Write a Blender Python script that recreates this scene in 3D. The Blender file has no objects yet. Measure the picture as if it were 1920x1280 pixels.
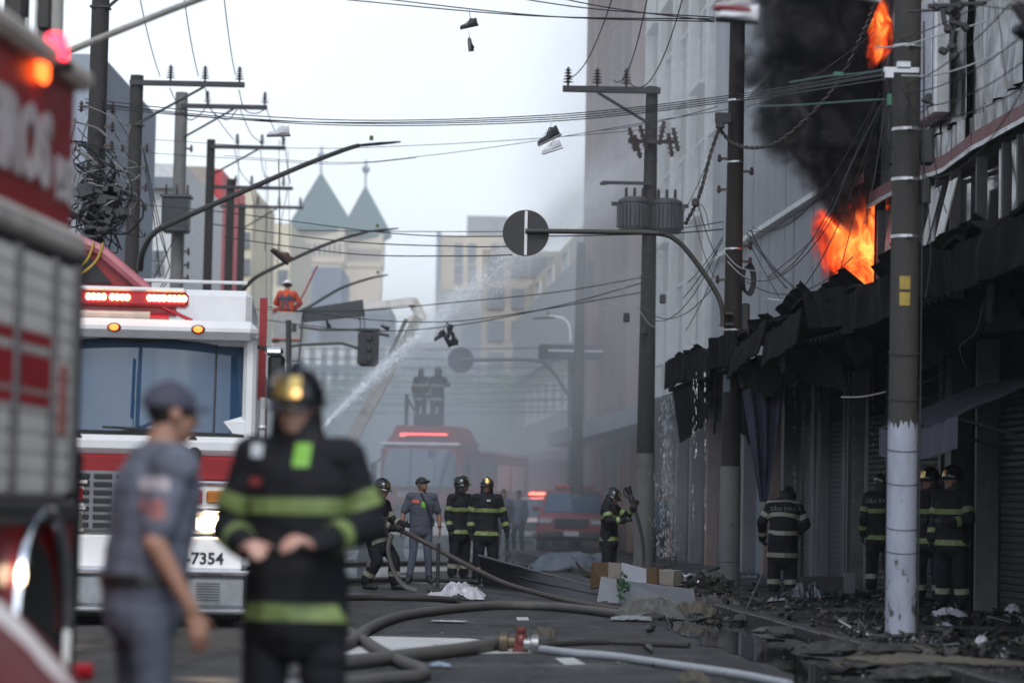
import bpy, bmesh, math, random
import numpy as np
from mathutils import Vector, Matrix, noise
from mathutils.bvhtree import BVHTree

random.seed(7)
SC = bpy.context.scene
COL = SC.collection
R = math.radians

# ---------------------------------------------------------------- camera
FPX, CX, CY, EYE = 5000.0, 960.0, 640.0, 1.3
TILT, ROLL = math.atan(310 / 5000), R(1.2)
_r0, _u0 = Vector((1, 0, 0)), Vector((0, -math.sin(TILT), math.cos(TILT)))
_f = Vector((0, math.cos(TILT), math.sin(TILT)))
_r = _r0 * math.cos(ROLL) + _u0 * math.sin(ROLL)
_u = -_r0 * math.sin(ROLL) + _u0 * math.cos(ROLL)
cam = bpy.data.cameras.new('camera')
cam.sensor_width = 36
cam.lens = FPX / 1920 * 36
cam.clip_start, cam.clip_end = 0.1, 4000
cam.dof.use_dof = True
cam.dof.focus_distance = 36
cam.dof.aperture_fstop = 1.5
camo = bpy.data.objects.new('camera', cam)
COL.objects.link(camo)
camo.matrix_world = Matrix(((_r.x, _u.x, -_f.x, 0), (_r.y, _u.y, -_f.y, 0), (_r.z, _u.z, -_f.z, EYE), (0, 0, 0, 1)))
SC.camera = camo

# ---------------------------------------------------------------- sky, sun, exposure
SUN_EL, SUN_AZ = 52, 174          # degrees; azimuth from +Y towards +X
wd = bpy.data.worlds.new('World')
SC.world = wd
wd.use_nodes = True
nt = wd.node_tree
bg = nt.nodes['Background']
sky = nt.nodes.new('ShaderNodeTexSky')
sky.sky_type = 'NISHITA'
sky.sun_disc = False
sky.sun_elevation = R(SUN_EL)
sky.sun_rotation = R(SUN_AZ)
sky.air_density, sky.dust_density, sky.ozone_density = 1.0, 2.0, 1.0
hs = nt.nodes.new('ShaderNodeHueSaturation')
hs.inputs['Saturation'].default_value = 0.2
nt.links.new(sky.outputs[0], hs.inputs['Color'])
tint = nt.nodes.new('ShaderNodeMix'); tint.data_type = 'RGBA'; tint.blend_type = 'MULTIPLY'; tint.inputs[0].default_value = 1
tint.inputs[7].default_value = (0.95, 0.985, 1.03, 1)
nt.links.new(hs.outputs[0], tint.inputs[6])
# heavy cloud deck overhead, open and bright towards the horizon all round
wc = nt.nodes.new('ShaderNodeTexCoord')
wz = nt.nodes.new('ShaderNodeSeparateXYZ'); nt.links.new(wc.outputs['Generated'], wz.inputs[0])
wm = nt.nodes.new('ShaderNodeMapping'); wm.inputs['Scale'].default_value = (1, 1, 2.6); nt.links.new(wc.outputs['Generated'], wm.inputs[0])
wn = nt.nodes.new('ShaderNodeTexNoise'); wn.inputs['Scale'].default_value = 2.4; wn.inputs['Detail'].default_value = 7; wn.inputs['Roughness'].default_value = 0.55
nt.links.new(wm.outputs[0], wn.inputs['Vector'])
wr = nt.nodes.new('ShaderNodeMapRange'); wr.inputs[1].default_value = 0.4; wr.inputs[2].default_value = 0.62; nt.links.new(wn.outputs[0], wr.inputs[0])
we = nt.nodes.new('ShaderNodeMapRange'); we.inputs[1].default_value = 0.2; we.inputs[2].default_value = 0.46; nt.links.new(wz.outputs[2], we.inputs[0])
wk = nt.nodes.new('ShaderNodeMix'); wk.data_type = 'RGBA'; wk.inputs[6].default_value = (0.86, 0.9, 0.94, 1); wk.inputs[7].default_value = (0.34, 0.42, 0.54, 1); nt.links.new(wr.outputs[0], wk.inputs[0])
wl_ = nt.nodes.new('ShaderNodeMix'); wl_.data_type = 'RGBA'; wl_.inputs[6].default_value = (1, 1, 1, 1); nt.links.new(we.outputs[0], wl_.inputs[0]); nt.links.new(wk.outputs[2], wl_.inputs[7])
wf = nt.nodes.new('ShaderNodeMix'); wf.data_type = 'RGBA'; wf.blend_type = 'MULTIPLY'; wf.inputs[0].default_value = 1
nt.links.new(tint.outputs[2], wf.inputs[6]); nt.links.new(wl_.outputs[2], wf.inputs[7])
nt.links.new(wf.outputs[2], bg.inputs[0])
bg.inputs[1].default_value = 0.15
sl = bpy.data.lights.new('sun', 'SUN')
sl.energy, sl.angle, sl.color = 0.85, R(20), (1, 0.96, 0.9)
so = bpy.data.objects.new('sun', sl)
COL.objects.link(so)
so.rotation_euler = Vector((-math.sin(R(SUN_AZ)) * math.cos(R(SUN_EL)), -math.cos(R(SUN_AZ)) * math.cos(R(SUN_EL)), -math.sin(R(SUN_EL)))).to_track_quat('-Z', 'Y').to_euler()
SC.view_settings.view_transform = 'Standard'
SC.view_settings.look = 'None'
SC.view_settings.exposure = 0.73
SC.view_settings.gamma = 1
SC.view_settings.use_curve_mapping = False
cy = SC.cycles
cy.max_bounces, cy.diffuse_bounces, cy.glossy_bounces, cy.transmission_bounces, cy.volume_bounces, cy.transparent_max_bounces = 6, 3, 3, 3, 4, 12
cy.use_denoising = True
cy.sample_clamp_indirect = 4
cy.volume_max_steps = 256

# ---------------------------------------------------------------- placing helpers
def P(px, py, D):
    a, b = (px - CX) / FPX, (CY - py) / FPX
    d = _f + _r * a + _u * b
    d = d * (D / d.y)
    return Vector((d.x, d.y, d.z + EYE))

def G(px, py, z=0.0):
    a, b = (px - CX) / FPX, (CY - py) / FPX
    d = _f + _r * a + _u * b
    d = d * ((z - EYE) / d.z)
    return Vector((d.x, d.y, z))

SY = math.atan(0.064)
def W(u, v, z=0.0):               # street frame: u to the right, v along the street
    return Vector((u * math.cos(SY) - v * math.sin(SY), u * math.sin(SY) + v * math.cos(SY), z))
SROT = Matrix.Rotation(SY, 3, 'Z')

def tag(o, label=None, cat=None, group=None, kind=None):
    if label: o['label'] = label
    if cat: o['category'] = cat
    if group: o['group'] = group
    if kind: o['kind'] = kind
    return o

def empty(name, loc=(0, 0, 0), rz=0.0, label=None, cat=None, group=None):
    o = bpy.data.objects.new(name, None)
    COL.objects.link(o)
    o.location = loc
    o.rotation_euler = (0, 0, rz)
    o.empty_display_size = 0.2
    return tag(o, label, cat, group)

def link(name, me, parent=None, loc=None, rot=None):
    o = bpy.data.objects.new(name, me)
    COL.objects.link(o)
    if parent: o.parent = parent
    if loc is not None: o.location = loc
    if rot is not None: o.rotation_euler = rot
    return o

def kids(o):
    return [c for c in COL.objects if c.parent == o]

def copy_tree(o, parent=None, first=True):
    c = o.copy()
    COL.objects.link(c)
    if not first: c.parent = parent
    for k in kids(o): copy_tree(k, c, False)
    return c

# ---------------------------------------------------------------- materials
MATS = {}
def nodes(m):
    m.use_nodes = True
    t = m.node_tree
    return t, t.nodes, t.links, t.nodes['Principled BSDF']

def M(name, col, rough=0.6, metal=0.0, var=0.18, scale=4.0, bump=0.0, bscale=30.0, dirt=0.0, dirtcol=(0.03, 0.028, 0.025), rvar=0.15, coat=0.0, stretch=(1, 1, 1), spec=0.5):
    if name in MATS: return MATS[name]
    m = bpy.data.materials.new(name)
    t, N, L, b = nodes(m)
    b.inputs['Metallic'].default_value = metal
    b.inputs['Specular IOR Level'].default_value = spec
    if coat: b.inputs['Coat Weight'].default_value = coat; b.inputs['Coat Roughness'].default_value = 0.08
    tc = N.new('ShaderNodeTexCoord')
    mp = N.new('ShaderNodeMapping'); mp.inputs['Scale'].default_value = stretch
    L.new(tc.outputs['Object'], mp.inputs[0])
    n1 = N.new('ShaderNodeTexNoise'); n1.inputs['Scale'].default_value = scale; n1.inputs['Detail'].default_value = 6; n1.inputs['Roughness'].default_value = 0.65
    L.new(mp.outputs[0], n1.inputs['Vector'])
    mr = N.new('ShaderNodeMapRange'); mr.inputs[1].default_value = 0.3; mr.inputs[2].default_value = 0.7
    mr.inputs[3].default_value = 1 - var; mr.inputs[4].default_value = 1 + var
    L.new(n1.outputs[0], mr.inputs[0])
    mx = N.new('ShaderNodeMix'); mx.data_type = 'RGBA'; mx.blend_type = 'MULTIPLY'; mx.inputs[0].default_value = 1
    mx.inputs[6].default_value = (*col, 1)
    L.new(mr.outputs[0], mx.inputs[7])
    out = mx.outputs[2]
    if dirt > 0:
        n2 = N.new('ShaderNodeTexNoise'); n2.inputs['Scale'].default_value = scale * 0.45; n2.inputs['Detail'].default_value = 8; n2.inputs['Roughness'].default_value = 0.75
        L.new(mp.outputs[0], n2.inputs['Vector'])
        r2 = N.new('ShaderNodeMapRange'); r2.inputs[1].default_value = 0.62 - dirt * 0.3; r2.inputs[2].default_value = 0.72
        r2.inputs[4].default_value = min(1, dirt + 0.2)
        L.new(n2.outputs[0], r2.inputs[0])
        m2 = N.new('ShaderNodeMix'); m2.data_type = 'RGBA'; m2.inputs[7].default_value = (*dirtcol, 1)
        L.new(r2.outputs[0], m2.inputs[0]); L.new(out, m2.inputs[6])
        out = m2.outputs[2]
    L.new(out, b.inputs['Base Color'])
    rr = N.new('ShaderNodeMapRange'); rr.inputs[1].default_value = 0.3; rr.inputs[2].default_value = 0.7
    rr.inputs[3].default_value = max(0.02, rough - rvar * rough); rr.inputs[4].default_value = min(1, rough + rvar * rough)
    L.new(n1.outputs[0], rr.inputs[0]); L.new(rr.outputs[0], b.inputs['Roughness'])
    if bump > 0:
        n3 = N.new('ShaderNodeTexNoise'); n3.inputs['Scale'].default_value = bscale; n3.inputs['Detail'].default_value = 4
        L.new(mp.outputs[0], n3.inputs['Vector'])
        bp = N.new('ShaderNodeBump'); bp.inputs['Strength'].default_value = bump; bp.inputs['Distance'].default_value = 0.02
        L.new(n3.outputs[0], bp.inputs['Height']); L.new(bp.outputs[0], b.inputs['Normal'])
    MATS[name] = m
    return m

def emit(name, col, s):
    if name in MATS: return MATS[name]
    m = bpy.data.materials.new(name)
    t, N, L, b = nodes(m)
    b.inputs['Base Color'].default_value = (*col, 1)
    b.inputs['Emission Color'].default_value = (*col, 1)
    b.inputs['Emission Strength'].default_value = s
    MATS[name] = m
    return m

def glass(name, col=(0.02, 0.03, 0.04), rough=0.03):
    if name in MATS: return MATS[name]
    m = bpy.data.materials.new(name)
    t, N, L, b = nodes(m)
    b.inputs['Base Color'].default_value = (*col, 1)
    b.inputs['Roughness'].default_value = rough
    b.inputs['Specular IOR Level'].default_value = 0.8
    b.inputs['Coat Weight'].default_value = 0.5
    b.inputs['Coat Roughness'].default_value = 0.02
    MATS[name] = m
    return m

# ---------------------------------------------------------------- mesh builder
class MB:
    def __init__(s):
        s.v, s.f, s.m = [], [], []
        s.mi = 0
    def add(s, vs, fs):
        o = len(s.v)
        s.v.extend([tuple(x) for x in vs])
        for f in fs:
            s.f.append(tuple(i + o for i in f)); s.m.append(s.mi)
        return s
    def box(s, c, d, rot=None, bev=0.0):
        c = Vector(c); h = [x / 2 for x in d]
        rot = rot or Matrix.Identity(3)
        if bev <= 0:
            vs = [c + rot @ Vector((sx * h[0], sy * h[1], sz * h[2])) for sx in (-1, 1) for sy in (-1, 1) for sz in (-1, 1)]
            return s.add(vs, [(0, 1, 3, 2), (4, 6, 7, 5), (0, 4, 5, 1), (2, 3, 7, 6), (0, 2, 6, 4), (1, 5, 7, 3)])
        bev = min(bev, min(h) * 0.95)
        vs, ix = [], {}
        sg = [(a, b, e) for a in (-1, 1) for b in (-1, 1) for e in (-1, 1)]
        for q in sg:
            for k in range(3):
                ix[q, k] = len(vs)
                vs.append(c + rot @ Vector([q[j] * (h[j] - (0 if j == k else bev)) for j in range(3)]))
        fs = []
        for k in range(3):
            i, j = (k + 1) % 3, (k + 2) % 3
            def cn(a, b, e):
                q = [0, 0, 0]; q[k], q[i], q[j] = a, b, e
                return tuple(q)
            for sgn in (-1, 1):
                fs.append([ix[cn(sgn, a, b), k] for a, b in ((-1, -1), (1, -1), (1, 1), (-1, 1))])
            for a in (-1, 1):
                for b in (-1, 1):
                    c0, c1 = cn(-1, a, b), cn(1, a, b)
                    fs.append([ix[c0, i], ix[c1, i], ix[c1, j], ix[c0, j]])
        for q in sg: fs.append([ix[q, 0], ix[q, 1], ix[q, 2]])
        return s.add(vs, fs)
    def tube(s, pts, r, n=8, cap=True, sq=(1, 1), up=None):
        pts = [Vector(p) for p in pts]
        k = len(pts)
        rs = r if isinstance(r, (list, tuple)) else [r] * k
        ts = []
        for i in range(k):
            d = pts[min(i + 1, k - 1)] - pts[max(i - 1, 0)]
            ts.append(d.normalized() if d.length > 1e-9 else Vector((0, 0, 1)))
        t = ts[0]
        a = up or (Vector((0, 0, 1)) if abs(t.z) < 0.9 else Vector((1, 0, 0)))
        x = (a - t * a.dot(t)).normalized()
        vs, fs = [], []
        for i in range(k):
            t = ts[i]
            x = (x - t * x.dot(t))
            x = x.normalized() if x.length > 1e-6 else Vector((1, 0, 0))
            y = t.cross(x)
            for j in range(n):
                an = 2 * math.pi * j / n
                vs.append(pts[i] + (x * math.cos(an) * sq[0] + y * math.sin(an) * sq[1]) * rs[i])
        for i in range(k - 1):
            for j in range(n):
                j2 = (j + 1) % n
                fs.append((i * n + j, i * n + j2, (i + 1) * n + j2, (i + 1) * n + j))
        if cap:
            fs.append(tuple(range(n - 1, -1, -1))); fs.append(tuple((k - 1) * n + j for j in range(n)))
        return s.add(vs, fs)
    def cyl(s, p0, p1, r0, r1=None, n=12):
        return s.tube([p0, p1], [r0, r0 if r1 is None else r1], n)
    def ell(s, c, r, seg=12, rings=8, rot=None, zmin=-1.0):
        c = Vector(c); rot = rot or Matrix.Identity(3)
        if not isinstance(r, (tuple, list, Vector)): r = (r, r, r)
        th0 = math.acos(max(-1, min(1, zmin)))
        vs, fs = [], []
        for i in range(rings + 1):
            th = th0 * i / rings
            for j in range(seg):
                an = 2 * math.pi * j / seg
                vs.append(c + rot @ Vector((r[0] * math.sin(th) * math.cos(an), r[1] * math.sin(th) * math.sin(an), r[2] * math.cos(th))))
        for i in range(rings):
            for j in range(seg):
                j2 = (j + 1) % seg
                fs.append((i * seg + j, (i + 1) * seg + j, (i + 1) * seg + j2, i * seg + j2))
        return s.add(vs, fs)
    def loft(s, rings, cap=True):
        n = len(rings[0]); vs = [p for r in rings for p in r]; fs = []
        for i in range(len(rings) - 1):
            for j in range(n):
                j2 = (j + 1) % n
                fs.append((i * n + j, i * n + j2, (i + 1) * n + j2, (i + 1) * n + j))
        if cap:
            fs.append(tuple(range(n - 1, -1, -1))); fs.append(tuple((len(rings) - 1) * n + j for j in range(n)))
        return s.add(vs, fs)
    def prism(s, poly, d, o=(0, 0, 0), ax=(1, 0, 0), ay=(0, 0, 1), az=(0, 1, 0)):
        o, ax, ay, az = Vector(o), Vector(ax), Vector(ay), Vector(az)
        a = [o + ax * x + ay * y for x, y in poly]
        return s.loft([a, [p + az * d for p in a]])
    def lathe(s, prof, o=(0, 0, 0), n=16, rot=None):
        o = Vector(o); rot = rot or Matrix.Identity(3)
        return s.loft([[o + rot @ Vector((r * math.cos(2 * math.pi * j / n), r * math.sin(2 * math.pi * j / n), z)) for j in range(n)] for r, z in prof])
    def grid(s, fn, nu, nv):
        vs = [fn(i / nu, j / nv) for j in range(nv + 1) for i in range(nu + 1)]
        w = nu + 1
        return s.add(vs, [(j * w + i, j * w + i + 1, (j + 1) * w + i + 1, (j + 1) * w + i) for j in range(nv) for i in range(nu)])
    def mesh(s, name, mat, smooth=30, clean=True, off=None):
        me = bpy.data.meshes.new(name)
        vs = s.v if off is None else [(x - off.x, y - off.y, z - off.z) for x, y, z in s.v]
        me.from_pydata(vs, [], s.f)
        for m in (mat if isinstance(mat, (list, tuple)) else [mat]): me.materials.append(m)
        if any(s.m): me.polygons.foreach_set('material_index', s.m)
        if clean:
            bm = bmesh.new(); bm.from_mesh(me)
            bmesh.ops.recalc_face_normals(bm, faces=bm.faces)
            bm.to_mesh(me); bm.free()
        if smooth:
            me.polygons.foreach_set('use_smooth', [True] * len(me.polygons))
            me.set_sharp_from_angle(angle=R(smooth))
        return me
    def build(s, name, mat, parent=None, world=False, smooth=30, clean=True, loc=None, rot=None):
        """no parent: vertices are world coordinates, origin moved to the base centre.
        parent: vertices in the parent's frame, or world coordinates with world=True."""
        if parent is None and loc is None:
            a = np.array(s.v)
            off = Vector(((a[:, 0].min() + a[:, 0].max()) / 2, (a[:, 1].min() + a[:, 1].max()) / 2, a[:, 2].min()))
            return link(name, s.mesh(name, mat, smooth, clean, off), None, off)
        o = link(name, s.mesh(name, mat, smooth, clean), parent, loc, rot)
        if parent is not None and world:
            o.matrix_parent_inverse = wmat(parent).inverted()
        return o

def wmat(o):
    m = Matrix.LocRotScale(o.location, o.rotation_euler, o.scale)
    return wmat(o.parent) @ o.matrix_parent_inverse @ m if o.parent else m

def solid_sheet(mb_fn, nu, nv, th):
    """a thin sheet with real thickness from a surface function"""
    mb = MB()
    e = 1e-3
    def nrm(a, b):
        p = mb_fn(a, b); x = mb_fn(min(a + e, 1), b) - mb_fn(max(a - e, 0), b); y = mb_fn(a, min(b + e, 1)) - mb_fn(a, max(b - e, 0))
        n = x.cross(y)
        return n.normalized() if n.length > 1e-12 else Vector((0, 0, 1))
    top = [[mb_fn(i / nu, j / nv) for i in range(nu + 1)] for j in range(nv + 1)]
    nn = [[nrm(i / nu, j / nv) for i in range(nu + 1)] for j in range(nv + 1)]
    w = nu + 1
    vs = [p for r in top for p in r] + [top[j][i] - nn[j][i] * th for j in range(nv + 1) for i in range(nu + 1)]
    o = w * (nv + 1)
    fs = []
    for j in range(nv):
        for i in range(nu):
            a, b, c, d = j * w + i, j * w + i + 1, (j + 1) * w + i + 1, (j + 1) * w + i
            fs += [(a, b, c, d), (o + d, o + c, o + b, o + a)]
    rim = [i for i in range(w)] + [j * w + nu for j in range(1, nv + 1)] + [nv * w + i for i in range(nu - 1, -1, -1)] + [j * w for j in range(nv - 1, 0, -1)]
    for k in range(len(rim)):
        a, b = rim[k], rim[(k + 1) % len(rim)]
        fs.append((b, a, o + a, o + b))
    return mb.add(vs, fs)

def n3(x, y=0.0, z=0.0):
    return noise.noise(Vector((x, y, z)))

def spline(pts, sub=8):
    pts = [Vector(p) for p in pts]
    if len(pts) < 3:
        return [pts[0].lerp(pts[-1], i / sub) for i in range(sub + 1)]
    out = []
    for i in range(len(pts) - 1):
        p0, p1, p2, p3 = pts[max(i - 1, 0)], pts[i], pts[i + 1], pts[min(i + 2, len(pts) - 1)]
        for k in range(sub):
            t = k / sub
            out.append(0.5 * ((2 * p1) + (p2 - p0) * t + (2 * p0 - 5 * p1 + 4 * p2 - p3) * t * t + (3 * p1 - p0 - 3 * p2 + p3) * t ** 3))
    out.append(pts[-1])
    return out

def text_mesh(body, size, depth=0.004, res=2, bold=0.0):
    cu = bpy.data.curves.new('lettering', 'FONT')
    cu.body, cu.size, cu.extrude, cu.align_x, cu.align_y, cu.resolution_u, cu.offset = body, size, depth, 'CENTER', 'CENTER', res, bold
    ob = bpy.data.objects.new('lettering', cu)
    COL.objects.link(ob)
    dg = bpy.context.evaluated_depsgraph_get()
    me = bpy.data.meshes.new_from_object(ob.evaluated_get(dg))
    bpy.data.objects.remove(ob); bpy.data.curves.remove(cu)
    me.materials.clear()
    return me

def lettering(body, size, mat, parent, loc, rot, name='lettering', bold=0.0, sx=1.0):
    me = text_mesh(body, size, bold=bold)
    me.materials.append(mat)
    o = link(name, me, parent, loc, rot)
    o.scale = (sx, 1, 1)
    return o
# ================================================================ setting: ground, road, pavements, water
def ground_mat(name, base, rough, wet_amt, scale=0.35, bump=0.5):
    m = bpy.data.materials.new(name)
    t, N, L, b = nodes(m)
    b.inputs['Specular IOR Level'].default_value = 0.2
    ge = N.new('ShaderNodeNewGeometry')
    def noi(sc, det=6, ro=0.6):
        n = N.new('ShaderNodeTexNoise'); n.inputs['Scale'].default_value = sc; n.inputs['Detail'].default_value = det; n.inputs['Roughness'].default_value = ro
        L.new(ge.outputs['Position'], n.inputs['Vector']); return n.outputs[0]
    def rng(o, a, b_, c, d):
        r = N.new('ShaderNodeMapRange'); r.inputs[1].default_value, r.inputs[2].default_value, r.inputs[3].default_value, r.inputs[4].default_value = a, b_, c, d
        L.new(o, r.inputs[0]); return r.outputs[0]
    def mul(a, c):
        n = N.new('ShaderNodeMath'); n.operation = 'MULTIPLY'; L.new(a, n.inputs[0]); L.new(c, n.inputs[1]); return n.outputs[0]
    wet = rng(noi(scale, 5, 0.55), 0.56 - wet_amt * 0.3, 0.66 - wet_amt * 0.2, 0, 1)
    fine = rng(noi(60, 3), 0.3, 0.7, 0.65, 1.4)
    big = rng(noi(0.8, 8, 0.7), 0.3, 0.7, 0.7, 1.35)
    wd_ = rng(wet, 0, 1, 1, 0.55)
    mp = N.new('ShaderNodeMapping'); mp.inputs['Scale'].default_value = (2.2, 0.22, 1); mp.inputs['Rotation'].default_value = (0, 0, -SY); L.new(ge.outputs['Position'], mp.inputs[0])
    sn = N.new('ShaderNodeTexNoise'); sn.inputs['Scale'].default_value = 1.0; sn.inputs['Detail'].default_value = 7; sn.inputs['Roughness'].default_value = 0.7; L.new(mp.outputs[0], sn.inputs['Vector'])
    vo = N.new('ShaderNodeTexVoronoi'); vo.feature = 'DISTANCE_TO_EDGE'; vo.inputs['Scale'].default_value = 0.55; L.new(ge.outputs['Position'], vo.inputs['Vector'])
    crack = rng(vo.outputs['Distance'], 0.0, 0.012, 0.45, 1.0)
    f = mul(mul(mul(fine, big), wd_), mul(rng(sn.outputs[0], 0.32, 0.68, 0.65, 1.4), crack))
    mx = N.new('ShaderNodeMix'); mx.data_type = 'RGBA'; mx.blend_type = 'MULTIPLY'; mx.inputs[0].default_value = 1; mx.inputs[6].default_value = (*base, 1)
    L.new(f, mx.inputs[7]); L.new(mx.outputs[2], b.inputs['Base Color'])
    L.new(rng(wet, 0, 1, rough, 0.35), b.inputs['Roughness'])
    bp = N.new('ShaderNodeBump'); bp.inputs['Distance'].default_value = 0.01
    L.new(rng(wet, 0, 1, bump, bump * 0.25), bp.inputs['Strength']); L.new(noi(45, 4), bp.inputs['Height']); L.new(bp.outputs[0], b.inputs['Normal'])
    return m

asphalt = ground_mat('asphalt', (0.047, 0.047, 0.048), 0.8, 0.0)
paving = ground_mat('paving', (0.03, 0.029, 0.028), 0.7, 0.35, 0.8, 0.9)
earth = ground_mat('earth', (0.12, 0.11, 0.1), 0.9, 0.0)

g = MB(); g.add([(-190, -15, -0.004), (190, -15, -0.004), (190, 600, -0.004), (-190, 600, -0.004)], [(0, 1, 2, 3)])
tag(g.build('ground', earth, smooth=0), kind='structure')
g = MB(); a = [W(-4.6, -12), W(4.75, -12), W(4.75, 420), W(-4.6, 420)]; g.add(a, [(0, 1, 2, 3)])
tag(g.build('road', asphalt, smooth=0), kind='structure')

def pave(u0, u1, v0, v1, name):
    p = MB()
    z = 0.12
    a = [W(u0, v0, z), W(u1, v0, z), W(u1, v1, z), W(u0, v1, z)]
    b_ = [W(u0, v0, -0.1), W(u1, v0, -0.1), W(u1, v1, -0.1), W(u0, v1, -0.1)]
    p.loft([b_, a])
    return tag(p.build(name, paving, smooth=0), kind='structure')
pave_r = pave(4.92, 8.2, -10, 330, 'pavement')
pave_l = pave(-7.2, -4.75, -10, 330, 'pavement')
# kerb stones along the right gutter, laid one by one where they show
kerbm = M('kerb_stone', (0.026, 0.025, 0.025), 0.55, dirt=0.5, bump=0.4)
kroot = tag(empty('kerb', W(4.83, 30, 0)), kind='structure')
kme = None
def kerb_row(uc, v0, v1, root):
    global kme
    v = v0
    while v < v1:
        L = 1.0
        if kme is None:
            kb = MB(); kb.box((0, 0, 0.025), (0.17, L - 0.02, 0.23), bev=0.015); kme = kb.mesh('kerb_stone', kerbm)
        o = link('kerb_stone', kme, root, W(uc, v + L / 2, random.uniform(-0.006, 0.006)), (0, 0, SY + random.uniform(-0.01, 0.01)))
        o.matrix_parent_inverse = wmat(root).inverted()
        v += L
kerb_row(4.835, 14, 60, kroot)
for uc, a_, b_ in ((4.835, 60, 300), (-4.675, 5, 300)):
    k = MB(); k.box(W(uc, (a_ + b_) / 2, 0.03), (0.15, b_ - a_, 0.22), SROT)
    tag(k.build('kerb', kerbm), kind='structure')

# painted lines
paint = M('road_paint', (0.5, 0.5, 0.49), 0.45, dirt=0.45, dirtcol=(0.08, 0.08, 0.08), scale=3, var=0.2)
def flat(name, poly, mat, z, kind='structure'):
    q = MB(); q.add([(p.x, p.y, z) for p in poly], [tuple(range(len(poly)))])
    return tag(q.build(name, mat, smooth=0), kind=kind)
flat('stop_line', [G(560, 1196), G(700, 1193), G(880, 1197), G(1005, 1209), G(1012, 1224), G(900, 1226), G(760, 1224), G(560, 1230)], paint, 0.005)
for (a0, a1) in ((1045, 1085),):
    flat('road_marking', [G(1040, 1234), G(1075, 1233), G(1100, 1246), G(1060, 1247)], paint, 0.005)
flat('road_marking', [G(968, 1157), G(990, 1157), G(992, 1163), G(970, 1163)], paint, 0.005)

# standing water
def water_mat():
    m = bpy.data.materials.new('standing_water')
    t, N, L, b = nodes(m)
    b.inputs['Base Color'].default_value = (0.012, 0.013, 0.014, 1)
    b.inputs['Roughness'].default_value = 0.03
    b.inputs['Specular IOR Level'].default_value = 0.6
    ge = N.new('ShaderNodeNewGeometry')
    n = N.new('ShaderNodeTexNoise'); n.inputs['Scale'].default_value = 2.2; n.inputs['Detail'].default_value = 3
    L.new(ge.outputs['Position'], n.inputs['Vector'])
    bp = N.new('ShaderNodeBump'); bp.inputs['Strength'].default_value = 0.06; bp.inputs['Distance'].default_value = 0.02
    L.new(n.outputs[0], bp.inputs['Height']); L.new(bp.outputs[0], b.inputs['Normal'])
    return m
waterm = water_mat()
def puddle(poly, z=0.008, jit=0.07, seed=0):
    pts = []
    k = len(poly)
    for i in range(k):
        a, b_ = poly[i], poly[(i + 1) % k]
        n = max(2, int((a - b_).length / 0.12))
        n = min(n, 60)
        for j in range(n):
            p = a.lerp(b_, j / n)
            q = n3(p.x * 2.3, p.y * 0.9, seed) * jit * 2 + n3(p.x * 7, p.y * 4, seed + 5) * jit * 0.6
            pts.append(Vector((p.x + q, p.y + q * 2, z)))
    return flat('puddle', pts, waterm, z)
puddle([G(1238, 1168), G(1300, 1160), G(1400, 1163), G(1455, 1187), G(1500, 1228), G(1600, 1248), G(1650, 1290), G(1600, 1330), G(1500, 1330), G(1480, 1262), G(1400, 1234), G(1290, 1195)])
puddle([G(690, 1075), G(800, 1072), G(900, 1068), G(1100, 1066), G(1120, 1050), G(1100, 1035), G(900, 1028), G(650, 1030)], seed=3, jit=0.3)
puddle([G(640, 1098), G(700, 1096), G(760, 1088), G(745, 1062), G(640, 1060)], z=0.012, seed=9, jit=0.1)
puddle([G(1210, 1072), G(1330, 1075), G(1345, 1040), G(1330, 1022), G(1190, 1020)], seed=5, jit=0.2)

# ================================================================ air: haze, drifting smoke, black smoke, flames
def vol_box(name, c, d, mat, rot=None):
    b_ = MB(); b_.box((0, 0, 0), d)
    return link(name, b_.mesh(name, mat, smooth=0), None, c, rot or (0, 0, 0))

def haze_mat():
    m = bpy.data.materials.new('haze'); m.use_nodes = True
    N, L = m.node_tree.nodes, m.node_tree.links
    N.clear()
    o = N.new('ShaderNodeOutputMaterial'); v = N.new('ShaderNodeVolumePrincipled')
    v.inputs['Color'].default_value = (0.9, 0.94, 1.0, 1); v.inputs['Density'].default_value = 0.0004; v.inputs['Anisotropy'].default_value = 0.2
    L.new(v.outputs[0], o.inputs['Volume'])
    return m
tag(vol_box('haze', (0, 292, 29.5), (400, 640, 61), haze_mat()), kind='stuff')

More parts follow.
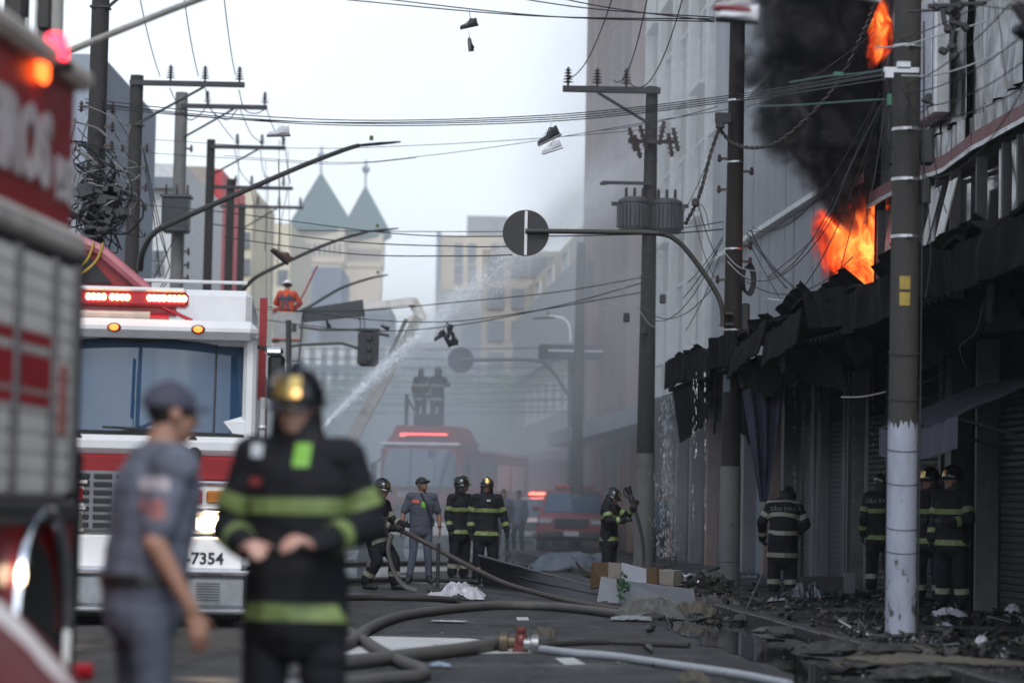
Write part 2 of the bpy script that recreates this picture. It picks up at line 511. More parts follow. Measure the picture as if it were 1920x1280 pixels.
def graph_vol(name, build, step):
    m = bpy.data.materials.new(name); m.use_nodes = True
    N, L = m.node_tree.nodes, m.node_tree.links
    N.clear()
    o = N.new('ShaderNodeOutputMaterial'); v = N.new('ShaderNodeVolumePrincipled')
    tc = N.new('ShaderNodeTexCoord'); se = N.new('ShaderNodeSeparateXYZ'); L.new(tc.outputs['Object'], se.inputs[0])
    class E:
        pos = tc.outputs['Object']; x, y, z = se.outputs[0], se.outputs[1], se.outputs[2]
        vol = v
        @staticmethod
        def op(k, a, b_=None, c=None, clamp=False):
            n = N.new('ShaderNodeMath'); n.operation = k; n.use_clamp = clamp
            for i, q in enumerate((a, b_, c)):
                if q is None: continue
                if isinstance(q, (int, float)): n.inputs[i].default_value = q
                else: L.new(q, n.inputs[i])
            return n.outputs[0]
        @staticmethod
        def rng(a, i0, i1, o0, o1, smooth=False):
            n = N.new('ShaderNodeMapRange')
            if smooth: n.interpolation_type = 'SMOOTHSTEP'
            for i, q in enumerate((i0, i1, o0, o1)): n.inputs[i + 1].default_value = q
            L.new(a, n.inputs[0]); return n.outputs[0]
        @staticmethod
        def curve(a, pts):
            n = N.new('ShaderNodeFloatCurve'); c = n.mapping.curves[0]
            while len(c.points) < len(pts): c.points.new(0.5, 0.5)
            for p, (x, y) in zip(c.points, pts): p.location = (x, y)
            n.mapping.update(); L.new(a, n.inputs['Value']); return n.outputs[0]
        @staticmethod
        def noise(sc, det=5, ro=0.6, dist=0.0, scale=(1, 1, 1), vec=None):
            mp = N.new('ShaderNodeMapping'); mp.inputs['Scale'].default_value = scale
            L.new(vec or tc.outputs['Object'], mp.inputs[0])
            n = N.new('ShaderNodeTexNoise'); n.inputs['Scale'].default_value = sc; n.inputs['Detail'].default_value = det; n.inputs['Roughness'].default_value = ro; n.inputs['Distortion'].default_value = dist
            L.new(mp.outputs[0], n.inputs['Vector']); return n.outputs[0]
        @staticmethod
        def ramp(a, stops):
            n = N.new('ShaderNodeValToRGB'); e = n.color_ramp.elements
            while len(e) < len(stops): e.new(0.5)
            for q, (p, c) in zip(e, stops): q.position = p; q.color = (*c, 1)
            L.new(a, n.inputs[0]); return n.outputs[0]
        @staticmethod
        def to(sock, o_): L.new(o_, v.inputs[sock])
    build(E)
    L.new(v.outputs[0], o.inputs['Volume'])
    m.cycles.volume_step_rate = step
    return m

def soft_smoke(dx, dy, dz, dens, col, sc, lowz=False):
    def f(E):
        ex = E.op('DIVIDE', E.x, dx / 2); ey = E.op('DIVIDE', E.y, dy / 2); ez = E.op('DIVIDE', E.z, dz / 2)
        r = E.op('SQRT', E.op('ADD', E.op('ADD', E.op('MULTIPLY', ex, ex), E.op('MULTIPLY', ey, ey)), E.op('MULTIPLY', ez, ez)))
        fall = E.rng(r, 0.35, 1.0, 1, 0, True)
        n = E.rng(E.noise(sc, 3, 0.55, 0.3), 0.38, 0.66, 0.15, 1.0)
        E.to('Density', E.op('MULTIPLY', E.op('MULTIPLY', fall, n), dens))
        E.vol.inputs['Color'].default_value = (*col, 1)
        E.vol.inputs['Anisotropy'].default_value = 0.1
    return f
# veil of smoke over the street beyond the firefighters
D_ = (22, 62, 19)
tag(vol_box('street_smoke', W(1.5, 89, 0.3), D_, graph_vol('street_smoke', soft_smoke(*D_, 0.1, (0.87, 0.94, 1.0), 0.16), 0.7), (0, 0, SY)), kind='stuff')
D_ = (9, 30, 20)
tag(vol_box('facade_smoke', W(7.2, 58, 8.5), D_, graph_vol('facade_smoke', soft_smoke(*D_, 0.085, (0.95, 0.975, 1.0), 0.3), 0.7), (0, 0, SY)), kind='stuff')
D_ = (6, 12, 4.2)
tag(vol_box('shop_smoke', W(7.6, 44, 1.2), D_, graph_vol('shop_smoke', soft_smoke(*D_, 0.06, (0.9, 0.95, 1.0), 0.5), 0.6), (0, 0, SY)), kind='stuff')

D_ = (150, 160, 74)
tag(vol_box('drifting_smoke', W(0, 195, 14), D_, graph_vol('drifting_smoke', soft_smoke(*D_, 0.0055, (0.93, 0.96, 1.0), 0.03), 0.8), (0, 0, SY)), kind='stuff')
# black smoke plume rising from the burning window
PB = P(1590, 470, 41.6)
PH, PW = 9.0, 6.4
def plume(E):
    t = E.op('DIVIDE', E.op('ADD', E.z, PH / 2), PH)          # 0 at the window, 1 at the top
    px = 0.0084
    cxs = [(0.0, 1612), (0.09, 1592), (0.16, 1576), (0.25, 1550), (0.36, 1535), (0.48, 1525), (1.0, 1440)]
    rs = [(0.0, 18), (0.06, 42), (0.12, 72), (0.22, 105), (0.36, 122), (0.5, 138), (1.0, 270)]
    cx_ = E.op('MULTIPLY', E.op('SUBTRACT', E.curve(t, [(a, (b_ - 1300) / 400) for a, b_ in cxs]), (1590 - 1300) / 400), 400 * px)
    r_ = E.op('MULTIPLY', E.curve(t, [(a, b_ / 400) for a, b_ in rs]), 400 * px)
    dx = E.op('SUBTRACT', E.x, cx_)
    dy = E.y
    d = E.op('SQRT', E.op('ADD', E.op('MULTIPLY', dx, dx), E.op('MULTIPLY', dy, dy)))
    q = E.op('DIVIDE', d, r_)
    n = E.noise(1.1, 8, 0.6, 0.6)
    n2 = E.noise(0.5, 3, 0.5, 0.2)
    k = E.op('ADD', E.op('SUBTRACT', 1.05, q), E.op('MULTIPLY', E.op('SUBTRACT', n, 0.5), 2.6))
    k = E.op('ADD', k, E.op('MULTIPLY', E.op('SUBTRACT', n2, 0.5), 1.5))
    k = E.rng(k, 0.0, 0.75, 0, 1, True)
    lim = E.rng(t, 0.0, 0.05, 0, 1)
    lim2 = E.rng(t, 0.8, 1.0, 1, 0)
    halo = E.rng(E.op('ADD', E.op('SUBTRACT', 1.45, q), E.op('MULTIPLY', E.op('SUBTRACT', n, 0.5), 3.0)), 0.0, 1.1, 0, 0.1, True)
    kk = E.op('MAXIMUM', E.op('MULTIPLY', k, E.rng(n2, .35, .65, .45, 1.3)), halo)
    E.to('Density', E.op('MULTIPLY', E.op('MULTIPLY', E.op('MULTIPLY', kk, lim), lim2), 7.0))
    lump = E.noise(1.7, 6, 0.62, 1.0)
    E.to('Color', E.ramp(E.rng(lump, .36, .64, 0, 1), [(0.0, (0.02, 0.019, 0.02)), (0.5, (0.06, 0.055, 0.058)), (1.0, (0.24, 0.225, 0.225))]))
    E.vol.inputs['Anisotropy'].default_value = 0.0
tag(vol_box('black_smoke', (PB.x, PB.y, PB.z + PH / 2), (PW, 3.4, PH), graph_vol('black_smoke', plume, 0.16)), kind='stuff')

def flame_mat(name, sx, sy, sz, strength, sc, dens, up=0.0):
    def f(E):
        ex = E.op('DIVIDE', E.x, sx / 2); ey = E.op('DIVIDE', E.y, sy / 2); ez = E.op('DIVIDE', E.z, sz / 2)
        lean = E.op('ADD', ex, E.op('MULTIPLY', ez, up))
        r = E.op('SQRT', E.op('ADD', E.op('ADD', E.op('MULTIPLY', lean, lean), E.op('MULTIPLY', ey, ey)), E.op('MULTIPLY', ez, ez)))
        n = E.noise(sc, 9, 0.62, 1.6, (1, 1, 0.62))
        b_ = E.noise(sc * 0.45, 4, 0.5, 0.6, (1, 1, 0.6))
        k = E.op('ADD', E.op('SUBTRACT', 0.78, r), E.op('MULTIPLY', E.op('SUBTRACT', b_, 0.5), 2.2), )
        k = E.op('ADD', k, E.op('MULTIPLY', E.op('SUBTRACT', n, 0.5), 1.3))
        k = E.rng(k, 0.0, 0.5, 0, 1, True)
        heat = E.op('ADD', E.op('MULTIPLY', n, 1.0), E.op('MULTIPLY', E.op('SUBTRACT', 0.62, r), 0.3))
        hot = E.rng(heat, 0.40, 0.64, 0, 1)
        E.to('Density', E.op('MULTIPLY', k, dens))
        E.vol.inputs['Color'].default_value = (0.02, 0.01, 0.01, 1)
        E.to('Emission Color', E.ramp(hot, [(0.0, (0.03, 0.002, 0.001)), (0.28, (0.5, 0.02, 0.006)), (0.5, (1.0, 0.065, 0.012)), (0.74, (1.0, 0.14, 0.018)), (1.0, (1.0, 0.38, 0.075))]))
        s = E.ramp(hot, [(0.0, (0.15,) * 3), (0.45, (0.7,) * 3), (0.75, (1.15,) * 3), (1.0, (1.9,) * 3)])
        E.to('Emission Strength', E.op('MULTIPLY', E.op('MULTIPLY', k, s), strength))
    return f
fs = (1.7, 1.4, 2.3)
tag(vol_box('flames', P(1622, 458, 41.9), fs, graph_vol('flames', flame_mat('flames', *fs, 15, 2.6, 10.0, 0.25), 0.1)), kind='stuff')
fs = (0.5, 0.6, 1.3)
tag(vol_box('flames', P(1650, 48, 39.6), fs, graph_vol('flames_upper', flame_mat('flames', *fs, 11, 3.2, 12.0, 0.1), 0.16)), kind='stuff')
# ================================================================ buildings
burnt = M('burnt_wall', (0.02, 0.019, 0.019), 0.85, spec=0.15, dirt=0.4, dirtcol=(0.01, 0.01, 0.01), bump=0.5, scale=2)
soot = M('sooty_metal', (0.008, 0.008, 0.0085), 0.85, metal=0.0, spec=0.06, dirt=0.4, dirtcol=(0.008, 0.008, 0.008), bump=0.3, scale=3)
crumpled = M('crumpled_metal', (0.36, 0.36, 0.37), 0.3, metal=0.85, var=0.35, scale=2.2, dirt=0.75, dirtcol=(0.03, 0.03, 0.03), stretch=(1, 1, 0.3), bump=0.25, bscale=14)
redtrim = M('dull_red_trim', (0.15, 0.04, 0.045), 0.5, dirt=0.3, dirtcol=(0.06, 0.03, 0.03))
darkglass = glass('dark_glass', (0.015, 0.017, 0.02), 0.08)
poster = M('poster_print', (0.42, 0.42, 0.5), 0.35, var=0.3, scale=0.9, stretch=(1, 1, 1.6))
alum = M('aluminium', (0.55, 0.55, 0.56), 0.35, metal=0.8, dirt=0.3)
shutterm = M('shutter_steel', (0.05, 0.05, 0.053), 0.55, metal=0.2, spec=0.3, dirt=0.45, dirtcol=(0.03, 0.028, 0.026), scale=2)
tarp = M('navy_cloth', (0.028, 0.03, 0.055), 0.7, var=0.3)
awncloth = M('awning_cloth', (0.075, 0.07, 0.1), 0.75, var=0.25, scale=2, dirt=0.3)
postm = M('dark_post', (0.035, 0.035, 0.037), 0.5, dirt=0.4)
palepost = M('pale_post', (0.2, 0.2, 0.2), 0.5, dirt=0.4)

def sheet_part(name, u, v0, v1, z0, z1, mat, root, seed, amp=0.04, warp=None, nu=16, nz=16, th=0.012):
    def f(a, b_):
        v, z = v0 + (v1 - v0) * a, z0 + (z1 - z0) * b_
        e = min(1, 6 * min(a, 1 - a) + 0.2)
        w = (abs(n3(v * 2.6 + seed, z * 0.5, seed)) - 0.25) * amp * 2.4 + n3(v * 7.0, z * 1.3, seed + 3) * amp * 0.8 + n3(v * 2.0, z * 2.0, seed + 9) * amp
        du = w * e
        if warp:
            q = warp(a, b_); return W(u - du + q[0], v + q[1], z + q[2])
        return W(u - du, v, z)
    return solid_sheet(f, nu, nz, th).build(name, mat, root, world=True, smooth=50)

def wbox(mb, u0, u1, v0, v1, z0, z1, bev=0.0):
    return mb.box(W((u0 + u1) / 2, (v0 + v1) / 2, (z0 + z1) / 2), (abs(u1 - u0), abs(v1 - v0), abs(z1 - z0)), SROT, bev)

def wpart(name, mat, root, *boxes, bev=0.0):
    q = MB()
    for b_ in boxes: wbox(q, *b_, bev=bev)
    return q.build(name, mat, root, world=True)

# ---- burning shop building
A = empty('shop_building', W(8.2, 32, 0), SY, 'burning shop building clad in crumpled silver sheets, black smoke rising from its window', 'building')
wpart('wall', burnt, A, (8.6, 20, 10, 45.0, 0, 21))
seams = [22.0, 25.5, 29.0, 31.9, 33.85, 34.95, 36.4, 37.7, 39.2, 40.5]
for i in range(len(seams) - 1):
    a, b_ = seams[i] + 0.015, seams[i + 1] - 0.015
    off = 0.1 if i in (4,) else 0.0
    am = 0.06 if i not in (4,) else 0.03
    sheet_part('metal_panel', 8.26 + off, a, b_, 6.62, 9.6, crumpled, A, i * 3.1, am, nu=26, nz=26)
    sheet_part('metal_panel', 8.26 + off * 0.5, a, b_, 6.27, 6.6, crumpled, A, i * 5.3 + 40, am * 0.7, nu=20, nz=5)
    sheet_part('metal_panel', 8.27, a, b_, 9.63, 13, crumpled, A, i * 7.7 + 80, am, nu=10, nz=10)
    # warped dull red trim strip, then a pale lip under it
    for z0, z1, m_, uu, nm in ((6.08, 6.25, redtrim, 8.1, 'trim_strip'), (6.0, 6.06, alum, 8.06, 'lip')):
        sag = lambda x, y, a=a, b_=b_: (0, 0, -0.07 * max(0, 1 - abs((a + (b_ - a) * x) - 35.4) / 1.6))
        sheet_part(nm, uu, a, b_, z0, z1, m_, A, i + 200, 0.012, sag, 8, 2, 0.03)
# storey under the trim: dark glazing, peeled sheets, mullions, one sheet hanging askew
wpart('glazing', darkglass, A, (8.42, 8.5, 22, 40.5, 4.5, 5.98))
for i, (a, b_) in enumerate(((22.2, 24.5), (25, 28.4), (28.6, 30.8), (31.0, 31.9), (32.1, 32.6), (32.9, 33.25), (36.6, 37.4), (37.7, 39.0), (39.2, 40.4))):
    sheet_part('metal_panel', 8.3, a, b_, 4.45, 5.97, crumpled, A, i * 2.3 + 300, 0.05, nu=14, nz=20)
for v in (22.0, 24.8, 28.5, 30.9, 32.0, 32.75, 34.1, 35.6, 36.5, 37.55, 39.1, 40.5):
    wpart('mullion', postm, A, (8.2, 8.34, v - 0.04, v + 0.04, 4.4, 5.98))
for nm, m_, v, dz, th in (('loose_panel', M('peeling_white_sheet', (0.62, 0.62, 0.6), 0.4, dirt=0.5, dirtcol=(0.12, 0.1, 0.09), scale=5, stretch=(1, 1, 0.4)), 34.9, 0, 0.02), ('loose_panel', crumpled, 35.75, 0.1, 0.02)):
    lean = lambda x, y: (-0.12 * (1 - y), 0.85 * (1 - y) - 0.2, 0)
    sheet_part(nm, 8.05, v - 0.22, v + 0.22, 4.5 + dz, 5.75, m_, A, v, 0.012, lean, 8, 16, th)
# framed poster box
wpart('billboard', alum, A, (7.92, 8.14, 35.35, 37.25, 6.72, 8.45), bev=0.03)
wpart('poster', poster, A, (7.90, 7.915, 35.5, 37.1, 6.86, 8.3))
# burnt window with its frame bars
wpart('window_frame', soot, A, (8.2, 8.35, 40.6, 40.72, 4.4, 6.4), (8.2, 8.35, 41.35, 41.42, 4.4, 6.4), (8.2, 8.35, 44.4, 44.5, 4.4, 6.4), (8.2, 8.35, 40.72, 41.35, 6.3, 6.4), (8.2, 8.35, 41.42, 44.4, 6.3, 6.4))
sheet_part('trim_strip', 8.0, 40.6, 42.2, 6.42, 6.56, redtrim, A, 71, 0.04, None, 8, 2, 0.03)
for i in range(3):
    sheet_part('burnt_panel', 8.3, 40.6 + i * 1.45, 42.0 + i * 1.45, 6.6, 12, soot, A, 500 + i, 0.06, nu=10, nz=10)

# ---- marquee over the pavement
Q = A
cor = MB()
def corr(a, b_):
    v = 17 + 32 * a; u = 6.05 + 2.4 * b_
    return W(u, v, 3.50 + 0.03 * math.sin(v * 21) + 0.05 * n3(v * 0.6, u) + 0.25 * b_)
v_ = solid_sheet(corr, 640, 3, 0.02)
o = v_.build('marquee_soffit', soot, Q, world=True, smooth=50)
for i in range(11):
    v0 = 17 + i * 2.9
    dz = 0.3 * n3(i * 1.7, 4.3)
    tilt = 0.45 * n3(i * 2.9, 8.2)
    w_ = lambda x, y, t=tilt, d=dz: (0.10 * (1 - y) * t * 5, 0, d + t * (x - 0.5))
    sheet_part('fascia_panel', 6.0, v0 + 0.01, v0 + 2.87, 3.55, 4.02, soot, Q, 600 + i, 0.06, w_, 20, 8, 0.03)
def top(a, b_):
    v = 17 + 32 * a; u = 6.02 + 2.2 * b_
    return W(u + .1 * n3(v * 1.1, 7), v, 3.98 + 0.3 * n3(v * 0.45, u) + .12 * n3(v * 1.9, u * 2) + 0.4 * b_)
solid_sheet(top, 140, 8, 0.04).build('marquee_roof', soot, Q, world=True)
for i, (v0, L_, up, dn) in enumerate(((20.5, 2.2, .5, .1), (24.8, 2.6, .2, .35), (28.0, 1.8, .45, .3), (31.5, 2.4, .3, .5), (34.5, 2.0, .42, .2), (37.2, 1.6, .1, .6), (44.6, 2.2, .1, .3), (46.9, 1.8, .1, .5))):
    w_ = lambda x, y, u_=up, d_=dn: (-.35 * y + .25 * (1 - y), .3 * (y - .5), u_ * .55 * y * (1.3 - x) - d_ * (1 - y) * x)
    sheet_part('buckled_sheet', 6.35, v0, v0 + L_, 3.7, 4.05, soot, Q, 820 + i, 0.07, w_, 20, 8, 0.015)
for i in range(8):
    v = 19 + i * 4
    q = MB(); q.tube([W(6.1, v, 3.56), W(8.5, v, 3.66)], 0.05, 6); q.build('bracket', soot, Q, world=True)
# sheets and battens drooping from the marquee
for i, (v0, v1, u, zt, drop, slope) in enumerate(((38.5, 41.5, 6.3, 3.5, 0.55, 0.5), (41.5, 44.5, 6.4, 3.5, 0.9, -0.4), (35.0, 38.0, 6.6, 3.45, 0.4, -0.3), (45, 48.6, 6.1, 3.5, 0.8, 0.2), (29, 32, 6.9, 3.5, 0.35, 0.3), (25.5, 28.5, 6.5, 3.5, 0.3, -0.2))):
    w_ = lambda x, y, d=drop, s=slope: (0.15 * (1 - y), 0, (y - 1) * d * s * (x - 0.5) * 2)
    sheet_part('drooping_sheet', u, v0, v1, zt - drop, zt, soot, Q, 700 + i, 0.07, w_, 16, 8, 0.015)
for (p, q_) in ((P(1578, 744, 38), P(1662, 734, 36.2)), (P(1735, 655, 33), P(1780, 640, 33.5)), (P(1715, 720, 34), P(1765, 700, 34.5)), (P(1440, 560, 40), P(1560, 563, 37.5)), (P(1480, 592, 40), P(1602, 560, 36.5))):
    q = MB(); pts = spline([p, (p + q_) / 2 + Vector((0, 0, -0.03)), q_], 6); q.tube(pts, 0.014, 6); q.build('batten', alum, Q, world=True)
rs_ = random.Random(5)
for i in range(46):      # burnt strips and cloth rags hanging along the marquee edge
    v = rs_.uniform(18, 48.5); L_ = rs_.uniform(.12, .75) * (1.3 if v > 35 else .8); w0 = rs_.uniform(.04, .5)
    uu = rs_.uniform(6.02, 7.6); zt = 3.56 + .1 * (uu - 6)
    def rag(a, b_, v=v, L_=L_, w0=w0, uu=uu, zt=zt, i=i):
        ww = w0 * (1 - (1 - b_) * rs_k * .8)
        return W(uu + .05 * n3(b_ * 4, i) , v + (a - .5) * ww + .12 * n3(b_ * 2, i, 3) * (1 - b_), zt - L_ * (1 - b_) * (1 - .25 * n3(a * 4, i * 2.0)))
    rs_k = rs_.random()
    solid_sheet(rag, 4, 6, .01).build('hanging_scrap', soot, Q, world=True, smooth=50)

# ---- ground-floor shop fronts of the burning building
def shutter(root, v0, v1, zt, slats=True, z0=0.13):
    holder = wpart('roller_shutter', soot, root, (8.34, 8.4, v0 + 0.05, v1 - 0.05, z0, zt))
    n = int((zt - z0) / 0.085)
    if slats:
        mb = MB(); L = v1 - v0 - 0.1
        mb.tube([Vector((0, -L / 2, 0)), Vector((0, L / 2, 0))], 0.043, 6, sq=(1.0, 0.5), up=Vector((0, 0, 1)))
        me = mb.mesh('slat', shutterm)
        for k in range(n):
            s = link('slat', me, holder, W(8.325 + random.uniform(-0.004, 0.004), (v0 + v1) / 2, z0 + 0.045 + k * 0.085), (0, random.uniform(-0.1, 0.1), SY))
            s.matrix_parent_inverse = wmat(holder).inverted()
    else:
        q = MB()
        for k in range(n):
            q.tube([W(8.325, v0 + 0.05, z0 + 0.045 + k * 0.085), W(8.325, v1 - 0.05, z0 + 0.045 + k * 0.085)], 0.043, 5, sq=(1, 0.5))
        tag(q.build('slats', shutterm, holder, world=True), kind='stuff')
    return holder
shutter(A, 31.0, 33.1, 2.95); shutter(A, 35.6, 38.2, 3.1); shutter(A, 39.0, 41.6, 2.9)
for v0 in (24.5, 27.6, 42.4, 45.4, 48.4): shutter(A, v0, v0 + 2.4, 2.9, False)
for v, m_, w_ in ((30.8, postm, .2), (33.35, palepost, .1), (34.9, postm, .35), (35.4, postm, .15), (38.6, palepost, .12), (38.85, postm, .25), (41.9, palepost, .1), (42.2, postm, .3), (45.0, palepost, .1), (45.2, postm, .2), (48.1, postm, .3)):
    wpart('column', m_, A, (8.05, 8.33, v - w_ / 2, v + w_ / 2, 0.12, 3.55))
wpart('shop_recess', burnt, A, (8.38, 8.6, 20, 52, 0.1, 3.7))
# thin pale posts standing under the marquee and stallriser boxes
for px, D in ((1503, 41), (1532, 41.5), (1590, 40), (1622, 40)):
    b0 = P(px, 1080, D); q = MB(); q.box((b0.x, b0.y, 1.8), (0.05, 0.05, 3.3)); q.build('prop_post', palepost if px in (1532, 1622) else postm, A, world=True)

# hanging navy cloth and two fabric awnings
def cloth(a, b_):
    p0, p1, p2, p3 = P(1400, 940, 40.5), P(1440, 945, 40.5), P(1470, 730, 40.2), P(1392, 735, 40.6)
    lo = p0.lerp(p1, a) ; hi = p3.lerp(p2, a)
    lo = P(1425 + 14 * a, 940, 40.5)
    p = lo.lerp(hi, b_)
    f = math.sin(a * 17 + b_ * 2) * 0.05 * (0.4 + b_) + n3(a * 3, b_ * 2, 2) * 0.06
    return p + Vector((0.0, f, 0.05 * math.sin(a * 9) * b_))
tag(solid_sheet(cloth, 24, 24, 0.006).build('hanging_tarpaulin', tarp, smooth=60), 'navy tarpaulin hanging in a triangle beside the second utility pole under the marquee', 'tarpaulin')
aw = empty('fabric_awning', W(8.1, 31, 2.4), SY, 'faded violet cloth awning sagging over the rightmost shutter', 'awning')
def awf(a, b_):
    v = 29.5 + 4.3 * a; 
    return W(8.15 - 1.25 * b_, v, 2.98 - 0.55 * b_ - 0.1 * b_ * math.sin(a * 3.1) + 0.04 * n3(v * 2, b_ * 3))
solid_sheet(awf, 30, 10, 0.008).build('canopy', awncloth, aw, world=True, smooth=60)
def awv(a, b_):
    v = 29.5 + 4.3 * a
    return W(6.89 + 0.02 * math.sin(v * 9), v, 2.42 - 0.1 * math.sin(a * 3.1) - 0.36 * b_ * (1 - 0.9 * max(0, 1 - abs(a - 0.55) * 14)))
solid_sheet(awv, 60, 4, 0.006).build('valance', awncloth, aw, world=True, smooth=60)
for v in (29.6, 31.7, 33.7):
    q = MB(); q.tube([W(8.1, v, 2.1), W(6.92, v, 2.4)], 0.018, 6); q.build('arm', postm, aw, world=True)

# ---- generic street building with windows set in its street face
def windows(root, u, spots, w, h, fm, gm, face='u', sill=True, sub=None):
    """spots = list of (v, z). Shared meshes; each window is a part and its pane a sub-part."""
    fr = MB()
    for s in (-1, 1):
        fr.box((0, s * (w / 2 - 0.03), 0), (0.12, 0.06, h)); fr.box((0, 0, s * (h / 2 - 0.03)), (0.12, w - 0.12, 0.06))
    fr.box((0, 0, 0), (0.08, 0.05, h - 0.12))
    if sill: fr.box((-0.1, 0, -h / 2 - 0.05), (0.3, w + 0.2, 0.09))
    fme = fr.mesh('window', fm)
    pn = MB(); pn.box((0.04, 0, 0), (0.02, w - 0.1, h - 0.1)); pme = pn.mesh('pane', gm)
    for v, z in spots:
        loc, rz = (W(u - 0.03, v, z), SY) if face == 'u' else ((W(v, u - 0.03, z), SY + math.pi / 2) if face == 'v' else (W(u + 0.03, v, z), SY + math.pi))
        o = link('window', fme, root, loc, (0, 0, rz)); o.matrix_parent_inverse = wmat(root).inverted()
        p = link('pane', pme, o, (0, 0, 0))

farglass = glass('far_glass', (0.10, 0.12, 0.15), 0.15)
pale = M('pale_cladding', (0.24, 0.25, 0.275), 0.5, var=0.25, dirt=0.6, dirtcol=(0.12, 0.12, 0.135), scale=1.2, stretch=(1, 1, 0.25))
beige = M('beige_render', (0.36, 0.315, 0.26), 0.8, dirt=0.25, dirtcol=(0.25, 0.22, 0.2), scale=0.8)
mauve = M('mauve_render', (0.15, 0.062, 0.055), 0.85, dirt=0.35, dirtcol=(0.07, 0.045, 0.045), scale=0.5, stretch=(1, 1, 0.3))
mauve2 = M('mauve_rib', (0.22, 0.115, 0.095), 0.8, dirt=0.2)
white = M('white_trim', (0.7, 0.7, 0.68), 0.6, dirt=0.2)
grey = M('grey_render', (0.2, 0.22, 0.25), 0.8, dirt=0.3, dirtcol=(0.13, 0.14, 0.16), scale=0.6)
cream = M('cream_render', (0.62, 0.56, 0.42), 0.8, dirt=0.2, dirtcol=(0.4, 0.36, 0.28), scale=0.4)
concrete = M('concrete_wall', (0.3, 0.29, 0.28), 0.85, dirt=0.3, scale=0.8)
terracotta = M('terracotta_post', (0.3, 0.17, 0.12), 0.7, dirt=0.3)

B = empty('panel_clad_building', W(8.2, 53, 0), SY, 'pale panel-clad building next to the burning shop, veiled in thin smoke', 'building')
wpart('wall', concrete, B, (8.5, 20, 45.05, 60, 0, 24))
pm = MB(); pm.box((0, 0, 0), (0.08, 0.97, 2.9), bev=0.02); pme = pm.mesh('cladding_panel', pale)
for i in range(15):
    for k in range(4):
        o = link('cladding_panel', pme, B, W(8.42 + random.uniform(-0.015, 0.015), 45.6 + i, 5.5 + k * 2.95), (0, 0, SY + random.uniform(-0.01, 0.01))); o.matrix_parent_inverse = wmat(B).inverted()
for k in range(5): wpart('string_course', white, B, (8.2, 8.5, 45.1, 60, 3.9 + k * 2.95, 4.0 + k * 2.95))
C_ = empty('beige_building', W(8.2, 66, 0), SY, 'tall beige building with slanting window sills beyond the pale panelled one', 'building')
wpart('wall', beige, C_, (8.4, 20, 60.05, 73, 0, 26))
windows(C_, 8.4, [(62 + 3.1 * i, 6 + 3.1 * k) for i in range(4) for k in range(5)], 1.9, 1.8, white, farglass)
for v in (60.3, 63.5, 66.6, 69.7, 72.7): wpart('pilaster', white, C_, (8.2, 8.4, v - 0.2, v + 0.2, 3.9, 26))
T = empty('mauve_tower', W(8.2, 80, 0), SY, 'tall dull mauve tower with a paler corner strip past the beige building', 'building')
wpart('wall', mauve, T, (8.3, 20, 73.05, 88, 0, 30))
for v, m_, w_ in ((73.6, mauve2, .5), (76.5, mauve, .35), (79.5, mauve, .35), (82.5, mauve, .35), (85.2, mauve2, .5), (87.3, mauve2, .9)):
    wpart('rib', m_, T, (7.95, 8.3, v - w_, v + w_, 3.6, 30))
windows(T, 8.3, [(v, 5.2 + 2.9 * k) for k in range(8) for v in (75.0, 78.0, 81.0, 83.9, 86.3)], 0.9, 1.4, mauve2, farglass)
for k in range(9): wpart('ledge', mauve2, T, (8.12, 8.3, 74.15, 86.35, 3.9 + 2.9 * k, 4.05 + 2.9 * k))
# street-level fronts of these buildings
for root, v0, v1 in ((B, 49.5, 60), (C_, 60, 73), (T, 73, 88)):
    wpart('canopy', soot if root is B else grey, root, (6.9, 8.5, v0 + 0.05, v1 - 0.05, 3.3, 3.75))
    v = v0 + 0.3
    while v < v1 - 2:
        wpart('column', terracotta if int(v) % 2 else palepost, root, (8.0, 8.4, v, v + 0.3, 0.12, 3.3))
        wpart('shop_door', soot if int(v * 7) % 3 else grey, root, (8.2, 8.35, v + 0.4, v + 2.2, 0.12, 3.0))
        v += 2.6

# ---- beyond the tower: lower glazed block, then the street end
Lw = empty('glazed_block', W(8, 105, 0), SY, 'low block with a blue grey glazed band above beige walls behind the red pickup', 'building')
wpart('wall', beige, Lw, (8.3, 26, 90, 124, 0, 7.2))
wpart('upper_wall', cream, Lw, (8.5, 26, 90, 124, 7.21, 11.4))
bl = M('bluish_glazing', (0.18, 0.22, 0.27), 0.3, var=0.1)
wpart('glazed_band', bl, Lw, (8.0, 8.3, 90.2, 124, 7.0, 9.9))
windows(Lw, 8.5, [(95, 10.6), (101, 10.6), (108, 10.6), (115, 10.6)], 2.4, 0.9, white, farglass)
windows(Lw, 8.3, [(93 + 4 * i, 5.6) for i in range(7)], 1.4, 1.3, white, farglass)
wpart('shop_front', soot, Lw, (7.9, 8.3, 90.2, 118, 0.1, 2.9))
wpart('canopy', grey, Lw, (7.0, 8.3, 90.2, 118, 2.95, 3.25))

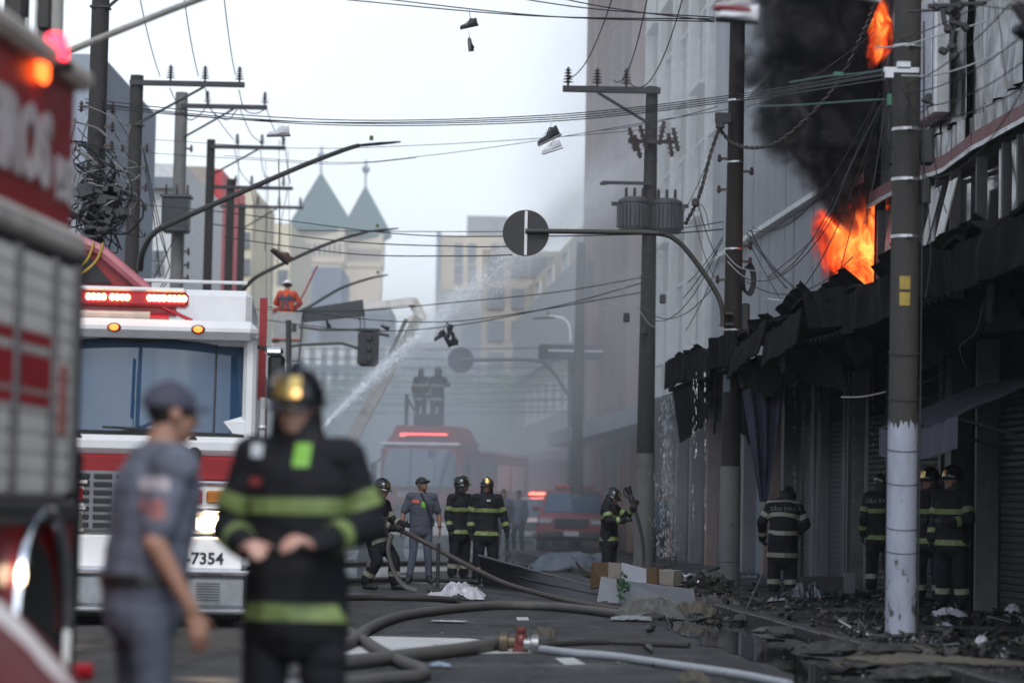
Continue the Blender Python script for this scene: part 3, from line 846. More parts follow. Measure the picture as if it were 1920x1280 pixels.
def tower(name, px0, px1, pytop, D, depth, mat, label, win=None, extra=None, py1=945):
    a, b_ = P(px0, pytop, D), P(px1, pytop, D)
    w = b_.x - a.x
    zt = (a.z + b_.z) / 2
    r = empty(name, ((a.x + b_.x) / 2, D + depth / 2, 0), 0, label, 'building')
    m_ = MB(); m_.box(((a.x + b_.x) / 2, D + depth / 2, zt / 2), (w, depth, zt)); m_.build('wall', mat, r, world=True)
    if win:
        cols, rows, ww, wh, fm = win
        fr = MB(); fr.box((0, 0, 0), (ww, 0.2, wh)); fme = fr.mesh('window', farwin)
        for px in cols:
            for py in rows:
                p = P(px, py, D); o = link('window', fme, r, (p.x, D - 0.03, p.z)); o.matrix_parent_inverse = wmat(r).inverted()
    return r, zt, w
farwin = glass('far_window', (0.07, 0.085, 0.11), 0.2)
yel = M('yellow_render', (0.58, 0.48, 0.34), 0.85, scale=0.2)
blue_grey = M('blue_grey_render', (0.2, 0.23, 0.29), 0.85, scale=0.3)
r_, zt, w_ = tower('apartment_tower', 822, 950, 442, 350, 20, yel, 'pale yellow apartment tower with a dark edge and small square windows far down the street', ([860, 885, 929, 950], [465, 484, 505, 525], 1.1, 1.2, None))
e_ = MB(); a = P(819, 434, 348); b_ = P(827, 434, 348); e_.box(((a.x + b_.x) / 2, 349, a.z / 2), (b_.x - a.x, 1.6, a.z)); e_.build('corner_strip', blue_grey, r_, world=True)
e_ = MB(); a = P(818, 545, 346); b_ = P(905, 545, 346); e_.box(((a.x + b_.x) / 2, 346, a.z / 2), (b_.x - a.x, 6, a.z)); e_.build('lower_wing', concrete, r_, world=True)
tower('far_office_tower', 876, 952, 405, 420, 25, concrete, 'faint grey office tower rising behind the yellow apartment tower')
tower('beige_slab', 905, 1062, 470, 145, 14, beige, 'hazy beige slab with pale windows behind the glazed block', ([930, 975, 1010, 1045], [500, 560, 620, 680, 720], 0.9, 1.1, None))
tower('concrete_block', 850, 965, 585, 200, 14, concrete, 'low concrete block seen between the far tree and the glazed block', ([880, 910, 940], [620, 650, 680], 1.2, 1.4, None))

# castle-like building with two green pyramid roofs
Dc = 265
cst = empty('castle_building', P(630, 940, Dc), 0, 'cream castle-like building with two green pyramid roofs and arched windows', 'building')
cst.location.z = 0
roofm = M('green_roof', (0.07, 0.125, 0.12), 0.6, var=0.1, scale=0.3)
stone = M('cream_stone', (0.6, 0.52, 0.4), 0.85, var=0.12, scale=0.3, dirt=0.15, dirtcol=(0.4, 0.34, 0.26))
def ctower(px0, px1, pyw, apx, apy, dd, pyb):
    a, b_ = P(px0, pyw, Dc + dd), P(px1, pyw, Dc + dd)
    w = b_.x - a.x; cxx = (a.x + b_.x) / 2; zt = a.z
    ap = P(apx, apy, Dc + dd + w / 2)
    m_ = MB(); m_.box((cxx, Dc + dd + w / 2, zt / 2), (w * 0.9, w * 0.9, zt)); m_.build('tower_wall', stone, cst, world=True)
    m_ = MB(); m_.box((cxx, Dc + dd + w / 2, zt - 1.8), (w * 0.97, w * 0.97, 3.4)); m_.build('parapet', stone, cst, world=True)
    rf = MB(); h = w * 0.56; y0 = Dc + dd + w / 2
    rot = Matrix.Rotation(R(14), 3, 'Z')
    c = [Vector((cxx, y0, zt)) + rot @ Vector((sx * h, sy * h, 0)) for sx, sy in ((-1, -1), (1, -1), (1, 1), (-1, 1))]
    tpp = Vector((cxx, y0, ap.z))
    rf.add(c + [tpp, ] + [p + Vector((0, 0, -0.4)) for p in c], [(0, 1, 4), (1, 2, 4), (2, 3, 4), (3, 0, 4), (1, 0, 5, 6), (2, 1, 6, 7), (3, 2, 7, 8), (0, 3, 8, 5), (5, 8, 7, 6)])
    ro = rf.build('pyramid_roof', roofm, cst, world=True, smooth=0)
    f = MB(); f.tube([tpp - Vector((0, 0, .3)), tpp + Vector((0, 0, 2.6))], 0.1, 6); f.ell(tpp + Vector((0, 0, 1.6)), 0.42, 8, 6); f.build('finial', blue_grey, ro, world=True)
    n = 5
    for k in range(n):      # arched windows
        x = cxx - w * 0.36 + w * 0.72 * k / (n - 1)
        q = MB(); z0 = zt - 9.5; hw = w * 0.04
        q.prism([(-hw, 0), (hw, 0), (hw, 2.2)] + [(hw * math.cos(t), 2.2 + hw * math.sin(t)) for t in (0.5, 1.0, 1.57, 2.1, 2.6)] + [(-hw, 2.2)], 0.3, (x, y0 - w * 0.45 - 0.15, z0))
        q.build('arched_window', farwin, cst, world=True)
        q = MB()
        for j in range(2): q.box((x + (j - 0.5) * w * 0.09, y0 - w * 0.485 - 0.05, zt - 2.2), (w * 0.035, 0.2, 1.2))
        q.build('parapet_slot', farwin, cst, world=True)
    q = MB(); q.box((cxx, y0, zt - 11.5), (w * 0.98, w * 0.98, 0.9)); q.build('cornice', stone, cst, world=True)
ctower(543, 648, 425, 588, 322, 0, 700)
ctower(642, 720, 436, 656, 346, 9, 700)
m_ = MB(); a = P(640, 560, Dc - 3); m_.box((a.x, Dc + 4, a.z / 2), (7, 12, a.z)); m_.build('porch_wall', stone, cst, world=True)
tower('blue_grey_hall', 546, 640, 500, 225, 12, blue_grey, 'plain blue grey hall below the castle-like building')
tower('grey_hall', 596, 730, 572, 190, 12, grey, 'low grey hall in front of the castle-like building', ([620, 650, 680, 710], [610, 650], 1.3, 1.6, None))
wl = empty('white_gallery_building', P(650, 940, 150), 0, 'pale building with a row of white gallery columns low behind the bucket lift', 'building'); wl.location.z = 0
q = MB(); a, b_ = P(545, 640, 152), P(735, 640, 152); q.box(((a.x + b_.x) / 2, 155, a.z / 2), (b_.x - a.x, 6, a.z)); q.build('wall', concrete, wl, world=True)
for px in range(552, 735, 22):
    c = P(px, 650, 151); q = MB(); q.box((c.x, 151.6, c.z / 2), (0.3, 0.4, c.z)); q.build('column', white, wl, world=True)
for py in (690, 735, 780):
    c = P(640, py, 151); q = MB(); q.box(((a.x + b_.x) / 2, 151.5, c.z), (b_.x - a.x, 0.8, 0.25)); q.build('balcony', grey, wl, world=True)

# ---- left side of the street
def left(name, v0, v1, z, mat, label, u=-7.0, win=None, band=None):
    r = empty(name, W(u - 5, (v0 + v1) / 2, 0), SY, label, 'building')
    wpart('wall', mat, r, (u - 14, u, v0, v1, 0, z))
    wpart('roof_edge', band or white, r, (u - 14.1, u + 0.12, v0 + 0.02, v1 - 0.02, z + 0.003, z + 0.35))
    if win: windows(r, u, win, 1.4, 1.5, white, farglass, 'l')
    return r
tower('grey_party_wall_building', 96, 190, 101, 76, 12, M('grey_party_wall', (0.3, 0.34, 0.4), 0.85, dirt=0.2, dirtcol=(0.2, 0.23, 0.28), scale=0.3), 'blue grey blank wall building rising behind the leftmost tall pole', ([150, 172], [330, 380], 0.5, 0.7, None))
r_, zt, w_ = tower('flat_roofed_building', 205, 346, 306, 104, 14, M('white_render', (0.62, 0.62, 0.62), 0.8, dirt=0.2), 'white flat roofed building with a grey top band behind the transformer pole', ([290, 300], [480, 505], 0.35, 0.4, None))
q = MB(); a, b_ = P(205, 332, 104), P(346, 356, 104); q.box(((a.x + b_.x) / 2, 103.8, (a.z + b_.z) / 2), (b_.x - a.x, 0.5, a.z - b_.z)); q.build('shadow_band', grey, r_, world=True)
r_, zt, w_ = tower('beige_gable_building', 340, 401, 312, 122, 14, beige, 'beige building with a red vertical banner on its edge', ([355, 372, 388], [430, 470], 0.5, 0.6, None))
q = MB(); a, b_ = P(401, 314, 122), P(414, 318, 122); q.box(((a.x + b_.x) / 2, 128, a.z / 2), (b_.x - a.x, 11, a.z)); q.build('banner', M('red_banner', (0.55, 0.06, 0.07), 0.6), r_, world=True)
tower('cream_gable_building', 415, 475, 350, 150, 14, cream, 'narrow cream building just right of the red banner', ([440, 458], [450, 500], 0.7, 0.9, None))
r_, zt, w_ = tower('cream_wall_building', 462, 546, 418, 185, 20, cream, 'broad sunlit cream wall left of the castle-like building', ([500, 530], [520, 560], 0.7, 1.0, None))
left('low_shop_row', 20, 60, 4.6, concrete, 'low shop row along the left pavement behind the tall pole', u=-7.2)

# buildings closing the view of the street, and beyond
tower('distant_block', 690, 830, 640, 300, 14, concrete, 'distant pale block closing the street behind the trees', ([720, 750, 780, 810], [665, 690], 1.6, 1.6, None))

# ================================================================ trees
barkm = M('bark', (0.08, 0.06, 0.045), 0.9)
leafm = M('leaves', (0.10, 0.19, 0.05), 0.6, var=0.5, scale=0.7)
def tree_(px, pytop, D, label, rx, seed):
    rnd = random.Random(seed)
    top = P(px, pytop, D); h = top.z
    t = empty('tree', (top.x, D, 0), 0, label, 'tree', 'trees along the far street')
    q = MB(); q.tube(spline([(0, 0, 0), (0.1, 0, h * 0.3), (-0.1, 0.1, h * 0.6)], 5), [0.22 - 0.012 * i for i in range(11)], 8)
    for k in range(6):
        an = k * 1.05 + rnd.random(); z0 = h * (0.3 + 0.05 * k)
        q.tube(spline([(0, 0, z0), (math.cos(an) * rx * .35, math.sin(an) * rx * .35, z0 + h * .16), (math.cos(an) * rx * .75, math.sin(an) * rx * .75, z0 + h * .28)], 4), [0.1 - 0.009 * i for i in range(9)], 5)
    q.build('trunk', barkm, t)
    V, Fc = [], []
    cl = [(Vector((rnd.gauss(0, .45) * rx, rnd.gauss(0, .45) * rx, h * rnd.uniform(.42, .93))), rnd.uniform(.25, .5) * rx) for _ in range(26)]
    for c, r in cl:
        for _ in range(150):
            d = Vector((rnd.gauss(0, 1), rnd.gauss(0, 1), rnd.gauss(0, 1))).normalized() * r * rnd.uniform(.55, 1.05)
            p = c + d; a = Vector((rnd.gauss(0, 1), rnd.gauss(0, 1), rnd.gauss(0, .6))).normalized() * 0.17; b_ = a.cross(Vector((rnd.gauss(0, 1), rnd.gauss(0, 1), rnd.gauss(0, 1)))).normalized() * 0.11
            o = len(V); V += [p - a, p + b_, p + a, p - b_]; Fc.append((o, o + 1, o + 2, o + 3))
    q = MB(); q.add(V, Fc); q.build('crown', leafm, t, smooth=0, clean=False)
for i, (px, py, D, rx, lab) in enumerate(((585, 735, 135, 2.6, 'leafy street tree low behind the front firefighter\'s helmet'), (640, 745, 128, 2.4, 'small green tree behind the water jet'), (700, 700, 150, 3.2, 'wide green tree left of the two crew on the truck roof'), (770, 716, 165, 3.4, 'green tree directly behind the two crew on the truck roof'), (860, 688, 150, 3.6, 'green tree under the far round sign'), (915, 705, 140, 3.0, 'green tree beside the beige wall right of the far round sign'), (820, 742, 128, 2.4, 'low green tree just above the red truck roof'))):
    tree_(px, py, D, lab, rx, i)
# ================================================================ poles, lamps, cables and what hangs on them
polec = M('pole_concrete', (0.028, 0.025, 0.023), 0.85, dirt=0.45, dirtcol=(0.035, 0.032, 0.03), bump=0.4, bscale=18, scale=2.5, stretch=(1, 1, 0.35))
polec2 = M('pole_concrete_brown', (0.016, 0.012, 0.010), 0.85, dirt=0.5, dirtcol=(0.03, 0.025, 0.022), bump=0.4, bscale=18, scale=2.5, stretch=(1, 1, 0.35))
poleg = M('pole_concrete_grey', (0.15, 0.145, 0.14), 0.85, dirt=0.4, bump=0.3, scale=2)
steel = M('galvanised_band', (0.5, 0.5, 0.52), 0.35, metal=0.8, dirt=0.3)
darkm = M('dark_fitting', (0.03, 0.03, 0.033), 0.55)
insm = M('brown_insulator', (0.05, 0.03, 0.025), 0.3)
wirem = M('cable_black', (0.012, 0.012, 0.013), 0.6)
wirel = M('cable_pale', (0.35, 0.35, 0.36), 0.5)
transm = M('transformer_grey', (0.06, 0.065, 0.07), 0.5, dirt=0.35)
lampm = M('lamp_arm', (0.035, 0.032, 0.03), 0.5, dirt=0.3)

def white_pole_mat():
    m = bpy.data.materials.new('peeling_whitewash')
    t, N, L, b = nodes(m)
    tc = N.new('ShaderNodeTexCoord')
    mp = N.new('ShaderNodeMapping'); mp.inputs['Scale'].default_value = (1, 1, 0.4); L.new(tc.outputs['Object'], mp.inputs[0])
    se = N.new('ShaderNodeSeparateXYZ'); L.new(tc.outputs['Object'], se.inputs[0])
    def nz(sc, d=6, r=0.65):
        n = N.new('ShaderNodeTexNoise'); n.inputs['Scale'].default_value = sc; n.inputs['Detail'].default_value = d; n.inputs['Roughness'].default_value = r; L.new(mp.outputs[0], n.inputs['Vector']); return n.outputs[0]
    a = N.new('ShaderNodeMath'); a.operation = 'MULTIPLY_ADD'; L.new(se.outputs[2], a.inputs[0]); a.inputs[1].default_value = 0.055; a.inputs[2].default_value = 0.0
    s2 = N.new('ShaderNodeMath'); s2.operation = 'ADD'; L.new(nz(9), s2.inputs[0]); L.new(a.outputs[0], s2.inputs[1])
    r = N.new('ShaderNodeMapRange'); r.inputs[1].default_value, r.inputs[2].default_value = 0.43, 0.46; L.new(s2.outputs[0], r.inputs[0])
    r2 = N.new('ShaderNodeMapRange'); r2.inputs[1].default_value, r2.inputs[2].default_value, r2.inputs[3].default_value, r2.inputs[4].default_value = 0.3, 0.7, 0.72, 1.1; L.new(nz(4), r2.inputs[0])
    w = N.new('ShaderNodeMix'); w.data_type = 'RGBA'; w.blend_type = 'MULTIPLY'; w.inputs[0].default_value = 1; w.inputs[6].default_value = (0.38, 0.40, 0.49, 1); L.new(r2.outputs[0], w.inputs[7])
    mx = N.new('ShaderNodeMix'); mx.data_type = 'RGBA'; mx.inputs[6].default_value = (0.10, 0.09, 0.085, 1); L.new(r.outputs[0], mx.inputs[0]); L.new(w.outputs[2], mx.inputs[7])
    L.new(mx.outputs[2], b.inputs['Base Color']); b.inputs['Roughness'].default_value = 0.6
    bp = N.new('ShaderNodeBump'); bp.inputs['Strength'].default_value = 0.5; bp.inputs['Distance'].default_value = 0.01; L.new(r.outputs[0], bp.inputs['Height']); L.new(bp.outputs[0], b.inputs['Normal'])
    return m
whitew = white_pole_mat()

def insulator(mb, c, h=0.3, r=0.07, sheds=5):
    prof = [(0.02, 0)]
    for k in range(sheds):
        z = h * (0.15 + 0.8 * k / sheds); rr = r * (1 - 0.45 * k / sheds)
        prof += [(0.025, z), (rr, z + 0.015), (0.025, z + h * 0.11)]
    prof += [(0.02, h), (0.001, h)]
    mb.lathe(prof, c, 10)

def pole_shaft(root, h, r0, r1, mat, jag=None):
    q = MB(); n = 24
    rings = []
    zs = [h * k / 14 for k in range(15)]
    for z in zs:
        r = r0 + (r1 - r0) * z / h
        rings.append([Vector((r * math.cos(2 * math.pi * j / n), r * math.sin(2 * math.pi * j / n), z)) for j in range(n)])
    q.loft(rings)
    return q.build('shaft', mat, root, smooth=40)

def bands(root, zs, r0, r1, h, mat=steel, t=0.03):
    for z in zs:
        r = r0 + (r1 - r0) * z / h + 0.008
        q = MB(); q.lathe([(r - 0.006, -t / 2), (r, -t / 2), (r, t / 2), (r - 0.006, t / 2)], (0, 0, z), 20); q.box((0.02, -r - 0.01, z), (0.05, 0.03, t * 0.8))
        q.build('band', mat, root)

def crossarm(root, z, x0, x1, ins, brace=None, r=0.05, jump=True):
    q = MB(); q.box(((x0 + x1) / 2, -0.14, z), (abs(x1 - x0), 0.1, 0.12), bev=0.01); o = q.build('crossarm', darkm, root)
    if brace:
        q = MB(); q.tube([(brace[0], -0.16, z - 0.06), (0.02 * (1 if brace[0] > 0 else -1), -0.12, brace[1])], 0.03, 6); q.build('brace', darkm, root)
    for x in ins:
        q = MB(); insulator(q, (x, -0.14, z + 0.06), 0.36, 0.11); q.build('insulator', insm, o)
    return o

GP = 'utility poles along both kerbs'
# ---- pole 1: nearest, on the right pavement, whitewashed foot
b0 = G(1688, 1214, 0.0)
p1 = empty('utility_pole', b0, 0, 'thick concrete utility pole with a peeling whitewashed foot on the right pavement', 'utility pole', GP)
H1 = 10.5
pole_shaft(p1, H1, 0.148, 0.125, M('pole_concrete_weathered', (.05, .046, .043), .85, dirt=.5, dirtcol=(.02, .019, .018), bump=.5, bscale=18, scale=2.5, stretch=(1, 1, .35)))
q = MB(); n = 48; zt = 2.20
prof = lambda z: 0.148 + (0.125 - 0.148) * z / H1 + 0.004
rings = [[Vector((prof(z) * math.cos(2 * math.pi * j / n), prof(z) * math.sin(2 * math.pi * j / n), z if z < 2.2 else z + 0.16 * n3(j * 0.75, 1.0) + 0.09 * n3(j * 2.3, 5.0))) for j in range(n)] for z in (0.0, 0.25, 0.5, 1.0, 1.5, 1.9, 2.2)]
q.loft(rings, cap=False); q.build('whitewash', whitew, p1)
bands(p1, [4.05, 4.62, 5.12, 5.95, 7.2, 7.55, 8.3], 0.148, 0.125, H1)
yl = M('yellow_sticker', (0.42, 0.3, 0.05), 0.6, dirt=0.5, dirtcol=(0.15, 0.11, 0.04), scale=9)
for z in (3.36, 3.52):
    r = 0.143
    def stk(a, b_, z=z, r=r):
        an = R(-118) + a * R(42) ; return Vector(((r + .002) * math.cos(an), (r + .002) * math.sin(an), z + 0.13 * b_))
    solid_sheet(stk, 6, 2, 0.002).build('sticker', yl, p1)
for z in (0.95, 1.18, 1.62, 1.95, 2.45, 2.9):
    q = MB(); rr = 0.153; q.tube([Vector((rr * math.cos(t / 16 * 2 * math.pi), rr * math.sin(t / 16 * 2 * math.pi), z + 0.03 * math.sin(t / 16 * 2 * math.pi))) for t in range(17)], 0.004, 5, cap=False); q.build('tie_wire', darkm, p1)
q = MB(); q.box((0.2, -0.02, 4.95), (0.13, 0.16, 0.36), bev=0.02); q.box((0.19, -0.02, 4.5), (0.1, 0.14, 0.26), bev=0.02); q.build('junction_box', darkm, p1)
q = MB(); q.tube(spline([(0.153, -0.06, 6.2), (0.16, -0.08, 5.2), (0.155, -0.08, 4), (0.158, -0.07, 2.4), (0.155, -0.08, 0.2)], 6), 0.009, 6); q.build('conduit', darkm, p1)

# ---- pole 2: on the right kerb in mid distance, carries the round sign arm
b0 = G(1366, 1112, 0.0); D2 = b0.y
p2 = empty('utility_pole', b0, 0, 'dark brown utility pole with a coil of cable in the middle of the right kerb', 'utility pole', GP)
H2 = P(1383, 8, D2).z
pole_shaft(p2, H2, 0.165, 0.12, polec2)
q = MB(); q.lathe([(0.171, 0.0), (0.166, 2.02)], (0, 0, 0), 20); q.build('pale_foot', poleg, p2)
for z in (0.5, 1.1): bands(p2, [z], 0.165, 0.12, H2, darkm, 0.015)
bands(p2, [3.55, 3.78, 3.98, 4.2, 5.5, 6.9, 7.9], 0.165, 0.12, H2)
crossarm(p2, H2 - 0.25, -0.35, 0.2, [-0.3, 0.0])
q = MB()
for k in range(7):
    q.tube([Vector((0.19 + 0.09 * math.cos(t) + 0.01 * k, -0.12 - 0.01 * k, 5.0 + (0.2 + 0.01 * k) * math.sin(t))) for t in [i / 14 * 2 * math.pi for i in range(15)]], 0.011, 5, cap=False)
q.build('cable_coil', wirem, p2)
q = MB(); q.box((0.19, -0.05, 4.35), (0.14, 0.2, 0.55), bev=0.03); q.box((0.2, -0.05, 3.6), (0.16, 0.2, 0.7), bev=0.03); q.build('meter_box', darkm, p2)
q = MB(); q.box((-0.09, -0.17, 3.35), (0.1, 0.05, 0.3)); q.build('plate', M('blue_grey_plate', (0.13, 0.17, 0.22), 0.5), p2)
q = MB()
for z, sx in ((6.95, -1), (6.75, 1), (6.45, -1), (5.55, 1), (5.3, 1), (5.0, -1)):
    q.box((sx * 0.19, -0.04, z), (0.14, 0.04, 0.04)); insulator(q, (sx * 0.26, -0.04, z - 0.06), 0.13, 0.05, 3)
q.build('spool_bracket', insm, p2)

# round sign hung out over the street on a bent pipe
sg = empty('round_sign', P(1352, 612, D2 - 0.3), 0, 'back of a large round road sign on a bent pipe clamped to the brown pole', 'road sign')
arm = spline([P(1355, 612, D2 - .35), P(1353, 575, D2 - .35), P(1338, 540, D2 - .35), P(1300, 485, D2 - .35), P(1270, 452, D2 - .35), P(1235, 438, D2 - .35), P(1140, 435, D2 - .35), P(985, 433, D2 - .35)], 8)
q = MB(); q.tube(arm, 0.04, 10); q.build('arm', lampm, sg, world=True)
c = P(986, 436, D2 - 0.35); rd = 43.5 / 5000 * D2
q = MB(); q.lathe([(0.001, -0.006), (rd - 0.004, -0.006), (rd, 0), (rd - 0.004, 0.006), (0.001, 0.006)], (c.x, c.y + 0.07, c.z), 48, Matrix.Rotation(R(90), 3, 'X')); q.build('disc', M('sign_back', (0.03, 0.028, 0.028), 0.55, dirt=0.2), sg, world=True)
q = MB(); q.box((c.x, c.y + 0.05, c.z), (0.045, 0.02, rd * 1.9)); q.build('strip', alum, sg, world=True)
q = MB(); q.box((P(1355, 590, D2 - .2).x + .06, D2 - .2, P(1355, 590, D2).z), (0.2, 0.3, 0.04)); q.box((P(1355, 575, D2 - .2).x + .06, D2 - .2, P(1355, 610, D2).z), (0.2, 0.3, 0.04)); q.build('clamp', darkm, sg, world=True)

def round_sign_far():
    D = 84
    s = empty('round_sign', P(1090, 900, D), 0, 'hazy round road sign on a long thin arm above the far red truck', 'road sign'); s.location.z = 0
    c = P(864, 675, D); rd = 24.5 / 5000 * D
    q = MB(); q.lathe([(0.001, -0.01), (rd, -0.008), (rd, 0.008), (0.001, 0.01)], c, 32, Matrix.Rotation(R(90), 3, 'X')); q.build('disc', M('sign_back_dark', (0.035, 0.035, 0.045), 0.6), s, world=True)
    q = MB(); q.tube(spline([P(864, 675, D - .1), P(1000, 675, D - .1), P(1030, 690, D - .1), P(1062, 735, D - .1), P(1075, 760, D - .1)], 5), 0.055, 8); q.build('arm', lampm, s, world=True)
round_sign_far()

# ---- pole 3: with transformer, crossarm
D3 = 51
b0 = P(1206, 1075, D3); b0.z = 0
p3 = empty('utility_pole', b0, 0, 'slate utility pole with a grey transformer and a crossarm reaching left', 'utility pole', GP)
zp = lambda py, D, px=1215: P(px, py, D).z
H3 = zp(163, D3); s3 = 5000 / D3
pole_shaft(p3, H3, 0.19, 0.115, polec)
q = MB(); q.lathe([(0.196, 0.0), (0.183, zp(850, D3))], (0, 0, 0), 20); q.build('pale_foot', poleg, p3)
crossarm(p3, zp(172, D3), -1.72, 0.16, [-1.62, -1.06, -0.5], (-1.05, zp(235, D3)))
for sx, x0, z0, w_, h_ in ((-1, 0.3, zp(435, D3), 0.5, 0.58), (1, 0.32, zp(437, D3), 0.5, 0.58)):
    t_ = MB(); t_.lathe([(0.27, 0), (0.29, 0.02), (0.29, 0.54), (0.31, 0.55), (0.31, 0.6), (0.2, 0.66), (0.001, 0.68)], (sx * x0, -0.05, z0), 20)
    for k in range(14):
        an = math.pi + k / 13 * math.pi
        t_.box((sx * x0 + 0.31 * math.cos(an), -0.05 + 0.31 * math.sin(an), z0 + 0.28), (0.05, 0.05, 0.42), Matrix.Rotation(an, 3, 'Z'))
    o = t_.build('transformer', transm, p3)
    for dx in (-0.16, 0.0, 0.16):
        q = MB(); insulator(q, (sx * x0 + dx, -0.1, z0 + 0.62), 0.22, 0.05, 4); q.build('bushing', insm, o)
    q = MB(); q.box((sx * 0.66, -0.1, z0 + 0.52), (0.16, 0.08, 0.07)); q.build('terminal', darkm, o)
for sx, py in ((-1, 345), ):
    q = MB(); q.box((-0.45, -0.16, zp(346, D3)), (0.95, 0.06, 0.06)); q.box((-0.9, -0.16, zp(348, D3)), (0.14, 0.09, 0.05)); q.build('bracket', darkm, p3)
for (px, py, dx) in ((1180, 262, .18), (1190, 275, .18), (1200, 258, .2), (1245, 250, -.15), (1262, 262, .16), (1253, 272, .12)):
    a = P(px, py - 22, D3 - .25) - b0; b_ = P(px + dx * 60, py + 22, D3 - .25) - b0
    q = MB(); q.tube([a, b_], 0.035, 8)
    for k in range(4): q.cyl(a.lerp(b_, .2 + .2 * k), a.lerp(b_, .26 + .2 * k), 0.06, n=8)
    q.build('fuse_cutout', insm, p3)
q = MB(); q.box((0, -0.2, zp(268, D3)), (0.9, 0.07, 0.07)); q.build('bracket', darkm, p3)
for px, py in ((1258, 560), (1222, 618), (1190, 595)):
    a = P(px - 15, py, D3 - .25) - b0; q = MB(); q.box((a.x, -0.2, a.z), (0.12, 0.1, 0.18), bev=0.02); q.build('junction_box', darkm, p3)
for z in (zp(300, D3), zp(470, D3), zp(520, D3), zp(660, D3)): bands(p3, [z], 0.19, 0.115, H3, darkm, 0.04)

# ---- far right poles in the smoke
for px, pyt, D, lab in ((1081, 455, 76, 'hazy bare concrete pole rising beside the red pickup'), (1138, 486, 84, 'faint thin pole between the red pickup and the slate pole'), (1166, 560, 92, 'faintest thin pole deep in the smoke by the mauve tower')):
    b0 = P(px, 930, D); b0.z = 0
    r = empty('utility_pole', b0, 0, lab, 'utility pole', GP)
    h = P(px + 4, pyt, D).z
    pole_shaft(r, h, 0.19, 0.13, polec)
    q = MB(); q.lathe([(0.196, 0), (0.185, 1.7)], n=16); q.build('pale_foot', poleg, r)
    bands(r, [h - .8, h - 2], 0.19, 0.13, h, darkm)
    if D == 76:
        q = MB(); q.box((0.26, 0, h - 1.1), (0.2, 0.2, 1.2)); q.build('equipment_box', darkm, r)

# ---- left row of poles
def left_pole(px, pyt, D, r0, label, mat=polec, arm=None, ins=(), brace=None, w=1.0):
    b0 = P(px - 10, 930, D); b0.z = 0
    top_ = P(px, pyt, D)
    b0.x = top_.x
    r = empty('utility_pole', b0, 0, label, 'utility pole', GP)
    pole_shaft(r, top_.z, r0 * 1.15, r0, mat)
    k = D / 5000
    if arm:
        z = P(px, arm[2], D).z
        crossarm(r, z, arm[0] * k, arm[1] * k, [i * k for i in ins], (brace[0] * k, P(px, brace[1], D).z) if brace else None)
    return r, b0, top_.z
lp0, b_lp0, _ = left_pole(193, -130, 47, 0.155, 'tall dark utility pole nearest on the left, wrapped in tangled cables')
lp1, b_lp1, _ = left_pole(257, 142, 60, 0.15, 'dark utility pole with a heavy crossarm second from the left', arm=(-12, 205, 157), ins=(65, 130, 195), brace=(130, 235))
lp2, b_lp2, _ = left_pole(341, 174, 70, 0.165, 'grey utility pole with a finned transformer on the left side', poleg, (0, 163, 200), (50, 158), (100, 262))
lp3, b_lp3, _ = left_pole(396, 262, 82, 0.13, 'thin utility pole in front of the beige building with a red banner', polec, (0, 142, 276), (50, 97, 137), (90, 330))
lp4, b_lp4, _ = left_pole(433, 336, 92, 0.14, 'thin utility pole third from last in the left row', polec, (-40, 118, 352), (10, 40, 70, 100))
lp5, b_lp5, _ = left_pole(454, 383, 104, 0.14, 'last visible utility pole of the left row by the cream wall', polec, (-40, 116, 388), (30, 70, 110), (66, 430))
t_ = MB(); k = 70 / 5000; z0, z1 = P(335, 440, 70).z, P(335, 375, 70).z
t_.box((0, -0.45, (z0 + z1) / 2), (0.7, 0.6, z1 - z0), bev=0.05); t_.box((0, -0.45, z1 + .03), (0.8, 0.7, 0.06))
for i in range(11): t_.box((-0.33 + 0.066 * i, -0.78, (z0 + z1) / 2 + .05), (0.02, 0.1, z1 - z0 - .2))
o = t_.build('transformer', transm, lp2)
for dx in (-.28, .0, .28):
    q = MB(); insulator(q, (dx, -0.45, z1 + 0.06), 0.3, 0.06, 4); q.build('bushing', insm, o)
def spools(root, bb, D, pys, side, r):
    for py in pys:
        z = P(250, py, D).z
        q = MB(); q.box((side * (r + .05), -.05, z), (.14, .05, .05)); insulator(q, (side * (r + .13), -.05, z - .1), .2, .075, 3); q.build('spool_insulator', insm, root)
spools(lp0, b_lp0, 47, (205, 240, 275, 312, 350), 1, .15); spools(lp0, b_lp0, 47, (203,), -1, .15)
spools(lp1, b_lp1, 60, (278, 315, 352, 388), 1, .15)
spools(lp1, b_lp1, 60, (278,), -1, .15)
spools(lp2, b_lp2, 70, (277, 470, 495, 520), 1, .17)
for z in (P(200, 15, 47).z,):
    q = MB(); q.box((0, 0, z), (.34, .34, .03)); q.tube([(0.12, 0, z), (0.45, 0, z + .3)], .03, 6); q.build('bracket', darkm, lp0)
q = MB(); z = P(250, 235, 60).z; q.box((0, 0, z), (.36, .36, .03)); q.build('bracket', darkm, lp1)

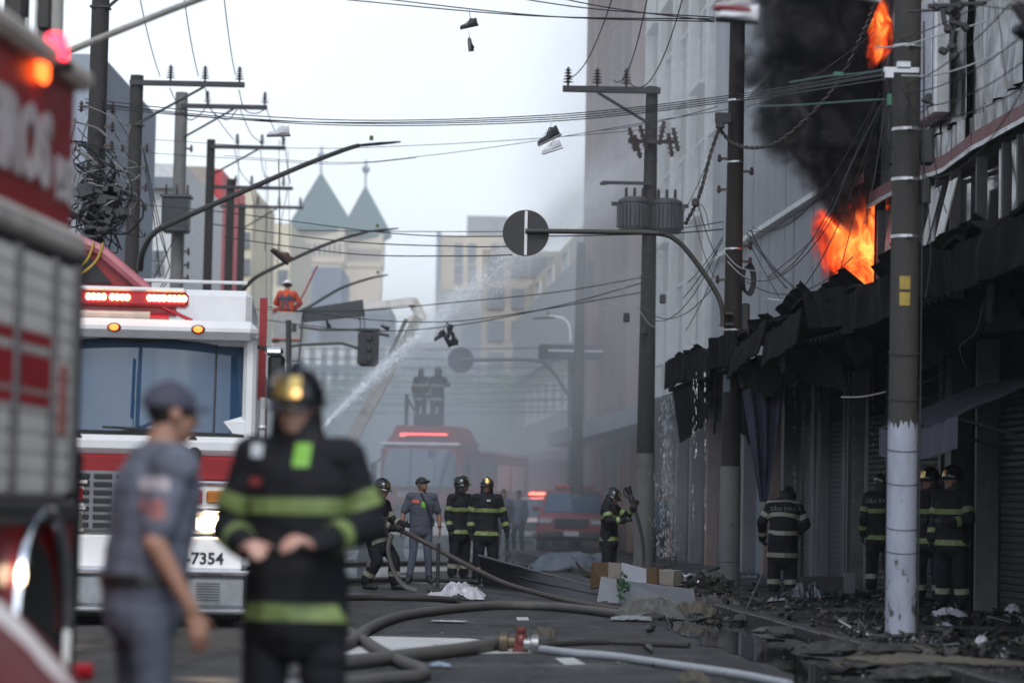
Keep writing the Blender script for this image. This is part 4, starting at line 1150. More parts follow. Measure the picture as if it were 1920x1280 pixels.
# nearest left pole stub with transformer, seen above the near fire truck
b0 = P(78, 600, 22); b0.z = 0
np_ = empty('utility_pole', b0, 0, 'pale pole with a dark transformer just above the near fire truck roof', 'utility pole', GP)
pole_shaft(np_, 9, 0.12, 0.085, M('pale_pole', (.42, .41, .39), .8, dirt=.3, dirtcol=(.2, .19, .18)))
z = P(20, 60, 22).z
t_ = MB(); t_.box((-0.27, -0.1, z + .25), (0.16, 0.3, 0.75), bev=0.02); t_.box((-0.03, -0.14, z + 0.14), (0.1, 0.14, 0.28), bev=0.01); t_.cyl((0.0, -0.14, z - .25), (0.0, -0.14, z - .03), 0.045, n=12); t_.build('transformer', M('rusty_dark_box', (0.03, 0.028, 0.026), 0.6, dirt=0.3, dirtcol=(0.12, 0.06, 0.03)), np_)
q = MB(); q.cyl((-0.2, -0.1, z - .3), (-0.2, -0.1, z + .1), 0.03); q.cyl((-0.1, -0.1, z - .05), (-0.1, -0.1, z + .5), 0.02); q.build('bushing', white, np_)

# ---- street lamps
def lamp(pts, D0, D1, r0, r1, label, head=None, mat=lampm):
    n = len(pts)
    W_ = [P(x, y, D0 + (D1 - D0) * i / (n - 1)) for i, (x, y) in enumerate(pts)]
    r = empty('street_lamp', W_[0], 0, label, 'street lamp', 'street lamps on long arms')
    sp = spline(W_, 8); m_ = len(sp)
    q = MB(); q.tube(sp, [r0 + (r1 - r0) * i / (m_ - 1) for i in range(m_)], 10); q.build('arm', mat, r, world=True)
    if head:
        a, b_ = P(head[0], head[1], D1), P(head[2], head[3], D1)
        q = MB(); q.tube(spline([a, a.lerp(b_, .15), a.lerp(b_, .45), a.lerp(b_, .9), b_], 3), [.03, .05, .05, .055, .055, .055, .06, .05, .045, .035, .03, .02, .015], 8, sq=(.6, 1.8), up=Vector((0, 0, 1))); q.build('lamp_head', darkm, r, world=True)
        q = MB(); c = a.lerp(b_, .3) + Vector((0, 0, .09)); q.cyl(c, c + Vector((0, 0, .09)), .045, .04); q.build('photocell', M('photocell', (.12, .1, .02), .5), r, world=True)
lamp([(262, 505), (268, 470), (290, 436), (340, 410), (440, 366), (560, 314), (640, 283), (672, 273)], 58, 55, .075, .045, 'long street lamp arm curving up from the second left pole', (672, 273, 752, 266))
lamp([(455, 545), (480, 520), (540, 490), (620, 455), (690, 434)], 76, 74, .06, .04, 'second street lamp arm reaching past the brown boot', (690, 434, 748, 428))
lamp([(545, 590), (580, 575), (640, 540), (700, 520)], 86, 84, .05, .04, 'third smaller street lamp arm above the bucket lift boom', (700, 520, 728, 515))
lamp([(96, 112), (106, 106), (230, 55), (365, 2), (500, -45)], 22, 21, .03, .026, 'close grey lamp pipe crossing the top left corner', None, M('grey_pipe', (.33, .31, .28), .5, dirt=.3))
lamp([(1070, 640), (1068, 612), (1055, 597), (1030, 593)], 76, 76, .045, .035, 'far white street lamp near the bare hazy pole', (1040, 595, 998, 597), M('white_lamp', (.75, .77, .8), .4))

# ---- cables
CG = 'cables strung between the poles'
ORD = ['first', 'second', 'third', 'fourth', 'fifth', 'sixth', 'seventh', 'eighth', 'ninth', 'tenth', 'eleventh', 'twelfth', 'thirteenth', 'fourteenth', 'fifteenth', 'sixteenth', 'seventeenth', 'eighteenth', 'nineteenth', 'twentieth', 'twenty-first', 'twenty-second', 'twenty-third']
SEEN = {}
def ordinal(label):     # cables of one run told apart by their order in it
    k = SEEN[label] = SEEN.get(label, -1) + 1
    way = 'from the left' if any(w in label for w in ('steep', 'curving', 'vertical', 'dangling', 'jumper', 'fan')) else 'from the top'
    way = way[5:]
    return ORD[k] + ' ' + label + (' counted from left' if 'left' in way else ' counted downwards')
def cable(a, b_, sag, label, r=.009, mat=wirem, n=22, group=CG, wob=0.0):
    label = ordinal(label)
    a, b_ = Vector(a), Vector(b_); pts = []
    for i in range(n + 1):
        t = i / n; p = a.lerp(b_, t); p.z -= 4 * sag * t * (1 - t)
        if wob: p.z += wob * n3(i * .5, a.x, a.z); p.x += wob * n3(i * .4, a.z + 4, a.x)
        pts.append(p)
    q = MB(); q.tube(pts, r, 5); return tag(q.build('power_cable', mat, smooth=60, clean=False), label, 'cable', group)
def curve_cable(pts, label, r=.009, mat=wirem, group=CG, sub=8):
    label = ordinal(label)
    q = MB(); q.tube(spline(pts, sub), r, 5); return tag(q.build('power_cable', mat, smooth=60, clean=False), label, 'cable', group)
S1 = 'thin black cable crossing high over the street'
for y0, y1, x0 in ((0, 36, 650), (-4, 41, 700), (-30, 33, 820), (-45, 40, 880)):
    curve_cable([P(x0, y0, 47), P((x0 + 1340) / 2, (y0 + y1) / 2 + 12, 43), P(1340, y1, D2)], S1, .011)
S2 = 'slack cable in the bundle sagging across mid sky'
for yl, ym, y3, yr, yp in ((186, 226, 214, 178, 132), (192, 232, 222, 186, 140), (194, 236, 226, 190, 148), (200, 230, 218, 182, 138)):
    curve_cable([P(160, yl, 47), P(430, (yl + ym) / 2 + 8, 46), P(700, ym, 45), P(1060, y3, 43), P(1378, yr, D2), P(1665, yp, 26.2)], S2, .009)
S3 = 'faint thin cable dipping under the sagging bundle'
for pts in ([(420, 292), (640, 305), (800, 292), (1000, 265), (1240, 225), (1370, 205)], [(290, 262), (560, 278), (800, 272), (1060, 256), (1240, 240)], [(250, 285), (480, 300), (640, 308), (780, 296)]):
    curve_cable([P(x, y, 56 - (x - 250) * .012) for x, y in pts], S3, .006)
S4 = 'black cable crossing at the height of the round sign'
for pts, r in (([(250, 383), (420, 398), (740, 438), (985, 443), (1240, 438), (1355, 430)], .011), ([(560, 432), (740, 434), (985, 434), (1240, 430), (1355, 416)], .008), ([(395, 420), (640, 452), (860, 462), (960, 462)], .012), ([(420, 445), (660, 476), (860, 480), (960, 478)], .012)):
    curve_cable([P(x, y, 60 - (x - 250) * .018) for x, y in pts], S4, r)
S5 = 'cable running from the bucket lift side to the slate pole'
for pts in ([(500, 575), (680, 598), (840, 603), (1000, 583), (1100, 566), (1205, 548)], [(470, 580), (660, 583), (840, 568), (1040, 548), (1205, 520)], [(500, 600), (680, 620), (840, 612), (1040, 575), (1205, 530)]):
    curve_cable([P(x, y, 62 - (x - 470) * .015) for x, y in pts], S5, .011)
S6 = 'hazy horizontal cable low across the far street'
for i in range(13):
    y = 655 + i * 9.5 + random.uniform(-3, 3)
    curve_cable([P(545 + random.uniform(0, 60), y, 96), P(800, y + random.uniform(0, 9), 92), P(1070 + random.uniform(-50, 90), y + random.uniform(-8, 10), 86)], S6, .014 if i % 2 else .02)
S7 = 'steep cable dropping from the sky onto the left crossarm'
for a, b_ in (((262, -5), (300, 143)), ((345, -5), (372, 143)), ((420, -5), (441, 140))):
    cable(P(*a, 52), P(*b_, 60), .12, S7, .012)
S8 = 'cable curving down to the right crossarm'
for a, b_, s in (((1150, -10), (1068, 146), .3), ((1215, -10), (1150, 150), .5), ((1282, -10), (1180, 155), .6)):
    cable(P(*a, 43), P(*b_, D3), s, S8, .011)
S9 = 'short loop of jumper cable under a left crossarm'
for pts, D in (([(318, 165), (335, 200), (355, 225), (378, 212), (392, 192)], 62), ([(385, 165), (395, 205), (425, 225), (445, 205), (448, 198)], 62), ([(448, 168), (458, 205), (480, 213), (500, 203)], 63), ([(392, 200), (420, 240), (438, 262)], 74), ([(448, 200), (470, 250), (490, 268)], 74), ([(500, 205), (515, 245), (535, 262)], 74), ([(440, 280), (450, 320), (470, 345)], 84), ([(488, 280), (493, 320), (503, 345)], 84), ([(535, 280), (540, 320), (545, 345)], 84), ([(470, 352), (478, 400), (475, 455)], 92), ([(503, 352), (500, 420), (497, 470)], 92), ([(540, 352), (525, 430), (520, 500)], 92)):
    curve_cable([P(x, y, D) for x, y in pts], S9, .013)
S10 = 'thin vertical wire by the far left crossarms'
for x0, y0, x1, y1, D in ((540, 280, 543, 470, 80), (523, 262, 526, 470, 80), (498, 300, 500, 640, 90), (510, 390, 508, 700, 90), (447, 262, 448, 560, 80)):
    cable(P(x0, y0, D), P(x1, y1, D), 0, S10, .009, n=4)
S11 = 'cable fanning down from the left poles to the dark tangle'
for pts in ([(268, 280), (285, 370), (300, 440), (316, 490)], [(270, 285), (295, 400), (318, 500)], [(272, 320), (290, 420), (300, 520)], [(212, 210), (240, 255), (256, 275)], [(215, 250), (238, 290), (254, 318)], [(215, 330), (235, 385), (252, 430)], [(213, 350), (240, 420), (250, 470)], [(318, 500), (300, 540), (270, 580)], [(330, 440), (300, 500), (275, 545)], [(320, 520), (290, 560), (262, 600)], [(145, 300), (160, 240), (175, 205)], [(145, 240), (165, 260), (190, 250)], [(148, 330), (165, 290), (178, 262), (172, 225)]):
    curve_cable([P(x, y, 52) for x, y in pts], S11, .011)
S12 = 'black cable in the fan beside the brown pole'
for a, b_, s, r in sorted((((1402, 432), (1560, 340), .25, .007), ((1400, 437), (1500, 545), .1, .01), ((1405, 440), (1510, 560), .06, .008), ((1408, 432), (1475, 540), .08, .012), ((1400, 445), (1490, 600), .06, .007), ((1395, 520), (1560, 410), .35, .008), ((1400, 528), (1600, 480), .35, .008), ((1650, 175), (1440, 520), .45, .007), ((1655, 195), (1500, 545), .25, .007), ((1640, 192), (1410, 425), .5, .006), ((1645, 200), (1560, 560), .12, .006), ((1640, 60), (1400, 200), .12, .005), ((1350, 240), (1280, 400), .1, .006), ((1355, 445), (1290, 530), .05, .008), ((1355, 450), (1280, 560), .06, .008), ((1350, 480), (1285, 620), .1, .007), ((1310, 385), (1345, 480), .1, .008), ((1300, 400), (1340, 520), .12, .006), ((1312, 385), (1330, 430), -.12, .006), ((1345, 200), (1130, 245), .05, .007), ((1205, 575), (1335, 540), .35, .008), ((1205, 590), (1345, 470), .5, .008)), key=lambda q: q[0][0] + q[1][0]):
    Da = D2 if a[0] < 1500 else 26.4
    Db = D2 if b_[0] < 1450 else 37.5
    if b_[0] < 1200: Db = D3
    if a[0] < 1210: Da = D3
    cable(P(*a, Da - .2), P(*b_, Db - .2), s, S12, r)
S13 = 'cable climbing to the top right corner'
for a, b_, s in (((1700, 160), (1925, -30), .12), ((1705, 175), (1925, 60), .1), ((1700, 200), (1925, 110), .12), ((1702, 225), (1925, 160), .1), ((1690, 75), (1925, -40), .04), ((1760, -5), (1925, 20), .02), ((1730, 330), (1925, 155), .25)):
    cable(P(*a, 26.2), P(*b_, 22), s, S13, .006)
S14 = 'loose cable dangling at the nearest pole'
for pts in ([(1690, 165), (1720, 230), (1735, 330), (1745, 470), (1735, 560)], [(1700, 170), (1712, 240), (1726, 320)], [(1668, 165), (1662, 230), (1680, 300)], [(1735, 180), (1750, 280), (1760, 350), (1775, 400)], [(1845, 560), (1830, 620), (1800, 650), (1812, 690)], [(1660, 200), (1640, 330), (1620, 420)], [(1655, 190), (1600, 300), (1540, 430), (1440, 520)]):
    curve_cable([P(x, y, 26) for x, y in pts], S14, .006)
S15 = 'pale slack cable looped by the right poles'
for pts, D in (([(1360, 475), (1385, 500), (1420, 508), (1460, 502), (1490, 488)], D2 - .35), ([(1364, 490), (1390, 515), (1420, 527), (1470, 520), (1480, 515)], D2 - .35), ([(1195, 575), (1215, 605), (1232, 615)], D3 - .4), ([(1142, 530), (1165, 541), (1190, 525), (1205, 510)], D3 - .4), ([(1640, 90), (1700, 84), (1800, 55), (1850, 40)], 26), ([(1690, 142), (1760, 140), (1850, 110), (1920, 70)], 25.6), ([(1446, 562), (1480, 565), (1520, 563), (1560, 566)], 38)):
    curve_cable([P(x, y, D) for x, y in pts], S15, .009, wirel)
S16 = 'green spliced cable left of the nearest pole'
gm = M('green_tape', (.04, .13, .08), .5)
for pts in ([(1672, 128), (1640, 134), (1590, 140), (1560, 142), (1480, 155)], [(1668, 186), (1600, 190), (1500, 197), (1420, 200)]):
    curve_cable([P(x, y, 26) for x, y in pts], S16, .009, M('green_grey_cable', (.07, .12, .11), .5))
cl = empty('cable_clamp', P(1675, 135, 25.85), 0, 'cluster of pale clamps and tape near the top of the nearest pole', 'clamp')
q = MB(); a = P(1690, 132, 25.8); q.box(a, (.34, .06, .05)); q.box(a + Vector((.02, -.02, .05)), (.14, .06, .07), bev=.01); q.box(a + Vector((-.12, -.02, -.03)), (.08, .05, .1)); q.build('bracket', steel, cl, world=True)
q = MB(); a = P(1668, 188, 25.8); q.box(a, (.05, .05, .12), bev=.01); a = P(1572, 140, 26); q.box(a, (.1, .05, .05), bev=.01); q.build('splice', gm, cl, world=True)
# twisted thick cables (rope-like), strung from the brown pole
def twisted(pts, label, r, tw):
    sp = spline(pts, 16); q = MB()
    for s in (0, math.pi):
        pp = []
        for i, p in enumerate(sp):
            t = (sp[min(i + 1, len(sp) - 1)] - sp[max(i - 1, 0)]).normalized(); x = t.cross(Vector((0, 1, 0))).normalized(); y = t.cross(x)
            an = i * tw + s; pp.append(p + (x * math.cos(an) + y * math.sin(an)) * r)
        q.tube(pp, r * .95, 5)
    tag(q.build('twisted_cable', M('twisted_cable', (.05, .045, .04), .6, metal=.2), smooth=60, clean=False), label, 'cable')
twisted([P(1347, 238, D2 - .3), P(1370, 265, D2 - .3), P(1410, 277, D2 - 1), P(1460, 265, D2 - 2), P(1520, 215, D2 - 4), P(1575, 150, D2 - 7), P(1615, 70, D2 - 9), P(1640, 10, D2 - 11), P(1650, -30, D2 - 12)], 'thick twisted cable sweeping up through the black smoke', .018, .9)
twisted([P(1349, 240, D2 - .3), P(1332, 290, D2 - .3), P(1318, 345, D2 - .3), P(1305, 382, D2 - .3), P(1285, 420, D2 - .2)], 'thick twisted cable hanging down left of the brown pole', .018, .9)
q = MB(); a = P(1350, 236, D2 - .3); q.box(a, (.14, .1, .1), bev=.02); q.box(a + Vector((.06, .05, .13)), (.28, .06, .18), bev=.02)
tag(q.build('cable_clamp', darkm), 'dark clamp joining the twisted cables at the brown pole', 'clamp')
q = MB(); q.box(P(1304, 380, D2 - .3), (.12, .1, .14), bev=.03); tag(q.build('cable_clamp', darkm), 'dark clamp low on the twisted cable left of the brown pole', 'clamp')

# knot of cables at the left pole
tg = empty('cable_tangle', b_lp0 + Vector((0, -.3, P(200, 400, 47).z)), 0, 'big messy knot of black and grey cables wrapped round the tall left pole', 'cable tangle')
rnd = random.Random(3)
for nm, m_, cnt in (('black_loops', wirem, 60), ('grey_loops', M('cable_grey', (.2, .2, .2), .6), 22)):
    q = MB()
    for k in range(cnt):
        c = P(rnd.gauss(185, 22), rnd.gauss(385, 42), 46.6)
        pts = []
        a0 = rnd.uniform(0, 6.28); rx_, rz_ = rnd.uniform(.12, .5), rnd.uniform(.08, .38); sk = rnd.uniform(-.6, .6)
        for i in range(9):
            an = a0 + i * rnd.uniform(.4, .75)
            pts.append(c + Vector((rx_ * math.cos(an), rnd.uniform(-.35, .25), rz_ * math.sin(an) + sk * rx_ * math.cos(an))))
        q.tube(spline(pts, 4), rnd.uniform(.008, .018), 5)
    o = q.build(nm, m_, tg, world=True, smooth=60, clean=False); o['kind'] = 'stuff'
q = MB()
for k in range(14):
    c = P(rnd.gauss(190, 16), rnd.uniform(335, 440), 46.4); q.box(c, (rnd.uniform(.15, .4), .2, rnd.uniform(.1, .25)), Matrix.Rotation(rnd.uniform(-.4, .4), 3, 'Y'), .03)
tag(q.build('splice_boxes', darkm, tg, world=True), kind='stuff')
tg2 = empty('cable_tangle', P(1760, 20, 25), 0, 'burnt cable ends hanging in a clump at the top right', 'cable tangle')
q = MB()
for pts in ([(1740, 12), (1790, 10), (1850, 5)], [(1700, 22), (1770, 18), (1810, 8)], [(1768, 20), (1772, 45), (1785, 62), (1780, 90), (1766, 96)], [(1775, 18), (1790, 50), (1784, 80), (1795, 108)], [(1780, 40), (1800, 46), (1812, 50)], [(1735, 180), (1738, 188), (1750, 198)], [(1730, 185), (1740, 190), (1742, 176)]):
    q.tube(spline([P(x, y, 25) for x, y in pts], 6), rnd.uniform(.012, .03), 6)
for x, y in ((1810, 52), (1778, 55), (1785, 88), (1790, 106), (1768, 96), (1738, 186), (1780, 20), (1800, 12), (1755, 14)):
    q.box(P(x, y, 25), (.09, .06, .07), Matrix.Rotation(rnd.uniform(-1, 1), 3, 'Y'), .02)
tag(q.build('burnt_ends', darkm, tg2, world=True), kind='stuff')

# ---- shoes slung over the cables
def shoe_mesh():
    """trainer 0.3 long: toe towards -X, sole down"""
    q = MB(); rings = []
    for i in range(13):
        t = i / 12; x = -0.15 + 0.3 * t
        w_ = 0.048 * (1 - abs(2 * t - .75) ** 3 * .35) * (0.55 + .45 * min(1, t * 6) if t < .2 else 1)
        h = 0.05 + 0.02 * t if t < .45 else (0.06 + 0.07 * min(1, (t - .45) / .2))
        if t > .8: h -= .02 * (1 - (t - .8) * 3)
        if t < .12: h = .03 + t * .16
        rings.append([Vector((x, w_ * math.cos(a) * (1 if math.sin(a) < 0 else .8), .02 + h * (.5 + .5 * math.sin(a)))) for a in [k / 12 * 2 * math.pi for k in range(12)]])
    q.loft(rings); up_ = q.mesh('upper', None)
    s = MB(); rings = [[Vector((-0.155 + .315 * i / 10, .052 * (1 - abs(2 * i / 10 - .9) ** 3 * .4) * math.cos(a), .012 + .018 * math.sin(a))) for a in [k / 8 * 2 * math.pi for k in range(8)]] for i in range(11)]
    s.loft(rings); so_ = s.mesh('sole', None)
    c = MB()
    for k in range(4): c.tube([Vector((-.045 + .03 * k, -.03, .085 + .014 * k)), Vector((-.03 + .03 * k, 0, .1 + .014 * k)), Vector((-.045 + .03 * k, .03, .085 + .014 * k))], .005, 5)
    la_ = c.mesh('laces', None)
    return up_, so_, la_
SHM = shoe_mesh()
def shoe(px, py, D, rx, ry, rz, cu, cs, label, hang, scale=1.0, lace=white):
    c = P(px, py, D)
    r = empty('hanging_shoe', c, 0, label, 'shoe', 'shoes slung over the cables')
    r.rotation_euler = (R(rx), R(ry), R(rz)); r.scale = (scale,) * 3
    for me, m_, nm in zip(SHM, (cu, cs, lace), ('upper', 'sole', 'laces')):
        me = me.copy(); me.materials.clear(); me.materials.append(m_); link(nm, me, r)
    mi = wmat(r).inverted()
    q = MB(); h0 = c + Vector((0, 0, .1 * scale)); h1 = P(*hang, D)
    q.tube([mi @ h0, mi @ (h0.lerp(h1, .5) + Vector((.01, 0, 0))), mi @ h1], .006, 5); q.build('shoestring', lace, r)
blk = M('shoe_black', (.025, .025, .03), .6); wht = M('shoe_white', (.6, .6, .64), .55, dirt=.2); brn = M('shoe_brown', (.09, .045, .03), .6, dirt=.3); sol = M('shoe_sole', (.16, .15, .15), .7)
red_ = M('shoe_red', (.35, .05, .06), .5)
shoe(880, 52, 44, 0, -14, 4, blk, blk, 'black trainer hanging level on the topmost cable, upper of the pair', (880, 22), lace=blk)
shoe(879, 84, 44, 20, 82, 60, blk, sol, 'black trainer hanging toe up below its mate on the topmost cable', (879, 60), .75, blk)
shoe(522, 256, 48, 8, -4, 8, wht, sol, 'white trainer hanging alone by the left crossarms', (522, 232), 1.35)
shoe(1031, 264, 42, 10, -28, 10, blk, sol, 'black and white trainer hanging above a white one in mid sky', (1033, 215), 1.3)
shoe(1036, 284, 42, 8, -20, 8, wht, wht, 'white trainer dangling right under the black one in mid sky', (1040, 258), 1.1)
shoe(523, 483, 50, -15, 38, 12, brn, blk, 'brown leather boot dangling in front of the castle-like building', (522, 300), 1.35, brn)
for px, py, ry, lab in ((826, 633, -30, 'leftmost dark shoe of the bunch above the far truck crew'), (836, 640, 60, 'lowest dark shoe of the bunch above the far truck crew'), (846, 622, -70, 'topmost dark shoe of the bunch above the far truck crew'), (847, 635, 85, 'rightmost dark shoe of the bunch above the far truck crew')):
    shoe(px, py, 56, 12, ry, 20, blk, blk, lab, (838, 604), .95, blk)
shoe(720, 616, 60, 0, 35, 10, blk, blk, 'small dark shoe just above the traffic light arm', (716, 602), .7, blk)
shoe(612, 608, 60, 0, 80, 10, blk, blk, 'small dark shoe hanging in front of the boom', (612, 600), .7, blk)
shoe(1380, 42, 17, 0, 4, 2, wht, blk, 'large blurred pale trainer at the top of the brown pole, front one', (1380, -30), .9, blk)
shoe(1372, 20, 16.5, 0, 2, 6, M('shoe_grey', (.35, .33, .35), .6), red_, 'blurred grey trainer with a red sole above the pale one', (1380, -40), .75, blk)
shoe(1616, -2, 18, 0, 10, 4, wht, wht, 'white trainer cut off by the top edge beside the upper flames', (1616, -60), .8, wht)
shoe(1914, 30, 17, 0, 30, 50, blk, sol, 'dark trainer at the top right corner, upper one', (1916, -20), .8, blk)
shoe(1912, 68, 17, 0, 8, 60, blk, blk, 'dark trainer at the top right corner, lower one', (1916, 30), .7, blk)

# ---- traffic light, overhead sign box
tl = empty('traffic_light', P(690, 655, 66), 0, 'black traffic light seen from behind on a horizontal arm over the street', 'traffic light')
k = 66 / 5000; c = P(691, 654, 66)
q = MB(); q.box(c, (36 * k, .2, 66 * k), bev=.06); q.build('housing', darkm, tl, world=True)
q = MB(); q.box(c + Vector((0, -.13, 0)), (40 * k, .02, 58 * k), bev=.01); q.build('backboard', M('backboard', (.02, .02, .024), .5), tl, world=True)
for i in (-1, 0, 1):
    q = MB(); q.cyl(c + Vector((.03, -.15, i * .26)), c + Vector((.03, -.2, i * .26)), .08, .05, 12); q.build('lamp_back', darkm, tl, world=True)
q = MB(); q.box(c + Vector((-.02, .1, 36 * k)), (44 * k, .4, .06)); q.box(c + Vector((24 * k, .0, 28 * k)), (28 * k, .3, .06), Matrix.Rotation(R(10), 3, 'Y')); q.build('visor', darkm, tl, world=True)
q = MB(); q.tube([c + Vector((0, .12, -.05)), P(640, 643, 66), P(565, 646, 66), P(540, 650, 66)], .035, 8); q.tube([P(560, 612, 66), P(600, 618, 66), P(690, 618, 66)], .03, 8); q.build('arm', lampm, tl, world=True)
q = MB(); q.tube([P(548, 1000, 66), P(541, 640, 66), P(541, 600, 66)], .07, 10); q.build('post', lampm, tl, world=True)
ob = empty('overhead_sign', P(1070, 900, 80), 0, 'dark box sign with a white line on the hazy bare pole', 'sign'); ob.location.z = 0
a, b_ = P(1010, 645, 80), P(1130, 675, 80)
q = MB(); q.box(((a.x + b_.x) / 2, 80, (a.z + b_.z) / 2), (b_.x - a.x, .3, a.z - b_.z), bev=.03); q.build('box', darkm, ob, world=True)
q = MB(); q.box(((a.x + b_.x) / 2 + .15, 79.83, (a.z + b_.z) / 2 + .03), ((b_.x - a.x) * .85, .02, .06)); q.build('line', wht, ob, world=True)
q = MB(); q.tube([P(1070, 660, 80.4), P(1070, 940, 80.4)], .09, 8); q.build('post', lampm, ob, world=True)
# ================================================================ vehicles
tred = M('truck_red', (0.27, 0.012, 0.016), 0.42, var=0.08, coat=0.12, spec=0.35, dirt=0.12, dirtcol=(0.1, 0.02, 0.02))
twhite = M('truck_white', (0.72, 0.72, 0.73), 0.3, var=0.05, coat=0.4, dirt=0.1, dirtcol=(0.45, 0.44, 0.42))
chrome = M('chrome', (0.8, 0.8, 0.82), 0.12, metal=1.0, var=0.05)
rubber = M('tyre_rubber', (0.018, 0.018, 0.018), 0.85, var=0.2, bump=0.3)
blackp = M('black_plastic', (0.012, 0.012, 0.013), 0.5)
silver = M('roller_silver', (0.68, 0.655, 0.62), 0.5, metal=0.05, var=0.1, dirt=0.25, dirtcol=(0.25, 0.23, 0.21), scale=1.5)
rimm = M('wheel_rim', (0.45, 0.45, 0.46), 0.35, metal=0.8, dirt=0.4)
redlamp = emit('red_lamp', (1.0, 0.04, 0.03), 9)
hotlamp = emit('hot_lamp', (1.0, 0.42, 0.16), 16)
amber = emit('amber_lamp', (1.0, 0.12, 0.02), 3)
headl = emit('headlight', (1.0, 0.72, 0.42), 22)
redlens = M('red_lens', (0.45, 0.01, 0.02), 0.2)
amberlens = M('amber_lens', (0.4, 0.14, 0.02), 0.2)
screen = glass('windscreen', (0.025, 0.06, 0.115), 0.02)  # blue base colour stands in for dark cloud reflected in the glass

def part(name, mat, root, fn, smooth=30):
    q = MB(); fn(q); return q.build(name, mat, root, smooth=smooth)

def wheel(root, c, r, w, axis='x'):
    rot = Matrix.Rotation(R(90), 3, 'Y')
    q = MB(); q.lathe([(r * .6, -w / 2), (r * .93, -w / 2), (r, -w * .38), (r, w * .38), (r * .93, w / 2), (r * .6, w / 2)], c, 28, rot)
    o = q.build('wheel', rubber, root)
    q = MB(); q.lathe([(r * .6, -w * .42), (r * .56, -w * .3), (r * .2, -w * .2), (r * .12, -w * .42), (.001, -w * .42)], c, 24, rot); q.lathe([(r * .6, w * .42), (r * .56, w * .3), (r * .2, w * .2), (r * .12, w * .42), (.001, w * .42)], c, 24, rot)
    q.build('rim', rimm, o)
    return o

# ---- white and red fire truck facing the camera
D = 28.0
TX = P(250, 950, D).x
ft = empty('fire_truck', (TX, D, 0), R(4.3), 'white and red fire truck facing the camera with headlights and roof light bar on', 'fire truck', 'fire trucks in the street')
part('chassis', blackp, ft, lambda q: q.box((0, 4.6, 0.62), (2.3, 8.6, 0.5)))
part('body', tred, ft, lambda q: q.box((0, 6.4, 1.85), (2.46, 5.2, 2.3), bev=.05))
part('roof_box', twhite, ft, lambda q: (q.box((.42, 3.2, 3.42), (1.46, 3.6, .42), bev=.07), q.box((.42, 6.5, 3.35), (1.5, 4, .3), bev=.05)))
# cab shell: a loft of rounded sections along Y, leaving the screen to a separate part
def cabshell(q):
    q.box((0, 1.55, 1.05), (2.46, 2.9, 1.0), bev=.08)           # lower cab
    q.box((0, 1.65, 1.85), (2.48, 2.75, 0.7), bev=.06)
    q.box((0, 1.7, 3.08), (2.48, 2.75, .26), bev=.1)            # brow and roof
    for s in (-1, 1): q.box((s * 1.17, 0.42, 2.5), (.14, .3, 1.1), bev=.04)
    for s in (-1, 1): q.box((s * 1.2, 2.2, 2.5), (.08, 1.6, 1.1), bev=.03)
part('cab', twhite, ft, cabshell)
part('red_band', tred, ft, lambda q: q.box((0, .1, 1.63), (2.5, .16, .27), bev=.03))
part('white_band', twhite, ft, lambda q: q.box((0, .12, 1.87), (2.5, .24, .2), bev=.06))
part('brow', twhite, ft, lambda q: q.box((0, .2, 3.1), (2.5, .3, .2), bev=.08))
def scr(a, b_):
    x = -1.12 + 2.24 * a; z = 1.99 + 1.0 * b_
    return Vector((x, .14 + .2 * b_ + .16 * (2 * a - 1) ** 2, z))
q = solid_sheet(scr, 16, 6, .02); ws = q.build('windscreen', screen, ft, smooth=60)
q = MB(); q.tube([scr(0, 0), scr(.25, 0), scr(.5, 0), scr(.75, 0), scr(1, 0)], .03, 6); q.tube([scr(0, 1), scr(.5, 1), scr(1, 1)], .03, 6); q.tube([scr(0, 0), scr(0, 1)], .03, 6); q.tube([scr(1, 0), scr(1, 1)], .03, 6); q.tube([scr(.86, 0), scr(.86, 1)], .012, 6); q.build('screen_seal', blackp, ft)
for s in (-1, 1):
    q = MB(); q.tube([Vector((s * .6, .1, 1.95)), Vector((s * .05 + .1, .07, 2.03))], .014, 6); q.tube([Vector((s * .05 + .35, .06, 2.02)), Vector((s * .05 - .3, .05, 2.05))], .012, 6); q.cyl((s * .6, .02, 1.93), (s * .6, .14, 1.93), .045, n=10); q.build('wiper', blackp, ft)
q = MB(); q.cyl((.62, -.03, 1.79), (.62, .12, 1.79), .07, n=12); q.tube([(.62, 0, 1.79), (.3, -.02, 1.96)], .018, 6); q.build('wiper_motor', blackp, ft)
# light bar: base, white hood, four lamp clusters each of small bulbs
lb = part('light_bar', redlens, ft, lambda q: (q.box((-.28, .35, 3.42), (1.56, .3, .16), bev=.03), q.box((-.28, .4, 3.3), (1.3, .2, .1))))
part('hood', twhite, lb, lambda q: q.box((-.28, .36, 3.52), (1.5, .32, .05), bev=.02))
for x0, w_ in ((-.47, .19), (-.22, .19), (.17, .18), (.38, .18)):
    q = MB()
    for k in range(4): q.ell((x0 + (k - 1.5) * w_ / 3.6, .195, 3.43 + .04 * 0), (.03, .012, .035), 10, 6)
    q.build('lamp', hotlamp, lb)
part('spot_tube', M('spot_pale', (.5, .42, .36), .4), ft, lambda q: q.tube([(-.9, .25, 3.24), (.1, .25, 3.24)], .05, 10))
part('cross_tube', redlens, ft, lambda q: q.tube([(-1.1, .3, 3.17), (.3, .3, 3.2)], .08, 10))
part('stay', redlens, ft, lambda q: q.tube([(.1, .25, 3.4), (.55, .25, 3.2)], .02, 6))
for x in (-.26, .62):
    o = part('marker_lamp', blackp, ft, lambda q, x=x: q.ell((x, .05, 3.1), (.075, .03, .05), 12, 8))
    part('lens', amber, o, lambda q, x=x: q.ell((x, .022, 3.1), (.05, .015, .035), 12, 8))
